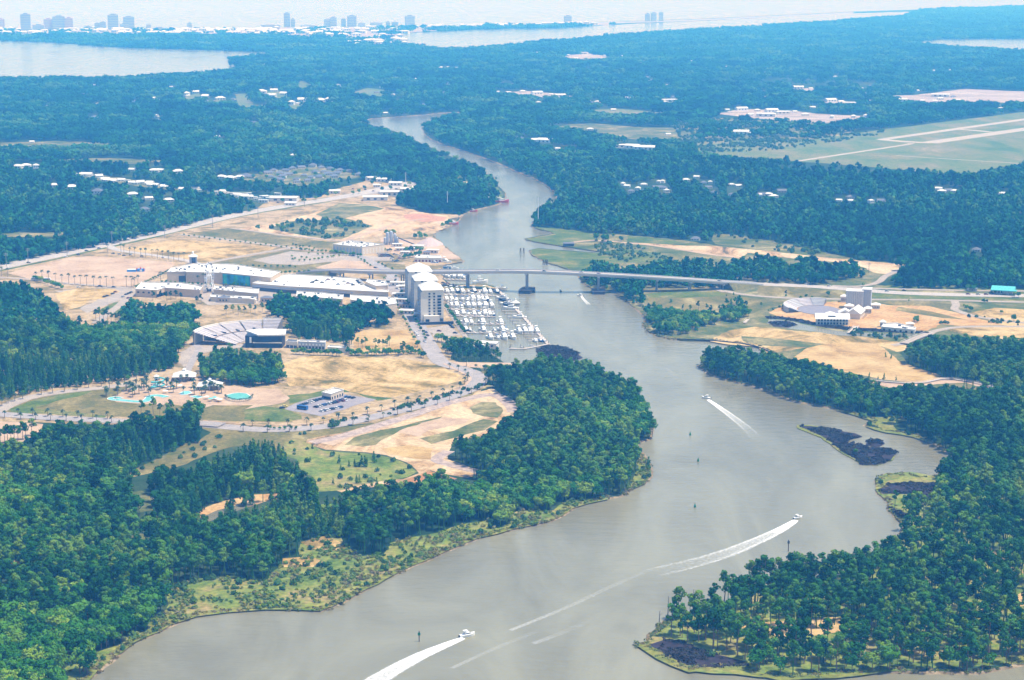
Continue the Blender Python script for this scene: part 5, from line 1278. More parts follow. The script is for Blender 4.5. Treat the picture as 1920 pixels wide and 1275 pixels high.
footbridge('road_bridge', 'broad low road bridge over the dark channel', Z(1440,500,4,[(1020,585),(1110,545),(1200,510)]), 8, LZ + 1.4, 'concrete')
footbridge('boardwalk', 'long boardwalk curving through the white sand', Z(1440,500,4,[(770,855),(900,870),(1050,880),(1180,875),(1290,850),(1400,850),(1550,875),(1720,915)]), 2.6, LZ + 0.9, 'dock_wood')
footbridge('boulevard_bridge', 'low boulevard bridge behind the trees of the ring lawn', Z(0,620,4,[(1420,695),(1540,705),(1665,715)]), 14, LZ + 1.0, 'asphalt_pale')
footbridge('fishing_pier', 'pale little pier reaching over the far channel', Z(1000,440,3.84,[(1520,640),(1545,615)]), 3, LZ + 0.9, 'dock_wood')
for px in [[(1270,638),(1340,641),(1390,646),(1419,652),(1446,663)]]:
    p = [G(*q, 0.0) for q in px]; B = Bld('seawall', 'dark timber seawall along the inlet sand', 'wall', p[0])
    b = MB()
    for i in range(len(p) - 1):
        m = (p[i] + p[i + 1]) / 2; b.box((m.x, m.y - 0.6, 0.7), ((p[i + 1] - p[i]).length + 0.5, 0.7, 2.2), ang(p[i], p[i + 1]))
    B.part('wall', b, 'fender_timber')

# ------------------------------------------------------------------ the bridge
def bridge():
    data = [(560,513,1.2),(600,516,5.2),(641,520,8.0),(696,526,10.4),(755,530,12.4),(877,538,17.0),(988,546,21.6),(1122,547,19.0),(1231,546.5,15.2),(1293,545,12.2),(1353,542,8.2),(1395,538,4.6),(1425,535.5,1.6)]
    P = [G(a, b_) + Vector((0, 0, z)) for a, b_, z in data]
    B = Bld('highway_bridge', 'long high concrete road bridge spanning the waterway', 'bridge', P[6])
    path = smooth_path(P, 8); W = 13.0
    n = len(path)
    def strip(off0, off1, z0, z1):
        b = MB(); vs = []
        for i, p in enumerate(path):
            d = path[min(i + 1, n - 1)] - path[max(i - 1, 0)]; d = Vector((d.x, d.y, 0)).normalized(); nn = Vector((-d.y, d.x, 0))
            a, c = p + nn * off0, p + nn * off1
            vs += [(a.x, a.y, p.z + z0), (a.x, a.y, p.z + z1), (c.x, c.y, p.z + z1), (c.x, c.y, p.z + z0)]
        fs = []
        for i in range(n - 1):
            o, q = i * 4, i * 4 + 4
            fs += [(o + j, o + (j + 1) % 4, q + (j + 1) % 4, q + j) for j in range(4)]
        fs += [(3, 2, 1, 0), tuple((n - 1) * 4 + j for j in range(4))]
        b.add(vs, fs); return b
    B.part('deck', strip(-W / 2, W / 2, -0.4, 0.0), 'highway_grey')
    for o in (-4.6, -1.5, 1.5, 4.6): B.part('girder', strip(o - 0.5, o + 0.5, -2.4, -0.42), 'bridge_concrete')
    for o in (-W / 2, W / 2): B.part('parapet', strip(o - 0.25, o + 0.25, -0.45, 1.0), 'bridge_concrete')
    for (a, b_, z) in data[2:11]:
        g = G(a, b_); i = min(range(n), key=lambda k: (path[k].to_2d() - g.to_2d()).length)
        d = path[min(i + 1, n - 1)] - path[max(i - 1, 0)]; rz = math.atan2(d.y, d.x); top = path[i].z - 2.45
        over = a in (877, 988, 1122)
        b = MB()
        if over:
            b.box((g.x, g.y, top / 2 - 0.5), (2.2, 4.2, top - 1.0), rz); pr = B.part('pier', b, 'pier_concrete')
        else:
            nn = Vector((-math.sin(rz), math.cos(rz), 0))
            for s in (-3, 3):
                q = g + nn * s; b.tube((q.x, q.y, 0), (q.x, q.y, top - 1.0), 0.8, 0.8, 8)
            pr = B.part('pier', b, 'pier_concrete')
        b = MB(); b.box((g.x, g.y, top - 0.6), (2.4, 11.5, 1.2), rz); B.part('pier_cap', b, 'bridge_concrete', parent=pr)
        if a in (988, 1122):
            b = MB(); poly = [(-6, -13), (6, -13), (7, -9), (7, 9), (6, 13), (-6, 13), (-7, 9), (-7, -9)]
            c, s = math.cos(rz), math.sin(rz)
            poly = [(g.x + x * c - y * s, g.y + x * s + y * c) for x, y in poly]
            b.prism(poly, -1.0, 3.6 if a == 988 else 2.8); B.part('fender', b, 'fender_timber', parent=pr)
    # earth ramps
    for nm, sl, sgn, lb in (('bridge_ramp', path[:14], 1, 'grassy earth ramp at the town end of the bridge'), ('bridge_ramp', path[-16:], -1, 'grassy earth ramp at the far end of the bridge')):
        b = MB(); vs = []
        for i, p in enumerate(sl):
            d = (sl[min(i + 1, len(sl) - 1)] - sl[max(i - 1, 0)]); d = Vector((d.x, d.y, 0)).normalized(); nn = Vector((-d.y, d.x, 0))
            h = max(0.05, p.z - 0.6 - LZ)
            for o, z in ((-W / 2 - 1 - h * 1.4, LZ), (-W / 2 - 0.6, LZ + h), (W / 2 + 0.6, LZ + h), (W / 2 + 1 + h * 1.4, LZ)):
                q = p + nn * o; vs.append((q.x, q.y, z))
        fs = []
        for i in range(len(sl) - 1):
            o, q = i * 4, i * 4 + 4
            fs += [(o + j, o + j + 1, q + j + 1, q + j) for j in range(3)]
        k = (len(sl) - 1) * 4
        fs += [(0, 1, 2, 3), (k + 3, k + 2, k + 1, k)]
        b.add(vs, fs)
        tag(obj(nm, b.mesh(nm, 'dry_grass')), lb, 'embankment', kind='structure')
    return path
BR = bridge()

foliage('reed_green', [(0.06, 0.10, 0.02), (0.12, 0.15, 0.03), (0.20, 0.17, 0.06), (0.10, 0.07, 0.035)], 0.02)
# ------------------------------------------------------------------ boats, docks
def boat_tpl(L, W, kind):
    """motor boat along +X: hull, deck house, glass, and what tops it"""
    b = MB(); st = []
    prof = [(-0.5, 0.86, 0), (-0.25, 0.98, 0), (0.1, 1.0, 0.02), (0.3, 0.78, 0.10), (0.44, 0.36, 0.2), (0.5, 0.04, 0.27)]
    H_ = W * 0.42
    for f, wf, up in prof:
        x = f * L; w2 = W / 2 * wf; zt = H_ + up * H_ * 2.2
        st.append([(x, -w2, zt), (x, -w2 * 0.72, -0.4), (x, w2 * 0.72, -0.4), (x, w2, zt)])
    vs = [p for s in st for p in s]; fs = []
    for i in range(len(st) - 1):
        o, q = i * 4, i * 4 + 4
        fs += [(o, q, q + 1, o + 1), (o + 1, q + 1, q + 2, o + 2), (o + 2, q + 2, q + 3, o + 3), (o + 3, q + 3, q, o)]
    fs += [(0, 1, 2, 3), (20, 23, 22, 21)]
    b.add(vs, fs)
    hull = b.mesh('hull', {'navy': 'navy_paint', 'red': 'red_paint', 'blue': 'blue_paint'}.get(kind, 'white_paint'))
    parts = [('hull', hull, None)]
    c = MB()
    def house(x0, x1, w, z0, h, slope):
        y = w / 2; c.add([(x0, -y, z0), (x1, -y, z0), (x1, y, z0), (x0, y, z0), (x0 + 0.1, -y * 0.88, z0 + h), (x1 - slope, -y * 0.88, z0 + h), (x1 - slope, y * 0.88, z0 + h), (x0 + 0.1, y * 0.88, z0 + h)],
              [(0, 1, 5, 4), (1, 2, 6, 5), (2, 3, 7, 6), (3, 0, 4, 7), (4, 5, 6, 7)])
    house(-0.18 * L, 0.24 * L, W * 0.74, H_ * 1.02, W * 0.36, W * 0.35); parts.append(('cabin', c.mesh('cabin', 'white_paint'), None))
    g = MB(); g.box((0.0 * L, 0, H_ * 1.02 + W * 0.2), (L * 0.36, W * 0.74, W * 0.13)); parts.append(('cabin_window', g.mesh('cabin_window', 'dark_glass'), 1))
    if kind in ('yacht', 'navy'):
        c = MB(); house(-0.2 * L, 0.08 * L, W * 0.62, H_ * 1.02 + W * 0.37, W * 0.2, W * 0.2); parts.append(('flybridge', c.mesh('flybridge', 'white_paint'), None))
        t = MB(); t.box((-0.08 * L, 0, H_ + W * 0.98), (L * 0.2, W * 0.55, 0.12))
        for s in (-1, 1): t.tube((-0.1 * L, s * W * 0.25, H_ + W * 0.5), (-0.1 * L, s * W * 0.25, H_ + W * 0.97), 0.06, 0.06, 4)
        parts.append(('hardtop', t.mesh('hardtop', 'white_paint'), None))
        m = MB(); m.tube((0, -W * 0.3, H_ + W * 0.4), (-0.28 * L, -W * 0.5, H_ + W * 1.9), 0.05, 0.03, 4); m.tube((0, W * 0.3, H_ + W * 0.4), (-0.28 * L, W * 0.5, H_ + W * 1.9), 0.05, 0.03, 4)
        parts.append(('outrigger', m.mesh('outrigger', 'steel_white'), None))
    elif kind == 'sail':
        m = MB(); m.tube((0.05 * L, 0, H_), (0.05 * L, 0, L * 1.15), 0.11, 0.06, 5); m.tube((0.05 * L, 0, H_ + 1.6), (-0.35 * L, 0, H_ + 1.5), 0.14, 0.14, 5)
        parts.append(('mast', m.mesh('mast', 'steel_white'), None))
    else:
        t = MB(); t.box((-0.12 * L, 0, H_ + W * 0.72), (L * 0.26, W * 0.66, 0.12))
        for s in (-1, 1):
            for x in (-0.2, -0.04): t.tube((x * L, s * W * 0.3, H_ + 0.2), (x * L, s * W * 0.3, H_ + W * 0.72), 0.05, 0.05, 4)
        parts.append(('canopy', t.mesh('canopy', random.choice(['white_paint', 'blue_paint', 'white_paint'])), None))
        e = MB(); e.box((-0.53 * L, 0, H_ * 0.75), (0.06 * L, W * 0.2, 1.1)); parts.append(('engine', e.mesh('engine', 'black_paint'), None))
    return parts
BOATS = {k: boat_tpl(*v) for k, v in {'yacht': (14.5, 4.6, 'yacht'), 'yacht_b': (17, 5.2, 'yacht'), 'cruiser': (11, 3.7, 'cruiser'), 'open': (8.5, 2.8, 'open'), 'navy': (14, 4.5, 'navy'), 'sail': (11.5, 3.5, 'sail'), 'blue': (9, 3, 'blue')}.items()}
BL = {'yacht': ('motor_yacht', 'white motor yacht with flybridge ', 'yacht'), 'yacht_b': ('motor_yacht', 'large white motor yacht ', 'yacht'), 'cruiser': ('cabin_boat', 'white cabin boat with canopy ', 'boat'), 'open': ('small_boat', 'small white open boat ', 'boat'), 'navy': ('motor_yacht', 'dark hulled motor yacht ', 'yacht'), 'sail': ('sailing_boat', 'white sailing boat with bare mast ', 'boat'), 'blue': ('small_boat', 'small blue hulled boat ', 'boat')}
rows = [('in the row below the grass strip', 457, [(565,'yacht'),(617,'yacht_b'),(680,'yacht'),(735,'yacht_b'),(800,'yacht'),(862,'navy'),(922,'yacht'),(978,'yacht_b'),(1037,'yacht'),(1112,'navy')]),
 ('in the second marina row beside the tower', 540, [(562,'yacht'),(617,'yacht_b'),(668,'cruiser'),(735,'yacht'),(790,'cruiser'),(850,'yacht_b'),(908,'yacht_b'),(952,'yacht'),(1000,'yacht')]),
 ('in the crowded third marina row', 612, [(617,'yacht'),(670,'yacht_b'),(725,'cruiser'),(795,'yacht_b'),(852,'yacht_b'),(915,'yacht'),(985,'yacht_b'),(1050,'yacht_b')]),
 ('in the fourth marina row', 700, [(672,'yacht'),(740,'yacht_b'),(800,'cruiser'),(862,'yacht'),(915,'cruiser'),(980,'yacht_b'),(1030,'yacht'),(1072,'yacht')]),
 ('in the sparse fifth marina row', 792, [(770,'yacht_b'),(830,'yacht'),(955,'yacht_b'),(1152,'yacht_b')]),
 ('in the sixth marina row near the quay end', 875, [(770,'navy'),(820,'open'),(962,'yacht_b'),(1086,'yacht'),(1170,'yacht_b'),(1216,'cruiser')]),
 ('near the outer end of the marina', 893, [(1352,'yacht_b'),(1412,'yacht_b'),(1470,'yacht_b'),(1542,'yacht')]),
 ('in the last marina row before the trees', 958, [(1040,'yacht_b'),(1120,'cruiser'),(1190,'yacht_b'),(1282,'yacht_b')]),
 ('along the bottom dock of the marina', 985, [(1530,'sail'),(1585,'blue'),(1622,'yacht')])]
for wh, yy, lst in rows:
    for xx, k in lst:
        g = G(740 + xx / 5.797, 470 + (yy + random.uniform(-5, 5)) / 5.797, 0.0)
        if k == 'yacht' and random.random() < 0.35: k = random.choice(['cruiser', 'blue', 'open', 'navy'])
        nm, lb, ct = BL[k]
        thing(BOATS[k], nm, lb + 'moored ' + wh, ct, (g.x, g.y, 0.05), math.radians(-68 + random.uniform(-7, 7)), random.uniform(0.9, 1.06), 'boats moored ' + wh)
for xx, yy, k, a in [(1170,528,'yacht',-25),(1195,545,'navy',-20),(1212,590,'yacht',-15),(1248,602,'navy',-15),(1262,637,'yacht_b',-8),(1358,733,'yacht',-5),(1160,415,'cruiser',10)]:
    g = G(740 + xx / 5.797, 470 + yy / 5.797, 0.0); nm, lb, ct = BL[k]
    thing(BOATS[k], nm, lb + 'tied to the outer dock', ct, (g.x, g.y, 0.05), math.radians(a + 180), 0.95, 'boats tied to the outer dock')
for i in range(9):
    g = G(836 + i * 4.8, 518.5 + (i % 2) * 1.8 + (2.0 if i > 5 else 0), 0.0); k = ['yacht', 'cruiser', 'yacht_b'][i % 3]; nm, lb, ct = BL[k]
    thing(BOATS[k], nm, lb + 'moored behind the bridge deck', ct, (g.x, g.y, 0.05), math.radians(-70), 0.95, 'boats behind the bridge deck')
for px, py, k, a in [(815,494,'blue',-20),(835,493,'yacht_b',-30),(838,503,'blue',170),(846,503,'open',10),(853,504,'open',5),(901,530,'yacht_b',20)]:
    g = G(px, py, 0.0); nm, lb, ct = BL[k]
    thing(BOATS[k], nm, lb + ('beside the grass strip end' if px > 890 else 'off the waterside restaurant'), ct, (g.x, g.y, 0.05), math.radians(a), 1.0, None if px > 890 else 'boats off the restaurant')
def dock(label, px, width, fingers=(), piles=True):
    p = [G(q[0], q[1], 0.0) for q in px]
    B = Bld('dock', label, 'dock', (p[0].x, p[0].y, 0.0))
    b = MB()
    for i in range(len(p) - 1):
        m = (p[i] + p[i + 1]) / 2; b.box((m.x, m.y, 0.75 + 0.004 * i), ((p[i + 1] - p[i]).length + 0.3, width, 0.3), ang(p[i], p[i + 1]))
    B.part('walkway', b, 'dock_wood')
    for t, L, rz in fingers:
        tot = t * (len(p) - 1); i = min(int(tot), len(p) - 2); q = p[i].lerp(p[i + 1], tot - i)
        B.cube('finger', (q.x + math.cos(rz) * L / 2, q.y + math.sin(rz) * L / 2, 0.71), (L, 1.3, 0.26), 'dock_wood', rz)
        if piles:
            e = (q.x + math.cos(rz) * L, q.y + math.sin(rz) * L)
            b = MB(); b.tube((e[0], e[1], -1), (e[0], e[1], 3.4), 0.2, 0.17, 5); B.part('pile', b, 'pile_wood')
    if piles:
        L = sum((p[i + 1] - p[i]).length for i in range(len(p) - 1)); n = max(2, int(L / 14))
        for k in range(n + 1):
            tot = k / n * (len(p) - 1) * 0.999; i = min(int(tot), len(p) - 2); q = p[i].lerp(p[i + 1], tot - i)
            b = MB(); b.tube((q.x, q.y + width / 2 + 0.3, -1), (q.x, q.y + width / 2 + 0.3, 3.2), 0.2, 0.17, 5); B.part('pile', b, 'pile_wood')
    return B
fl = [(0.05 + 0.055 * i, 16 if i > 4 else 12, math.pi - 0.05) for i in range(17)]
dock('long outer dock with finger piers on the channel side', Z(740,470,5.797,[(1115,425),(1230,545),(1345,668),(1440,770),(1530,870),(1600,945),(1670,1022)]), 3.2, fl)
dock('bottom dock closing the marina basin', Z(740,470,5.797,[(1672,1022),(1540,1050),(1400,1076),(1250,1074)]), 2.4, [(0.3, 9, 2.4), (0.55, 9, 2.4), (0.8, 9, 2.4)])
for lb, y0, x0, x1 in [('upper marina pier below the first boats', 492, 560, 1120), ('second marina pier from the bridge', 580, 560, 1080), ('third marina pier from the bridge', 655, 600, 1085), ('fourth marina pier from the bridge', 722, 645, 1095), ('fifth marina pier with few boats', 805, 700, 1200), ('sixth marina pier near the quay end', 905, 760, 1330)]:
    dock(lb, Z(740,470,5.797,[(x0, y0 - 6), (x1, y0 + 6)]), 2.0, [(0.1 + 0.13 * i, 11, math.radians(112)) for i in range(7)])
dock('pier of the basin behind the bridge', [(832,525),(882,527)], 2.0, [(0.1 + 0.15 * i, 10, math.radians(110)) for i in range(6)])

def foam_mat():
    m, t, b = principled('foam')
    uv = t.nodes.new('ShaderNodeUVMap'); sx = t.nodes.new('ShaderNodeSeparateXYZ'); t.links.new(uv.outputs['UV'], sx.inputs[0])
    mp = t.nodes.new('ShaderNodeMapping'); mp.inputs['Scale'].default_value = (70, 11, 1); t.links.new(uv.outputs['UV'], mp.inputs['Vector'])
    n = t.nodes.new('ShaderNodeTexNoise'); n.inputs['Scale'].default_value = 1.0; n.inputs['Detail'].default_value = 8; n.inputs['Roughness'].default_value = 0.7
    t.links.new(mp.outputs['Vector'], n.inputs['Vector'])
    vc = t.nodes.new('ShaderNodeVertexColor'); vc.layer_name = 'cover'
    s = t.nodes.new('ShaderNodeMath'); s.operation = 'ADD'; t.links.new(n.outputs['Fac'], s.inputs[0]); t.links.new(vc.outputs['Color'], s.inputs[1])
    mr = t.nodes.new('ShaderNodeMapRange'); mr.inputs['From Min'].default_value = 0.74; mr.inputs['From Max'].default_value = 1.42
    t.links.new(s.outputs[0], mr.inputs['Value']); t.links.new(mr.outputs['Result'], b.inputs['Alpha'])
    b.inputs['Base Color'].default_value = (0.86, 0.86, 0.85, 1); b.inputs['Roughness'].default_value = 0.9
    MATS['foam'] = m
foam_mat()
def wake(label, px, w0, w1, c0, c1, edge=0.35, cols=9, name='boat_wake', hump=0.25):
    """foam trail: a low ridged sheet on the water; 'cover' is how much of it is foam"""
    path = smooth_path([G(q[0], q[1], 0.0) for q in px], 10); n = len(path)
    vs, fs, uv, cv = [], [], [], []
    rg = random.Random(len(label))
    for i, p in enumerate(path):
        t = i / (n - 1); d = path[min(i + 1, n - 1)] - path[max(i - 1, 0)]; d = Vector((d.x, d.y, 0)).normalized(); nn = Vector((-d.y, d.x, 0))
        wd = w0 + (w1 - w0) * t ** 0.8
        for j in range(cols):
            s = j / (cols - 1) * 2 - 1
            q = p + nn * (s * wd / 2 * (1 + rg.uniform(-0.06, 0.06)))
            ridge = (0.55 + 0.45 * math.exp(-((abs(s) - 0.72) / 0.2) ** 2) if t > 0.25 else 1.0) * (1 - abs(s) ** 8)
            vs.append((q.x, q.y, 0.03 + hump * ridge * (1 - t) + 0.02 * (1 - abs(s)))); uv.append((t, j / (cols - 1)))
            cv.append((c0 + (c1 - c0) * t) * (1 - edge + edge * ridge) * (0.25 if j in (0, cols - 1) else 1))
    for i in range(n - 1):
        for j in range(cols - 1): fs.append((i * cols + j, (i + 1) * cols + j, (i + 1) * cols + j + 1, i * cols + j + 1))
    me = bpy.data.meshes.new(name); me.from_pydata(vs, [], fs); me.materials.append(MATS['foam'])
    ul = me.uv_layers.new(name='UVMap'); ca = me.color_attributes.new('cover', 'FLOAT_COLOR', 'POINT')
    for lp in me.loops: ul.data[lp.index].uv = uv[lp.vertex_index]
    for i, c in enumerate(cv): ca.data[i].color = (c, c, c, 1)
    me.polygons.foreach_set('use_smooth', [True] * len(me.polygons))
    return tag(obj(name, me), label, 'wake', kind='stuff')
wake('broad white wake of the nearest speedboat', [(868,1197),(830,1212),(780,1234),(715,1270),(640,1318),(540,1385)], 3.5, 17, 0.85, 0.52, 0.4)
wake('curved white wake of the boat off the pine point', [(1492,976),(1462,994),(1415,1016),(1360,1038),(1300,1056),(1225,1074)], 4, 19, 0.85, 0.30, 0.75, 13)
wake('thin white wake of the boat in mid channel', [(1328,750),(1350,765),(1375,783),(1400,803),(1420,824)], 3, 11, 0.95, 0.22, 0.7, 11)
wake('short white wake of the boat below the bridge', [(1090,556),(1096,563),(1104,571)], 2, 5, 0.9, 0.5, 0.5)
for lb, px, w_, c0, c1 in [('long thin foam line off the pine point', [(847,1253),(930,1215),(1010,1183)], 3, 0.42, 0.34), ('long foam line down the mid channel', [(957,1182),(1060,1140),(1150,1098),(1215,1070)], 3.2, 0.46, 0.34),
  ('short foam line near the pine point', [(1000,1207),(1070,1180),(1140,1148)], 4, 0.42, 0.25), ('faint slick curve near the grassy shore', [(800,1150),(835,1110),(880,1072),(950,1028)], 10, 0.22, 0.18), ('faint slick above the grassy shore', [(1040,1021),(1080,1012),(1125,1005)], 7, 0.27, 0.2),
  ('thin pale streak across the bay', [(1440,895),(1446,915),(1430,940),(1395,965)], 4, 0.3, 0.22),
  ('pale streak toward the bay corner', [(1510,968),(1560,950),(1610,930),(1640,920)], 6, 0.27, 0.2), ('pale streak below the middle channel boat', [(1290,950),(1340,935),(1370,918)], 5, 0.3, 0.22), ('old wake streak up the channel', [(1250,690),(1285,722),(1325,748)], 4, 0.33, 0.22), ('pale streak below the bridge', [(1190,690),(1240,700),(1290,735)], 5, 0.24, 0.2),
  ('old wake in the upper waterway', [(985,388),(965,400),(955,425),(968,450)], 6, 0.3, 0.25)]:
    wake(lb, px, w_ * 1.3, w_ * 1.9, c0 * 0.8, c1 * 0.75, 0.2, 5, 'foam_streak', 0.03)
for px, py, k, a, lb, s in [(876,1193,'open',28,'white centre console boat racing at the head of the broad wake',1.0),(1496,972,'open',32,'small fast boat leading the curved wake',0.8),(1324,747,'open',150,'small white boat heading up the channel',0.9),(1088,555,'open',140,'tiny white boat with short wake below the bridge',0.9),(1051,546,'navy',100,'small dark boat drifting right of the bridge pier',0.4)]:
    g = G(px, py, 0.0); thing(BOATS[k], 'speedboat', lb, 'boat', (g.x, g.y, 0.05), math.radians(a), s)
g = G(940, 380, 0.0); thing(boat_tpl(24, 7, 'red'), 'tour_boat', 'big red and white tour boat at the canal bend', 'boat', (g.x, g.y, 0.1), 0.4, 1.0)
g = G(888, 397, 0.0); thing(boat_tpl(11, 4, 'red'), 'work_boat', 'small red work boat under the canal trees', 'boat', (g.x, g.y, 0.1), 0.2, 1.0)
g = G(851, 421, 0.0); thing(boat_tpl(14, 5, 'red'), 'work_boat', 'red and white work boat at the dirt lot shore', 'boat', (g.x, g.y, 0.1), 0.5, 1.0)
def marker(px, py, h, mat, lb, name='channel_marker'):
    g = G(px, py, 0.0); B = Bld(name, lb, 'marker', (g.x, g.y, 0.0))
    b = MB(); b.tube((g.x, g.y, -1), (g.x, g.y, h), 0.28, 0.24, 6); B.part('pile', b, 'pile_wood')
    b = MB(); b.box((g.x, g.y - 0.35, h - 0.9), (1.3, 0.12, 1.5)); B.part('board', b, mat)
    b = MB(); b.box((g.x, g.y, h + 0.25), (0.5, 0.5, 0.5)); B.part('lamp', b, 'steel_dark')
marker(786,1203,5.0,'green_paint','dark channel marker post beside the broad wake')
marker(1478,1034,6.5,'steel_dark','dark channel marker post off the pine row')
def buoy(px, py, lb):
    g = G(px, py, 0.0); B = Bld('channel_buoy', lb, 'buoy', (g.x, g.y, 0.0))
    b = MB(); b.tube((g.x, g.y, -0.5), (g.x, g.y, 0.9), 0.8, 0.7, 10); b.tube((g.x, g.y, 0.9), (g.x, g.y, 2.4), 0.7, 0.1, 10); B.part('body', b, 'green_paint')
    b = MB(); b.tube((g.x, g.y, 2.3), (g.x, g.y, 3.0), 0.12, 0.12, 5); B.part('lamp', b, 'steel_dark')
buoy(1303,951,'green buoy in the bay below the wooded point'); buoy(1309,865,'green buoy right of the point tip'); buoy(1294,816,'green buoy off the leaning pine')
for i, (px, py) in enumerate([(976,475),(982,475),(1019,497),(1023,497),(1026,497)]):
    g = G(px, py, 0.0); B = Bld('dolphin_pile', 'dark mooring pile cluster off the green spit', 'pile', (g.x, g.y, 0.0), 'mooring piles off the green spit')
    for dx in (-0.5, 0.5):
        b = MB(); b.tube((g.x + dx * 1.6, g.y, -1), (g.x + dx * 0.6, g.y, 6.5), 0.4, 0.35, 6); B.part('pile', b, 'pile_wood')

# ------------------------------------------------------------------ cars
def car_tpl(paint, L=4.6, W=1.9, van=False):
    b = MB(); h = 0.85
    prof = [(-0.5, 0.30), (-0.5, 0.80), (-0.46, h), (0.25, h), (0.46, h * 0.86), (0.5, 0.6), (0.5, 0.30)]
    n = len(prof)
    b.add([(x * L, -W / 2, z) for x, z in prof] + [(x * L, W / 2, z) for x, z in prof], [tuple(range(n)), tuple(range(2 * n - 1, n - 1, -1))] + [(i, i + n, (i + 1) % n + n, (i + 1) % n) for i in range(n)])
    body = b.mesh('body', paint)
    c = MB(); x0, x1, x2, x3 = (-0.47, -0.44, 0.12, 0.26) if van else (-0.40, -0.26, 0.08, 0.24); zt = 1.85 if van else 1.45
    y, yt = W * 0.46, W * 0.40
    c.add([(x0 * L, -y, h), (x3 * L, -y, h), (x3 * L, y, h), (x0 * L, y, h), (x1 * L, -yt, zt), (x2 * L, -yt, zt), (x2 * L, yt, zt), (x1 * L, yt, zt)], [(0, 1, 5, 4), (1, 2, 6, 5), (2, 3, 7, 6), (3, 0, 4, 7)])
    cab = c.mesh('cabin', 'dark_glass')
    r = MB(); r.box((((x1 + x2) / 2) * L, 0, zt + 0.02), ((x2 - x1) * L, yt * 2, 0.06)); rf = r.mesh('roof', paint)
    wh = MB(); wh.tube((0, -0.11, 0), (0, 0.11, 0), 0.33, 0.33, 10); wm = wh.mesh('wheel', 'tyre')
    return [('body', body), ('cabin', cab), ('roof', rf)], wm, (L, W)
CARS = {nm: car_tpl(p) for nm, p in [('white', 'white_paint'), ('silver', 'silver_paint'), ('black', 'black_paint'), ('dark blue', 'navy_paint'), ('dark red', 'dark_red_paint'), ('blue', 'blue_paint')]}
CARS['yellow'] = car_tpl('gold_paint')
def car(label, g, rz, col, group=None, wheels=True, s=1.0, name='parked_car'):
    r = tag(empty(name, g, rz, s), label, 'car', group)
    parts, wm, (L, W) = CARS[col]
    for pn, me in parts: obj(pn, me, r)
    if wheels:
        for sx in (-0.3, 0.31):
            for sy in (-1, 1):
                o = obj('wheel', wm, r); o.location = (sx * L, sy * (W / 2 - 0.08), 0.33)
COLS = ['white', 'silver', 'black', 'dark blue', 'dark red', 'black', 'white', 'blue', 'dark blue']
rg = random.Random(5)
ZROAD = LZ + 0.32
# visitor car park: five ranks
k = 0
for (x0, y0, x1, y1, n) in [(320,465,480,415,11),(395,435,500,412,6),(430,478,620,425,13),(490,462,640,430,9),(470,508,610,478,10),(520,400,610,395,5),(650,405,700,412,3)]:
    p, q = G(480 + x0 / 3.84, 640 + y0 / 3.84), G(480 + x1 / 3.84, 640 + y1 / 3.84); a = ang(p, q)
    for i in range(n):
        if rg.random() < 0.1: continue
        c = p.lerp(q, i / max(1, n - 1)); col = rg.choice(COLS); k += 1
        car('%s car parked in the grey water park car park' % col, (c.x, c.y, LZ + 0.24), a + math.pi / 2 + rg.uniform(-0.05, 0.05), col, '%s cars in the water park car park' % col)
g = G(480 + 335 / 3.84, 640 + 493 / 3.84); CARS['bus'] = None
def bus(label, g, rz, mat, L=11.0):
    r = tag(empty('coach', g, rz), label, 'bus')
    b = MB(); b.box((0, 0, 1.75), (L, 2.5, 2.7)); b.box((0, 0, 3.2), (L * 0.96, 2.3, 0.2)); obj('body', b.mesh('body', mat), r)
    b = MB(); b.box((0, 0, 2.2), (L * 0.94, 2.56, 0.9)); obj('window_band', b.mesh('window_band', 'dark_glass'), r)
    for sx in (-0.32, 0.32):
        for sy in (-1, 1):
            b = MB(); b.tube((sx * L, sy * 1.1 - 0.15, 0.5), (sx * L, sy * 1.1 + 0.15, 0.5), 0.5, 0.5, 10); obj('wheel', b.mesh('wheel', 'tyre'), r)
bus('blue and white coach at the corner of the visitor car park', (g.x, g.y, LZ + 0.24), -0.5, 'blue_paint', 9)
g = G(534, 763.5); car('yellow car at the visitor car park entrance', (g.x, g.y, LZ + 0.24), 0.3, 'yellow')
g = G(529, 766); car('black car at the visitor car park entrance', (g.x, g.y, LZ + 0.24), 0.5, 'black')
g = G(77, 527); bus('long white bus parked behind the wood edge', (g.x, g.y, LZ + 0.3), -0.12, 'white_paint', 22)
def cars_at(lst, where, group, x0=0, y0=0, s=1.0, z=ZROAD):
    for x, y, a, col in lst:
        g = G(x0 + x / s, y0 + y / s); car('%s car %s' % (col, where), (g.x, g.y, z), math.radians(a), col, '%s cars %s' % (col, group))
cars_at([(262,262,25,'black'),(605,208,25,'white'),(720,187,25,'black'),(795,153,25,'dark blue'),(910,130,25,'black'),(1040,178,160,'black'),(1140,197,-12,'black'),(1200,190,-12,'silver'),(1305,203,-12,'black'),(1500,217,-12,'white'),(1100,185,-12,'silver')], 'on the highway by the sandy lot', 'near the sandy lot', 0, 440, 4.903)
cars_at([(960,575,60,'dark blue'),(985,568,60,'black'),(1035,548,60,'black'),(1060,532,60,'dark red'),(1160,555,60,'dark blue'),(1185,545,60,'black'),(1205,535,60,'black'),(1130,575,60,'silver'),(1180,588,60,'dark red')], 'parked beside the mall wing', 'parked beside the mall wing', 0, 440, 4.903, LZ + 0.24)
cars_at([(920,478,-5,'black'),(1045,487,-5,'dark blue'),(720,490,20,'white')], 'parked behind the palm row', 'parked behind the palm row', 0, 440, 4.903)
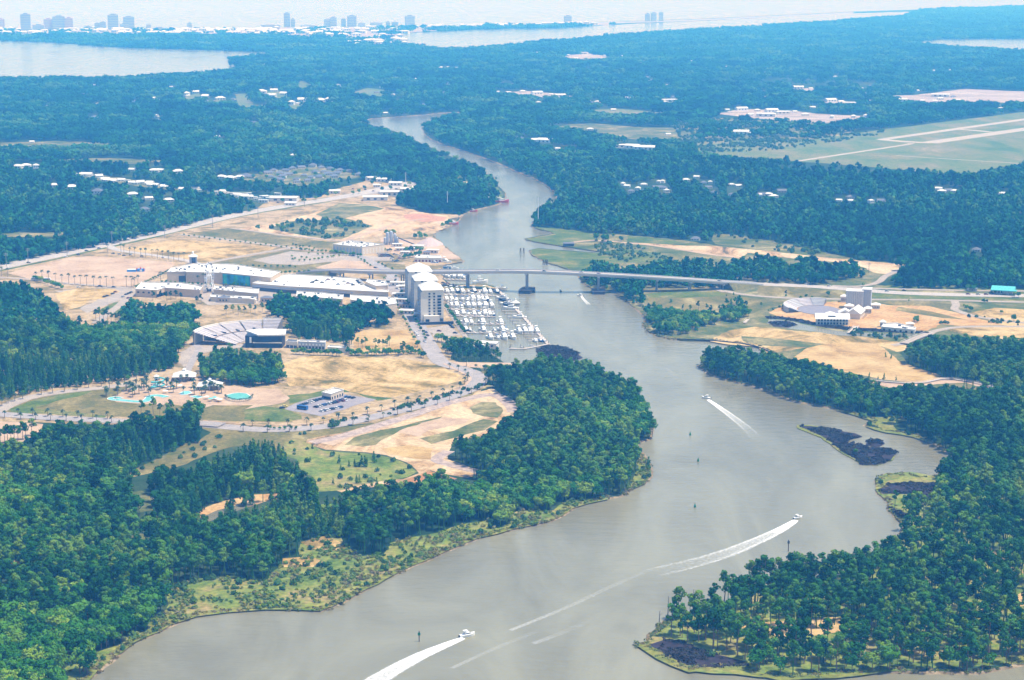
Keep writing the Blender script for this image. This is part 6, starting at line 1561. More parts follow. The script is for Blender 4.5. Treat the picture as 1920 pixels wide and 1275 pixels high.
cars_at([(1290,1010,-65,'white'),(1270,985,-65,'white'),(1362,1072,-65,'silver'),(1390,1010,-65,'black'),(1375,980,-65,'black'),(1235,790,-65,'white'),(1265,850,-65,'silver'),(1100,545,-70,'white'),(1120,600,-70,'dark red'),(1160,640,-70,'silver'),(1150,830,-65,'black')], 'on the street beside the tower', 'on the tower street', 540, 440, 5.311)
cars_at([(1640,930,-45,'black'),(1625,915,-45,'black'),(1665,985,-10,'black'),(1505,965,-10,'dark red'),(1610,900,-45,'dark blue')], 'in the marina car park', 'in the marina car park', 540, 440, 5.311, LZ + 0.24)
cars_at([(1545,485,0,'black'),(1560,500,0,'silver'),(1590,490,0,'dark red'),(1620,510,0,'black'),(1650,505,0,'dark blue'),(1680,520,0,'dark red'),(1700,528,0,'silver')], 'parked on the strip under the bridge', 'on the strip under the bridge', 540, 440, 5.311)
cars_at([(1040,230,0,'black'),(1020,215,0,'dark blue'),(1060,200,10,'black'),(1000,205,0,'black'),(1050,265,0,'silver'),(1075,270,0,'dark blue'),(1090,262,0,'black'),(1120,215,10,'white'),(1150,225,10,'silver'),(1180,215,10,'black'),(1110,240,10,'dark red'),(1085,205,10,'silver'),(1140,200,10,'white'),(1030,245,0,'white'),(870,335,-40,'black'),(650,215,-20,'black'),(620,212,-20,'silver')], 'parked behind the tower', 'parked behind the tower', 540, 440, 5.311)
for x, y, a, col in [(285,462,0,'black'),(600,487,0,'dark red'),(700,475,60,'black'),(715,485,60,'dark blue'),(735,500,60,'silver'),(690,460,60,'black'),(500,500,0,'silver'),(400,450,0,'dark red'),(560,470,0,'white'),(340,480,0,'black'),(460,455,0,'silver'),(240,480,0,'black'),(650,505,20,'black')]:
    g = G(540 + x / 5.311, 440 + y / 5.311, LZ + 7.0); car('%s car on the shop block roof parking' % col, (g.x, g.y, LZ + 7.02), math.radians(a), col, '%s cars on the roof parking' % col)
cars_at([(890,188,-3,'silver'),(1020,183,-3,'black'),(290,137,-10,'white'),(455,150,-10,'white'),(1500,210,-2,'dark red'),(1575,212,-2,'silver'),(1635,212,-2,'dark red'),(1690,208,-2,'black'),(1715,200,-2,'black'),(760,175,-5,'silver')], 'on the highway past the grey tower', 'on the far highway', 1440, 500, 4)
for x, col in [(926,'white'),(1019,'black'),(1097,'silver'),(1118,'dark red'),(1345,'black')]:
    i = min(range(len(BR)), key=lambda k: abs(PX(BR[k].x, BR[k].y, BR[k].z)[0] - x)); p = BR[i]; d = BR[min(i + 1, len(BR) - 1)] - BR[i - 1]
    n_ = Vector((-d.y, d.x, 0)).normalized() * (2.4 if col in ('white', 'silver') else -2.4)
    car('%s car crossing the high bridge' % col, (p.x + n_.x, p.y + n_.y, p.z + 0.02), math.atan2(d.y, d.x), col, '%s cars on the bridge' % col)

# ------------------------------------------------------------------ palms, single trees, shrubs
def palm_tpl(h, seed):
    rg = random.Random(seed)
    t = MB(); p = Vector((0, 0, -0.2))
    for i in range(4):
        q = Vector((rg.uniform(-0.1, 0.1), rg.uniform(-0.1, 0.1), h * (i + 1) / 4)); t.tube(p, q, 0.26 - 0.025 * i, 0.26 - 0.025 * (i + 1), 6, False); p = q
    c = MB()
    for i in range(20):
        a = 6.2832 * i / 20 + rg.uniform(-0.15, 0.15); el = rg.uniform(-0.5, 1.1); L = rg.uniform(1.9, 2.5)
        d = Vector((math.cos(a), math.sin(a), 0)); s = Vector((-d.y, d.x, 0)); q = Vector((p.x, p.y, h)); vs = [q + s * 0.12, q - s * 0.12]; z = math.sin(el)
        for j in range(1, 4):
            f = j / 3; w_ = (0.55, 0.5, 0.06)[j - 1]
            m = q + d * (L * f * math.cos(el) + L * f * 0.15) + Vector((0, 0, L * (f * z - 0.55 * f * f)))
            vs += [m + s * w_, m - s * w_]
        c.add(vs, [(0, 1, 3, 2), (2, 3, 5, 4), (4, 5, 7, 6)])
    return [('trunk', t.mesh('palm_trunk', 'palm_bark'), None), ('fronds', c.mesh('palm_fronds', 'palm_leaf'), None)]
PALMS = [palm_tpl(10.5, i) for i in range(3)]; SPALMS = [palm_tpl(5.6, i + 9) for i in range(3)]
def palm(px, py, label, group, small=False, s=1.0):
    g = G(px, py); thing(random.choice(SPALMS if small else PALMS), 'palm_tree', label, 'palm', g, random.uniform(0, 6.28), s * random.uniform(0.9, 1.1), group)
for x, y in [(330,425),(388,420),(448,432),(510,440),(570,448),(633,455),(688,460),(740,460),(798,468),(862,475),(922,480),(980,482),(1040,486),(15,385),(70,390)]:
    palm(x / 4.903, 440 + y / 4.903, 'tall palm in the row in front of the sandy lot', 'palms in front of the sandy lot')
for x, y in [(1163,478),(1208,478),(1240,480),(1270,470),(1225,492)]:
    palm(x / 4.903, 440 + y / 4.903, 'tall palm in the cluster by the mall corner', 'palms at the mall corner')
for x, y in [(1140,178),(1193,195),(1240,203),(1295,208),(1340,212),(1398,216),(1448,222),(1497,228),(1548,234),(1598,240),(1643,243),(1693,248),(1112,172),(990,165)]:
    palm(x / 4.903, 440 + y / 4.903, 'tall palm in the row along the mall street', 'palms along the mall street')
for x, y in [(1520,1170),(1480,1170),(1200,1150),(1325,1150),(1640,1150),(1410,1130)]:
    palm(x / 3.983, 240 + y / 3.983, 'palm in front of the event hall', 'palms in front of the event hall')
BLV = smooth_path([G(*p) for p in [(840,684),(870,693),(893,703),(896,716),(872,734),(800,757),(700,782),(610,800),(500,806),(440,803)]], 8)
acc = 0.0; last = BLV[0]
def along(path, step):
    out = []; acc = 0.0
    for a, c in zip(path[:-1], path[1:]):
        L = (c - a).length; t = step - acc
        while t <= L:
            d = (c - a).normalized(); out.append((a + d * t, Vector((-d.y, d.x, 0)))); t += step
        acc = (acc + L) % step if L + acc >= step else acc + L
    return out
for p, nn in along(BLV, 15.0):
    for s, sd in ((8.6, 'upper'), (-8.6, 'lower')):
        q = p + nn * s
        thing(random.choice(SPALMS), 'palm_tree', 'small palm on the %s edge of the curving boulevard' % sd, 'palm', (q.x, q.y, LZ), random.uniform(0, 6), random.uniform(0.75, 1.1), 'palms on the %s boulevard edge' % sd)
for x, y in [(35,655),(135,638),(155,665),(245,640),(268,668),(358,645),(380,675),(472,650),(497,678),(585,655),(613,685),(697,660),(724,685),(806,665),(838,690)]:
    palm(x / 4, 620 + y / 4, 'small palm along the boulevard below the oval lawn', 'palms below the oval lawn', True, 0.95)
for x, y in [(15,565),(62,545),(112,530),(170,515),(222,475),(310,480),(140,480),(395,470),(485,458),(580,445),(665,430),(760,420),(845,395),(935,380),(1025,375),(1085,360)]:
    palm(x / 4, 620 + y / 4, 'small palm along the ring road wood', 'palms along the ring road wood', True, 1.0)
rg = random.Random(21)
for i in range(46):
    x, y = rg.choice([(rg.uniform(780, 1000), rg.uniform(430, 500)), (rg.uniform(1000, 1130), rg.uniform(400, 500)), (rg.uniform(1160, 1420), rg.uniform(370, 480)), (rg.uniform(1440, 1680), rg.uniform(410, 500))])
    palm(x / 4, 620 + y / 4, 'palm growing among the water park pools', 'palms of the water park', True, 1.15)
for i in range(22):
    a = math.pi * (0.05 + 0.9 * i / 21); palm(448 - 26 * math.cos(a), 744 + 10 * math.sin(a), 'low palm round the wave pool', 'palms round the wave pool', True, 0.45)
LOTT = [(40,225),(45,260),(115,270),(135,235),(165,268),(185,240),(208,195),(220,265),(265,255),(300,210),(348,208),(342,245),(395,240),(432,230),(455,228),(510,222),(305,255),(70,250)]
def tree(kind, px, py, label, group=None, s=1.0, name=None, rot=None, cat=None):
    g = G(px, py); c, t = random.choice(TREES[kind])
    o = thing([('trunk', t, None), ('crown', c, None)], name or {'pine': 'pine_tree', 'young': 'young_pine_tree', 'broad': 'broadleaf_tree'}[kind], label, cat or ('tree' if kind == 'broad' else 'pine'), g, random.uniform(0, 6.28), s * random.uniform(0.92, 1.08), group)
    if rot: o.rotation_euler = rot
    return o
for x, y in LOTT: tree('broad', 540 + x / 5.311, 440 + y / 5.311, 'small round tree in the pale tree-dotted car park', 'car park trees', 0.33, name='street_tree')
for x, y in [(50,110),(80,118),(120,128),(150,130),(215,130),(260,150),(700,240),(730,260),(765,285),(790,300),(820,320),(760,270),(900,295),(940,310),(970,330),(1040,355),(960,450),(1070,470),(1075,430),(1200,600),(1190,580),(790,180),(825,180),(870,175),(905,172),(945,165),(740,190),(700,195)]: tree('broad', 540 + x / 5.311, 440 + y / 5.311, 'small street tree near the cinema and bridge', 'street trees near the cinema', 0.33, name='street_tree')
_unused = [(0,0)]
for x, y in [] and [(330,1000),(360,1015),(310,985),(395,1095),(560,1030),(530,1000),(655,1050),(660,1060),(690,1030),(720,1050),(1080,780),(1000,795),(1120,800),(1180,815),(970,50),(890,470),(840,480)]: tree('broad', 0 + x * 0.26, 240 + y * 0.251, 'small street tree beside the fields', 'street trees beside the fields', 0.4) if False else None
for i in range(26): tree('broad', 345 + i * 9.6, 441.5 + i * 1.15 + (i % 2) * 2.2, 'tiny tree in the row along the field lane', 'trees along the field lane', 0.30, name='street_tree')
for i in range(14): tree('broad', 255 + i * 4.6, 541 - i * 2.3, 'small tree between the sandy lot and the mall', 'trees beside the sandy lot', 0.36, name='street_tree')
# pines standing clear
for i, (x, y, s) in enumerate([(700,1120,.7),(740,1135,.75),(770,1120,.72),(870,1120,.7),(905,1135,.72),(945,1130,.7),(985,1135,.72),(1010,1110,.8),(880,1180,.6),(1150,1190,.9),(1135,1200,.7)]): tree('pine', 540 + x / 5.311, 440 + y / 5.311, 'thin pine standing in the yellow sand clearing', 'pines of the yellow clearing', s * 0.8)
for i, (x, y, s) in enumerate([(35,840,.9),(60,845,1.0),(85,840,.95),(110,838,1.0),(135,830,.9),(170,815,.9),(195,815,.9),(240,790,.9),(5,855,.8)]): tree('pine', x / 4, 620 + y / 4, 'dark pine standing in the sandy patch below the ring road', 'pines below the ring road', s * 0.9)
for (x, y, s) in [(1060,640,1.1),(1150,630,1.25),(1200,640,.9),(1280,640,1.1),(1250,650,1.0),(1390,680,1.1),(1420,700,1.5),(1470,680,1.5),(1440,690,1.3),(1330,665,.8)]: tree('pine', x / 4, 620 + y / 4, 'tall pine in the clump beside the water park lawn', 'pines beside the water park', s * 0.75)
for i, (x, s) in enumerate([(1408,1.2),(1421,1.1),(1433,1.2),(1447,1.0),(1460,1.15),(1480,1.25),(1492,1.3),(1502,1.2),(1518,1.1),(1541,1.15),(1565,1.25),(1578,1.1),(1604,1.2)]): tree('pine', x, 1108 - i * 1.8, 'tall bare trunked pine in the shoreline row of the point', 'pine row on the shore of the point', s * 1.0)
tree('pine', 1272, 1160, 'lone tall pine at the tip of the point', None, 1.15); tree('pine', 1264, 1163, 'shorter pine beside the lone pine of the point', None, 0.8)
for (x, y, s) in [(1358,1126,1.0),(1372,1128,1.0),(1390,1126,.9),(1340,1140,.9)]: tree('pine', x, y, 'round pine above the tip of the point', 'round pines above the tip', s)
tree('pine', 1222, 822, 'slim pine leaning over the water at the wooded point', None, 1.0, rot=(0.05, 0.22, 1.0))
tree('young', 1216, 880, 'thin pine at the grassy point tip', None, 0.8)
def snag(px, py, h, lb):
    g = G(px, py); B = Bld('dead_tree', lb, 'tree', g); b = MB()
    b.tube((g.x, g.y, LZ - 0.3), (g.x + 0.3, g.y, LZ + h), 0.3, 0.12, 6); B.part('trunk', b, 'dead_wood')
    b = MB(); b.tube((g.x + 0.2, g.y, LZ + h * 0.6), (g.x + 1.5, g.y, LZ + h * 0.75), 0.1, 0.05, 4); B.part('branch', b, 'dead_wood')
snag(1252,1158,11.5,'bare dead trunk left of the lone pine'); snag(1299,1150,13,'bare dead trunk right of the lone pine'); snag(1236,1166,6,'short bare snag at the point shore'); snag(1432,830,7,'thin bare snag near the bay') if False else None
for (x, y, s) in [(600,880,.8),(610,930,.6),(670,905,.6),(710,900,.75),(760,905,1.0),(785,905,1.1),(800,905,1.0),(850,875,1.1),(725,1025,.8),(745,1020,.7),(555,1030,.6),(405,775,.5),(390,860,.4),(870,1055,.9),(835,1045,.8)]: tree('young', 480 + x / 3.84, 640 + y / 3.84, 'small pine standing in the green meadow', 'pines in the green meadow', s * 0.65)
for (x, y, s) in [(630,845,1.0),(690,855,1.1),(700,858,1.0),(815,850,.7),(755,820,.6)]: tree('broad', 960 + x / 3.983, 240 + y / 3.983, 'tall tree standing by the canal inlet lane', 'trees by the canal inlet', s * 1.0)
for (x, y, s) in [(990,520,.9),(1080,545,.7),(1130,555,.8),(1190,550,1.0),(1245,555,.8),(1280,560,.8),(1340,565,.9),(1360,560,.9),(1430,600,1.4),(1520,580,1.2),(1640,530,.7),(1388,455,.4),(1440,455,.6),(1820,445,.7)]: tree('pine', 1000 + x / 3.84, 440 + y / 3.84, 'scattered pine in the dry meadow below the bridge', 'pines in the dry meadow', s * 0.62)
for (x, y, s) in [(135,228,.5),(285,235,.7),(245,245,.6),(330,240,.5),(450,225,1.0),(1055,262,.4),(1615,275,.8),(1640,272,.6),(715,150,.7),(1500,180,1.1),(1530,185,1.1),(1545,180,1.0),(1700,205,.6),(1850,230,1.0),(1880,232,.9),(1490,330,.9),(1520,335,.9),(1470,300,.5),(1115,410,.9),(1100,415,.7),(1120,420,.7),(1845,410,1.0),(1750,355,.6)]: tree('broad', 1440 + x / 4, 500 + y / 4, 'round tree scattered along the highway and park', 'trees along the far highway', s * 0.62)
for (x, y, s) in [(870,850,.8),(825,850,.5),(760,835,.6),(960,855,.5),(880,680,.6),(925,690,.6)]: tree('young', 1440 + x / 4, 500 + y / 4, 'small dark pine at the edge of the golden sand', 'pines at the golden sand', s * 0.7)
for (x, y, s) in [(1270,130,.9),(1320,140,1.0),(1380,170,1.0),(1440,200,1.2),(1470,210,1.2),(1530,240,1.3),(1600,285,1.2),(1640,265,.6),(1710,305,.9),(1720,350,.7),(1560,310,.7),(1780,390,.9),(1750,380,.8),(1810,360,.5),(1220,440,.8)]: tree('broad', 440 + x / 3.692, 240 + y / 3.692, 'round tree on the canal bank park', 'trees of the canal bank park', s)
for (x, y) in [(160,710),(300,700),(340,710),(370,700),(460,720),(500,720),(540,735),(580,740),(740,660),(760,680),(730,700),(1050,745),(1080,750),(1100,740),(1250,770),(1290,770),(1320,765),(1280,750),(1190,860),(1220,860),(1260,860),(1290,865),(1470,680),(1490,670),(1440,690),(1550,620)]: tree('broad', 440 + x / 3.692, 240 + y / 3.692, 'dark bushy tree in the dirt lot', 'trees of the dirt lot', 0.72)
for (x, y) in [(1490,1060),(1530,1070),(1570,1080),(1640,1090),(1700,1110),(1750,1120),(1800,1100),(1570,1180),(1620,1190)]: tree('broad', 540 + x / 5.311, 440 + y / 5.311, 'full green tree beside the marina car park', 'trees beside the marina car park', 0.75)
for (x, y) in [(1200,1170),(1230,1180),(960,1200),(1000,1190),(800,1180),(600,1190),(640,1200),(700,1200),(880,1200),(1100,1210),(1350,1230),(1320,1220),(1290,1120)]: tree('broad', 540 + x / 5.311, 440 + y / 5.311, 'dark tree in the row above the bare field', 'trees above the bare field', 0.62)
for (x, y) in [(460,660),(540,640),(600,660),(640,650),(690,640),(740,660),(900,700),(940,690),(1190,800),(1260,790),(1310,800),(1370,800),(1430,780),(1480,790),(1550,770)]: tree('pine', 200 + x / 5.311, 440 + y / 5.311, 'thin pine in front of the mall wings', 'pines in front of the mall', 0.62)
for (x, y) in Z(440,240,3.692,[(180,335),(300,345),(340,365),(420,330),(500,310),(560,330),(620,355),(680,310),(760,320),(820,340),(470,395),(540,385),(220,350),(130,350)]): tree('broad', x, y, 'tree between the grey roofed estate houses', 'trees of the grey roofed estate', 0.75, name='garden_tree')
for (x, y) in Z(440,240,3.692,[(480,520),(560,500),(640,480),(820,465),(860,455),(1020,440),(1080,430),(1180,420),(1210,400),(950,395),(1300,405),(700,470),(330,520),(900,430)]): tree('broad', x, y, 'tree along the commercial street', 'trees of the commercial street', 0.7, name='garden_tree')
rg = random.Random(63)
def row(p, q, n, label, group, s=0.34, kind='broad', jit=1.0):
    for i in range(n):
        t = (i + 0.5) / n; tree(kind, p[0] + (q[0] - p[0]) * t + rg.uniform(-jit, jit), p[1] + (q[1] - p[1]) * t + rg.uniform(-jit, jit) * 0.4, label, group, s * rg.uniform(0.8, 1.25), name='hedge_tree' if 'hedge' in label else 'street_tree', cat='tree')
row((836,577),(872,628),16,'small tree in the hedge along the marina quay','trees along the marina quay',0.4)
row((752,548),(800,640),16,'small street tree beside the tower street','trees beside the tower street',0.36)
row((738,560),(778,640),12,'small street tree on the shop side of the tower street','trees on the shop side',0.36)
row((300,530),(400,538),12,'small plaza tree in front of the event hall','trees in front of the event hall',0.34)
row((420,536),(540,540),16,'small plaza tree in the mall court','trees in the mall court',0.34)
row((480,516),(600,512),14,'small tree behind the shop block','trees behind the shop block',0.36)
row((400,500),(560,503),14,'small tree on the dry verge behind the mall','trees behind the mall',0.34)
row((560,470),(640,476),10,'small tree beside the cinema lane','trees beside the cinema lane',0.36)
row((620,476),(680,482),9,'small tree in front of the cinema wall','trees in front of the cinema',0.5)
row((690,474),(735,472),8,'small tree right of the cinema','trees right of the cinema',0.45)
row((755,486),(790,480),8,'bushy tree beside the restaurant car park','trees beside the restaurant',0.5)
row((500,806),(560,806),6,'low bush tree along the boulevard bend','bush trees along the boulevard',0.3)
row((560,573),(640,572),9,'dark tree at the shop row edge of the town wood','trees at the shop row edge',0.55)
row((545,664),(640,668),14,'dark tree in the hedge above the bare field','hedge trees above the bare field',0.55)
row((655,668),(790,664),18,'green tree in the hedge below the yellow clearing','hedge trees below the yellow clearing',0.5)
row((905,694),(958,694),10,'low green tree in the hedge at the boulevard bend','hedge trees at the boulevard bend',0.4)
row((175,600),(235,608),8,'thin tree at the paved lot wood edge','trees at the paved lot edge',0.8,'pine')
row((60,524),(120,545),9,'dark tree at the wood edge by the bus','trees at the wood edge by the bus',0.6)
cars_at([(x_, 300 + (i_ % 3) * 14, 5, rg.choice(COLS)) for i_, x_ in enumerate(range(900, 1000, 9))], 'in the yard beside the restaurant', 'beside the restaurant', 540, 420, 5.311)
cars_at([(420 + i_ * 22, 512 + i_ * 3.2, 100, rg.choice(COLS)) for i_ in range(12)], 'parked along the mall court', 'along the mall court', 340, 440, 5.311)
cars_at([(x_, y_, -20, rg.choice(COLS)) for x_, y_ in [(470,500),(520,485),(610,462),(690,445),(820,425),(1010,390),(150,560),(300,520),(380,510),(905,430),(960,440),(1000,455),(1120,425)]], 'on the upper highway', 'on the upper highway', 440, 240, 3.692)
_pw = [(1214,594),(1240,590),(1286,594),(1338,598),(1372,588),(1396,582),(1404,594),(1385,603),(1338,609),(1312,614),(1304,623),(1276,628),(1240,628),(1216,612)]
_x, _y = [], []
for _q in range(420):
    _px, _py = rg.uniform(1210, 1406), rg.uniform(580, 630)
    if inside(_pw, np.array([_px]), np.array([_py]))[0]:
        _g = G(_px, _py); _x.append(_g.x); _y.append(_g.y)
forest('bank_wood', 'rounded dark wood on the far bank below the bridge meadow', J['broad'], np.array(_x), np.array(_y), np.random.default_rng(8).uniform(0.6, 1.0, len(_x)), seed=36)
# shrubs: small bushes thickening the scrub and field edges
bush = [caps([(0, 0, 0.9, 1.1, 0.8), (0.8, 0.3, 0.7, 0.8, 0.8), (-0.6, -0.5, 0.7, 0.8, 0.8)], 26, 0.62, i + 50, 0.5).mesh('bush', 'scrub_leaf') for i in range(4)]
gbush = [caps([(0, 0, 1.0, 1.3, 0.9), (0.8, 0.3, 0.8, 0.9, 0.9), (-0.6, -0.5, 0.8, 0.9, 0.9)], 30, 0.7, i + 60, 0.5).mesh('green_bush', 'bush_leaf') for i in range(4)]
reed = [caps([(0, 0, 0.5, 1.2, 0.5), (1.2, 0.6, 0.45, 1.0, 0.5), (-1, -0.8, 0.45, 1.0, 0.5)], 22, 0.55, i + 70, 0.7).mesh('reed', 'reed_leaf') for i in range(3)]
def fill(polys, step, keep, seed):
    rg = np.random.default_rng(seed); X, Y = [], []
    for pl in polys:
        g = [G(p[0], p[1]) for p in pl]; xs = [v.x for v in g]; ys = [v.y for v in g]
        n = int((max(xs) - min(xs)) * (max(ys) - min(ys)) / step ** 2 * keep)
        x = rg.uniform(min(xs), max(xs), n); y = rg.uniform(min(ys), max(ys), n)
        ok = inside([(v.x, v.y) for v in g], x, y) & (stand_noise(x, y, 9 * step / 3) + rg.normal(0, 0.5, n) > -0.1)
        X.append(x[ok]); Y.append(y[ok])
    return np.concatenate(X), np.concatenate(Y)
shore_poly = GRASS_L + [p[:2] for p in SHORE_L if 165 < p[0] <= 1140 and p[1] > 935][::-1]
x, y = fill([shore_poly, tip], 2.6, 0.8, 1); forest('shore_scrub', 'low green and straw scrub on the near shore', bush, x, y, np.random.default_rng(3).uniform(0.5, 1.2, len(x)), seed=31, cat='scrub')
x, y = fill([shore_poly, tip], 6.5, 0.5, 2)
x2_, y2_ = fill([RIDGE, GRN, FR3, FR2, MB1[3:8]], 7.0, 0.4, 3)
x3_, y3_ = fill([Z(960,240,3.983,[(600,840),(900,870),(1100,940),(1200,1000),(900,1010),(640,960)]), Z(1440,500,4,[(600,480),(850,490),(1080,500),(1040,560),(800,540),(640,520)]), Z(1440,500,4,[(1280,400),(1440,420),(1420,450),(1300,440)]), Z(1440,500,4,[(1500,365),(1700,390),(1920,430),(1900,445),(1640,420),(1500,380)]), Z(1440,500,4,[(-40,340),(60,300),(180,270),(190,280),(80,320),(-20,360)])], 5.0, 0.7, 4)
x4_, y4_ = fill([Z(480,640,3.84,[(300,660),(640,560),(900,520),(1150,440),(1400,370),(1690,290),(1690,320),(1400,400),(1150,470),(900,550),(640,600),(330,690)])], 4.0, 0.6, 5)
x = np.concatenate([x, x2_, x3_, x4_]); y = np.concatenate([y, y2_, y3_, y4_])
forest('green_shrubs', 'dark green shrubs dotted over the grassy ground', gbush, x, y, np.random.default_rng(4).uniform(0.6, 1.5, len(x)), seed=32, cat='shrubs')
x, y = fill([Z(1280,0,3,[(0,800),(250,780),(700,785),(900,760),(1150,728),(1100,760),(800,810),(500,850),(100,860)]), Z(440,240,3.692,[(240,700),(330,650),(560,640),(760,625),(860,650),(960,680),(830,730),(740,770),(600,765),(430,735)]), SCR, MARSHB], 8.0, 0.45, 6)
forest('field_shrubs', 'shrubs dotted over the far scrub fields', gbush, x, y, np.random.default_rng(5).uniform(1.0, 2.6, len(x)), seed=33, cat='shrubs')
CB1 = Z(1440,500,4,[(-20,370),(150,380),(360,420),(480,440),(620,455),(860,470),(1100,478),(1200,500),(1080,500),(840,490),(620,480),(420,455),(260,425),(120,395),(-10,390)])
x, y = fill([MI_IN, MI2, MI3, MB1, MB2, MB3, CB1, Z(1440,500,4,[(0,420),(60,405),(160,410),(210,440),(150,460),(40,450)])], 2.0, 1.0, 7); forest('marsh_reeds', 'dark purple brown reeds on the marsh islands', reed, x, y, np.random.default_rng(6).uniform(0.7, 1.3, len(x)), z=0.5, seed=34, cat='reeds')
green_reed = [caps([(0, 0, 0.4, 1.1, 0.6), (1.0, 0.5, 0.4, 0.9, 0.6), (-0.9, -0.7, 0.4, 0.9, 0.6)], 20, 0.5, i + 90, 0.7).mesh('shore_reed', 'reed_green') for i in range(3)]
sx, sy = [], []
rgs = np.random.default_rng(12)
for p, q in zip(_sh[:-1], _sh[1:]):
    L = (q - p).length; mid_ = PX((p.x + q.x) / 2, (p.y + q.y) / 2, 0.0)
    if mid_[1] < 600 or (830 < mid_[0] < 1000 and mid_[1] < 720): continue
    d = (q - p).normalized(); n_ = Vector((-d.y, d.x))
    for k in range(int(L / 1.3)):
        o = rgs.normal(1.2, 1.5); t = rgs.random(); s = p.lerp(q, t) + n_ * o
        sx.append(s.x); sy.append(s.y)
forest('shore_reeds', 'ragged yellow green reeds along the waterline', green_reed, np.array(sx), np.array(sy), rgs.uniform(0.5, 1.25, len(sx)), z=0.35, seed=35, cat='reeds')
zone('marsh_flat', MI_IN, 'marsh_dark', 0, 'dark reed flat on the wedge shaped island', 'marsh', thick=-0.3)
tree('broad', 1180 + 1100 / 2.595, 640 + 550 / 2.595, 'single green bush on the wedge marsh island', None, 0.42)

# ------------------------------------------------------------------ water park pools
def pool(px, label, name='pool'):
    poly = ground_poly(px, 4, 0.2, 77); B = Bld(name, label, 'pool', (poly[0][0], poly[0][1], LZ))
    b = MB(); b.sheet(poly, LZ + 0.33); B.part('water_surface', b, 'pool_water')
    b = MB(); n = len(poly)
    for i in range(n):
        p, q = Vector(poly[i]), Vector(poly[(i + 1) % n])
        if (q - p).length > 0.01: b.box(((p.x + q.x) / 2, (p.y + q.y) / 2, LZ + 0.3), ((q - p).length, 0.7, 0.3), ang(p, q))
    B.part('coping', b, 'white_roof')
pool(Z(0,620,4,[(1690,488),(1740,474),(1790,468),(1850,474),(1890,500),(1880,515),(1800,522),(1730,520)]), 'fan shaped turquoise wave pool')
pool(Z(0,620,4,[(980,438),(1005,430),(1030,438),(1020,448),(990,450)]), 'small turquoise pool under the palms')
pool(Z(0,620,4,[(1125,430),(1150,405),(1190,390),(1215,395),(1190,415),(1160,435)]), 'turquoise splash pool by the slides')
pool(Z(0,620,4,[(1340,475),(1380,455),(1420,455),(1440,470),(1400,482),(1360,485)]), 'turquoise pool in the middle of the terrace')
pool(Z(0,620,4,[(1420,495),(1480,488),(1530,500),(1480,512)]), 'narrow turquoise pool beside the dark pines')
def lazy():
    path = smooth_path([G(x / 4, 620 + y / 4) for x, y in [(1250,500),(1190,488),(1135,492),(1115,515),(1080,533),(1010,533),(930,525),(870,520),(838,512),(860,503),(900,512)]], 6)
    B = Bld('lazy_river', 'winding turquoise lazy river along the sand edge', 'pool', path[0])
    B.part('water_surface', ribbon(path, 6.0, LZ + 0.34), 'pool_water')
    for o in (-3.3, 3.3): B.part('coping', ribbon(path, 0.7, LZ + 0.36, o), 'white_roof')
lazy()
for i, (x, y) in enumerate([(1630,530),(1610,520),(1650,535),(1260,440),(1300,440),(1350,430),(1550,515),(1580,530),(1240,470)]):
    g = G(x / 4, 620 + y / 4); B = Bld('sun_shade', 'small pale sun shade on the water park terrace', 'parasol', g, 'water park sun shades')
    b = MB(); b.tube((g.x, g.y, LZ), (g.x, g.y, LZ + 2.6), 0.08, 0.08, 5); B.part('pole', b, 'steel_white')
    b = MB(); b.tube((g.x, g.y, LZ + 2.3), (g.x, g.y, LZ + 3.1), 2.2, 0.05, 8, False); B.part('canopy', b, ['white_paint', 'teal_roof', 'white_paint'][i % 3])
def slide():
    g = G(1175 / 4, 620 + 420 / 4); B = Bld('water_slide', 'turquoise water slide twisting down a small tower', 'slide', g)
    b = MB()
    for dx in (-1.2, 1.2):
        for dy in (-1.2, 1.2): b.tube((g.x + dx, g.y + dy, LZ), (g.x + dx, g.y + dy, LZ + 7), 0.18, 0.18, 5)
    B.part('tower_frame', b, 'steel_white'); b = MB(); b.hip((g.x, g.y), 4, 4, LZ + 8.6, 1.6); b.box((g.x, g.y, LZ + 6.9), (3.4, 3.4, 0.3)); B.part('platform', b, 'white_roof')
    p = [Vector((g.x + 2 + (2 + 4.5) * math.sin(t * 1.0) * 0.8, g.y - 3 + 4.5 * math.cos(t) - t * 0.4, LZ + 6.8 * (1 - t / 12.6) + 0.5)) for t in np.linspace(0, 12.6, 34)]
    b = MB()
    for a, c in zip(p[:-1], p[1:]): b.tube(a, c, 0.7, 0.7, 6, False)
    B.part('flume', b, 'teal_roof')
slide()

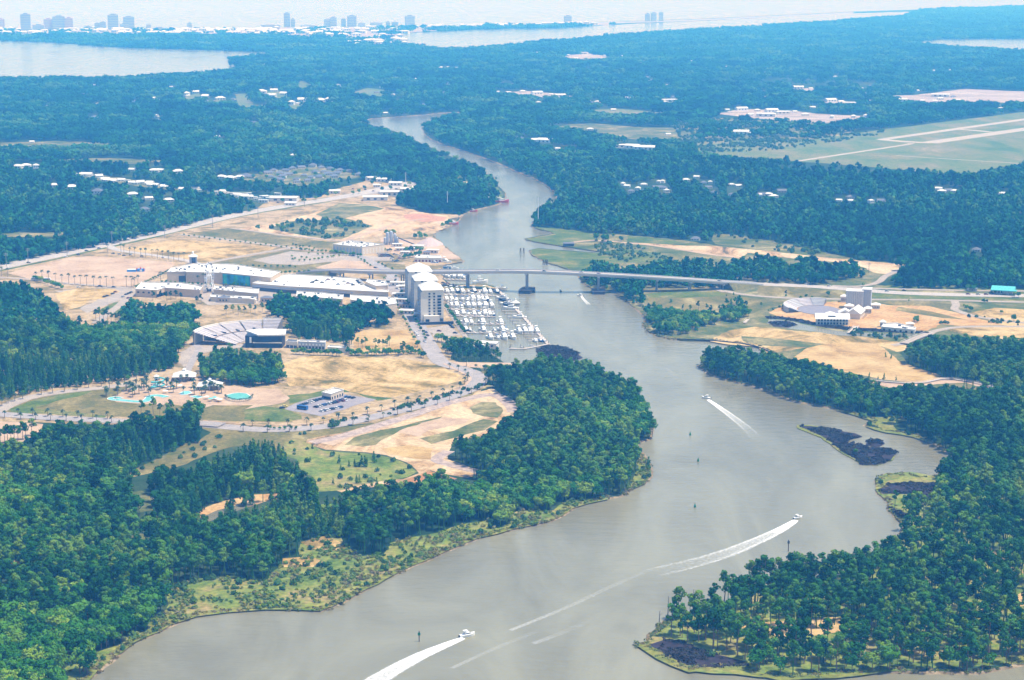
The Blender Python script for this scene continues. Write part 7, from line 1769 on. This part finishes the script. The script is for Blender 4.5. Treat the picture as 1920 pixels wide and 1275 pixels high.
# ------------------------------------------------------------------ yard, tent, poles
def yard():
    g = G(806, 458); B = Bld('gravel_heap', 'pink grey cone of gravel on the canal point', 'heap', g)
    b = MB(); n = 22; rg = random.Random(4); rings = [(17, 0), (13, 2.6), (8, 5.4), (3.5, 7.6), (0.6, 8.8)]; vs = []
    for r, z in rings:
        for i in range(n):
            t = 6.2832 * i / n; k = 1 + rg.uniform(-0.06, 0.06); vs.append((g.x + r * k * math.cos(t), g.y + r * k * math.sin(t) * 1.25, LZ + z * (1 + rg.uniform(-0.03, 0.03))))
    fs = [(k * n + i, k * n + (i + 1) % n, (k + 1) * n + (i + 1) % n, (k + 1) * n + i) for k in range(4) for i in range(n)] + [tuple(4 * n + i for i in range(n))]
    b.add(vs, fs); B.part('heap', b, 'gravel_pile')
    g = G(733, 459); B = Bld('batching_plant', 'blue grey silo plant with conveyor behind the cinema', 'plant', g)
    for i, (dx, dy, r, h) in enumerate([(-4, 0, 2, 15), (0.5, 0.5, 2, 16), (5, 0, 1.8, 13), (8, -3, 1.6, 9), (-7, -3, 1.6, 9)]):
        b = MB(); b.tube((g.x + dx, g.y + dy, LZ + 3), (g.x + dx, g.y + dy, LZ + h), r, r, 12); b.tube((g.x + dx, g.y + dy, LZ + 0.5), (g.x + dx, g.y + dy, LZ + 3), 0.5, r, 12); b.tube((g.x + dx, g.y + dy, LZ + h), (g.x + dx, g.y + dy, LZ + h + 1.2), r, 0.2, 12); B.part('silo', b, 'blue_grey_wall')
        b = MB()
        for sx in (-1, 1):
            for sy in (-1, 1): b.tube((g.x + dx + sx * r, g.y + dy + sy * r, LZ - 0.2), (g.x + dx + sx * r, g.y + dy + sy * r, LZ + 4), 0.15, 0.15, 4)
        B.part('silo_frame', b, 'steel_dark')
    e = G(790, 466); b = MB(); b.tube((g.x + 6, g.y, LZ + 10), (e.x, e.y, LZ + 1.5), 0.8, 0.8, 6); B.part('conveyor', b, 'steel_dark')
    flat('restaurant', 'long white roofed waterside restaurant behind the tower', [(777,484),(783,478),(826,480),(828,485)], 4.5, 'pale_wall', units=2, win=[(0, 0.5, 2.2, 2, 8, 'dark_red_paint')])
    g = G(254, 509); B = Bld('inflatable_slide', 'blue inflatable play structure alone on the sandy lot', 'inflatable', g)
    b = MB(); b.box((g.x - 4, g.y, LZ + 1.1), (10, 7, 2.2), 0.05); b.box((g.x + 6, g.y + 1, LZ + 1.4), (8, 6, 2.8), 0.05); B.part('base', b, 'blue_tarp')
    b = MB()
    for x, h in ((2, 3.6), (6, 4.4), (9.5, 3.4)): b.tube((g.x + x, g.y - 1, LZ), (g.x + x, g.y - 1, LZ + h), 0.9, 0.7, 8); b.tube((g.x + x, g.y - 1, LZ + h), (g.x + x, g.y - 1, LZ + h + 1), 0.8, 0.1, 8)
    B.part('turret', b, 'red_paint')
    b = MB(); b.box((g.x - 4, g.y - 0.2, LZ + 2.4), (9, 5, 0.5), 0.05); b.box((g.x + 6.5, g.y - 2.2, LZ + 1.4), (2.4, 0.8, 1.8), 0.05); B.part('panel', b, 'white_paint')
    g = G(1066, 461.5); B = Bld('boat_shed', 'dark boat shed at the canal inlet', 'shed', g)
    b = MB(); b.box((g.x, g.y, LZ + 1.8), (13, 7, 3.6), 0.05); B.part('wall', b, 'steel_dark'); b = MB(); b.gable((g.x, g.y), 13, 7, LZ + 3.6, 1.5, 0.05); B.part('roof', b, 'grey_roof')
yard()
def pole(px, py, h, label, group=None, lattice=False, arm=True):
    g = G(px, py); B = Bld('utility_pole', label, 'pole', g, group)
    b = MB(); b.tube((g.x, g.y, LZ - 0.5), (g.x, g.y, LZ + h), 0.38 if not lattice else 0.7, 0.22, 6); B.part('mast', b, 'steel_white' if lattice else 'pier_concrete')
    if arm:
        for z in (0.95, 0.88, 0.81):
            B.cube('crossarm', (g.x, g.y, LZ + h * z), (4.4, 0.3, 0.3), 'pier_concrete', 0.4)
for x, y, h in [(53,494,18),(126,481,18),(210,459,17),(309,447,17),(399,428,18),(12,500,16),(484,409,17),(571,388,17)]: pole(x, y, h, 'tall grey power pole along the highway', 'power poles along the highway')
pole(1009, 424, 38, 'very tall thin power pylon at the canal wood corner', None, True); pole(839, 394, 27, 'tall thin pole in the canal wood', None, True); pole(761, 349, 22, 'pylon beside the commercial street', None, True); pole(1629, 512, 12, 'pole at the end of the bridge wood')

# ------------------------------------------------------------------ houses in the woods, trailers, far town
def house_tpl(L, W, h, rise, wall, roof, hip=False):
    b = MB(); b.box((0, 0, h / 2), (L, W, h)); wl = b.mesh('wall', wall)
    b = MB(); (b.hip((0, 0), L, W, h, rise, 0, over=0.5) if hip else b.gable((0, 0), L, W, h, rise, 0, 0.5)); rf = b.mesh('roof', roof)
    b = MB()
    for i in range(3): b.box((L * (i - 1) * 0.28, -W / 2 - 0.05, h * 0.5), (L * 0.12, 0.15, h * 0.4))
    wd = b.mesh('window', 'dark_glass')
    return [('wall', wl, None), ('roof', rf, None), ('window', wd, 0)]
H_GREY = [house_tpl(15, 11, 3.4, 3.6, 'pale_wall', 'grey_roof', True), house_tpl(18, 11, 3.4, 3.4, 'cream_wall', 'grey_roof'), house_tpl(14, 13, 4.5, 3.6, 'pale_wall', 'grey_roof', True)]
H_WHITE = [house_tpl(13, 9, 3.2, 2.4, 'white_paint', 'white_roof'), house_tpl(16, 10, 3.6, 2.6, 'pale_wall', 'white_roof', True), house_tpl(10, 9, 5.5, 2.4, 'white_paint', 'white_roof', True)]
H_BIG = [house_tpl(30, 18, 6, 3, 'white_paint', 'white_roof'), house_tpl(44, 20, 7, 1.5, 'pale_wall', 'white_roof')]
H_TRAIL = [house_tpl(11, 3.2, 3.0, 0.3, 'white_paint', 'white_roof'), house_tpl(9, 3, 2.9, 0.3, 'white_paint', 'white_roof')]
SHOPS = [house_tpl(14, 9, 4, 0.5, 'cream_wall', 'white_roof'), house_tpl(11, 8, 4.5, 1.8, 'tan_wall', 'grey_roof', True), house_tpl(17, 9, 5, 0.6, 'pale_wall', 'white_roof')]
for lst, lb, gr in [([(748,556),(752,566),(757,577),(763,588),(746,536),(760,548)], 'small shop at the foot of the tower', 'small shops at the tower foot'), ([(800,478),(812,474),(770,470),(785,466),(760,476)], 'small shed between the restaurant and gravel yard', 'sheds by the gravel yard'), ([(700,466),(712,462),(745,462),(752,470)], 'small shed right of the cinema', 'sheds right of the cinema'), ([(885,652),(900,656),(915,652),(868,650)], 'pale roof among the marina trees', 'roofs among the marina trees'), ([(455,566),(470,568),(420,566),(500,566),(520,562)], 'low kiosk in front of the mall wing', 'kiosks in front of the mall')]:
    for px, py in lst:
        g = G(px, py); thing(random.choice(SHOPS), 'small_shop', lb, 'shop', g, random.uniform(-0.3, 0.1), random.uniform(0.7, 1.05), gr)
def houses(lst, tpls, name, label, group, cat='house', s=1.0, rz=None):
    for px, py in lst:
        g = G(px, py); thing(random.choice(tpls), name, label, cat, g, random.uniform(-0.5, 0.5) if rz is None else rz + random.uniform(-0.15, 0.15), s * random.uniform(0.85, 1.15), group)
houses(EST, H_GREY, 'estate_house', 'grey roofed house in the dense estate above the highway', 'houses of the grey roofed estate', s=0.8)
houses(STRAY, H_WHITE + H_GREY, 'wood_house', 'lone pale house showing through the far forest', 'lone houses in the far forest', s=0.8)
rg = random.Random(31); TR = []
line = Z(0,240,3.983,[(500,335),(575,342),(650,365),(725,365),(790,390),(850,400),(930,400),(1010,412),(1070,412),(1120,422),(1200,440),(1300,450),(1400,462),(1480,465),(1560,475),(1640,490),(1720,497),(1800,510),(1880,530)])
for i in range(len(line) - 1):
    for k in range(4):
        t = rg.random(); TR.append((line[i][0] + (line[i + 1][0] - line[i][0]) * t, line[i][1] + (line[i + 1][1] - line[i][1]) * t + rg.uniform(-2.0, 2.5)))
houses(TR, H_TRAIL + H_WHITE[:1], 'trailer', 'white trailer in the long row through the left wood', 'trailers in the long row', 'trailer', 0.95)
houses(Z(440,240,3.692,[(35,470),(90,465),(130,490),(200,485),(230,490),(60,490),(160,500),(200,515),(300,465),(250,500)]), H_TRAIL, 'trailer', 'white trailer near the upper highway shed', 'trailers near the highway shed', 'trailer', 1.3)
for i, (x0, x1, y, h, lb) in enumerate([(890,1060,500,6,'white warehouse on the highway corner'), (1010,1140,470,7,'big white warehouse behind the corner one'), (250,440,505,6,'long white shed beside the upper highway'), (655,730,455,5,'white shop beside the upper highway'), (1070,1160,398,5,'white roofed shop at the street end'), (905,1000,362,5,'pale shed above the commercial street'), (985,1080,372,5,'white shed in the commercial row'), (1150,1250,440,5,'low white shop under the canal trees'), (1230,1310,430,5,'second low shop under the canal trees'), (1490,1560,395,5,'pink roofed house on the canal bank'), (1580,1650,400,5,'tan roofed house on the canal bank'), (1730,1770,495,4,'white hut at the canal wood corner'), (960,1010,410,4,'small shop in the commercial row'), (350,430,535,4,'trailer sales shed at the highway')]):
    g0, g1 = G(440 + x0 / 3.692, 240 + y / 3.692), G(440 + x1 / 3.692, 240 + y / 3.692); L = (g1 - g0).length
    thing(house_tpl(L, min(26, L * 0.55), h, 1.6, 'pale_wall', 'white_roof' if i not in (9, 10) else 'tan_wall'), 'warehouse' if i < 4 else 'shop_building', lb, 'building', (g0 + g1) / 2, random.uniform(-0.25, 0.1))
houses(Z(0,240,3.983,[(195,292),(270,300),(135,300),(410,440),(535,455),(730,487),(1080,620),(1110,535),(1260,550),(990,510),(1655,375),(1720,385),(1790,375),(1840,365),(990,320),(1150,330),(1200,325),(1330,338)]), H_WHITE + H_GREY[:1], 'wood_house', 'pale house showing through the left wood', 'houses in the left wood', s=1.0)
houses(Z(960,240,3.983,[(60,80),(340,160),(480,180),(830,430),(860,440),(985,430),(1085,455),(1095,412),(1125,410),(890,480),(940,465),(1155,482),(1130,455),(1300,395),(1380,372),(1430,415),(1465,450),(1510,490),(1640,430),(1690,440),(1640,505),(1860,505),(1370,838),(1480,415)]), H_WHITE + H_GREY, 'wood_house', 'roof showing through the wood behind the canal spit', 'houses behind the canal spit', s=0.72)
houses(Z(1400,300,3.692,[(100,245),(150,245),(185,260),(245,225),(640,285),(715,270),(720,290),(860,297),(930,290),(1330,205),(1350,225),(1395,217),(1440,222),(1770,240),(1590,635)]), H_WHITE + H_GREY, 'wood_house', 'house roof in the wood below the airfield', 'houses below the airfield', s=0.75)
houses(Z(960,240,3.983,[(190,105),(250,108)]), H_BIG, 'wood_hall', 'large pink white hall in the canal wood', 'halls in the canal wood', 'hall', 0.9)
houses(Z(960,240,3.983,[(810,145),(900,150),(960,158),(1040,165)]), H_BIG, 'airfield_shed', 'white shed at the edge of the airfield wood', 'sheds by the airfield', 'shed', 0.9)
houses(Z(1280,0,3,[(250,622),(330,620),(420,625),(500,630),(560,640),(630,632),(730,610),(690,650),(470,655),(380,650),(840,665),(960,665),(1030,660),(830,572),(890,577),(950,590),(1050,580),(650,500),(720,502),(1230,570),(1330,515),(1550,568),(1450,560),(1350,572),(1000,500),(330,755),(370,757),(250,380),(80,365),(30,352),(1680,405),(1410,400),(1450,545)]), H_BIG + H_WHITE, 'works_shed', 'white works shed in the far yards', 'sheds of the far yards', 'shed', 0.95)
houses(Z(640,0,3,[(1060,303),(1110,300),(1170,295),(1260,316),(1360,303),(1480,318),(1320,332),(1580,320),(1700,345),(1690,360),(940,525),(1020,520),(1100,530),(1180,535),(1230,545),(1400,580),(1440,578),(1620,565),(1700,535),(1820,585),(1840,575),(1035,262),(600,385),(650,387),(560,385),(1530,622)]), H_BIG + H_WHITE, 'works_shed', 'pale shed beyond the canal bend', 'sheds beyond the canal bend', 'shed', 1.0)
houses(Z(0,0,3,[(1490,372),(1540,515),(1530,545),(1600,535),(1700,570),(1640,590),(870,562),(1240,562),(1050,540),(1100,525),(1470,525),(1800,575),(1850,575),(1900,500),(1160,550)]), H_WHITE, 'far_house', 'white house among the far fairways', 'houses among the far fairways', s=1.6)
# the beach town
rg = random.Random(77); TOWN = []
for i in range(295):
    u = rg.random()
    if u < 0.5: px = rg.uniform(-40, 520); py = rg.uniform(56.5, 65)
    elif u < 0.85: px = rg.uniform(480, 760); py = rg.uniform(54, 68) if px < 640 else rg.uniform(53, 86)
    else: px = rg.uniform(760, 1140); py = np.interp(px, [760, 1140], [52, 43.5]) + rg.uniform(0, 3.2)
    TOWN.append((px, py))
far_w = [house_tpl(26, 16, 8, 4, 'white_paint', 'white_roof'), house_tpl(36, 18, 10, 3, 'white_paint', 'white_roof', True), house_tpl(22, 16, 11, 4, 'pale_wall', 'white_roof', True)]
houses(TOWN, far_w, 'beach_house', 'small white building of the far beach town', 'white buildings of the beach town', s=1.35)
for i, (x0, x1, yt, yb, m, lb) in enumerate([(-4,9,36,55,'tower_pink','rosy tower at the far end of the beach'),(40,58,27,62,'tower_far','dark slab tower standing apart on the beach'),(62,83,47,58,'tower_far','low dark block beside the slab tower'),(83,100,36,56,'tower_pink','stepped wing of the broad rosy tower group'),(100,122,31,56,'tower_far','middle of the broad rosy tower group'),(122,137,34,56,'tower_pink','end wing of the broad rosy tower group'),(158,173,50,57,'tower_far','low block between the towers'),(178,187,43,57,'tower_pale','pale slim tower before the twin towers'),(188,199,41,57,'tower_pale','second pale slim tower before the twin towers'),
 (203,222,28,56,'tower_far','first of the tall twin towers'),(225,240,45,56,'tower_far','low podium beside the twin towers'),(232,252,32,55,'tower_far','second of the tall twin towers'),(275,283,46,55,'tower_pale','small pale block right of the twin towers'),(287,310,52,58,'tower_far','wide low block on the beach'),(351,360,44,57,'tower_far','lone squat tower on the white beach'),(490,524,46,54,'tower_pale','wide pale hotel block'),(533,544,25,51,'tower_far','slim tall tower of the middle town'),(546,553,36,51,'tower_far','lower slim tower beside the tall one'),(565,590,47,54,'tower_pale','long low pale block of the middle town'),
 (608,620,36,51,'tower_pale','pale tower beside the dark one'),(619,631,33,51,'tower_far','grey tower beside the pale one'),(640,648,35,50,'tower_pale','thin pale tower near the lagoon'),(652,668,30,50,'tower_far','solid grey tower near the lagoon'),(672,684,43,51,'tower_pale','low block near the lagoon'),(695,716,42,50,'tower_pale','wide low block near the lagoon head'),(724,731,41,49,'tower_far','small block near the lagoon head'),(735,746,41,48,'tower_pale','pale small block by the lagoon head'),(760,777,30,49,'tower_far','broad tower above the lagoon head'),(1058,1071,30,45,'tower_far','lone grey tower on the far spit'),(1210,1218,26,40,'tower_far','left of the three hazy spit towers'),(1221,1230,24.5,40,'tower_far','middle of the three hazy spit towers'),(1236,1243,23.5,39.5,'tower_pale','right of the three hazy spit towers')]):
    g = G((x0 + x1) / 2, yb); d = g.y; W_ = (x1 - x0) * d / F; Hh = (yb - yt) * d / F
    B = Bld('beach_tower', lb, 'tower', g)
    b = MB(); b.box((g.x, g.y, LZ + Hh / 2), (W_, W_ * 0.6, Hh), 0.2); B.part('wall', b, m)
    b = MB(); b.box((g.x, g.y, LZ + Hh + 2), (W_ * 0.45, W_ * 0.3, 6), 0.2); B.part('roof_house', b, m)
    nfl = max(3, int(Hh / 9))
    for k in range(nfl):
        b = MB(); b.box((g.x + 0.2 * W_ * 0.3 * 0, g.y - 0, LZ + (k + 0.5) * Hh / nfl), (W_ + 2, W_ * 0.6 + 2, Hh / nfl * 0.35), 0.2); B.part('balcony', b, 'tower_pale' if m != 'tower_pale' else 'tower_far')
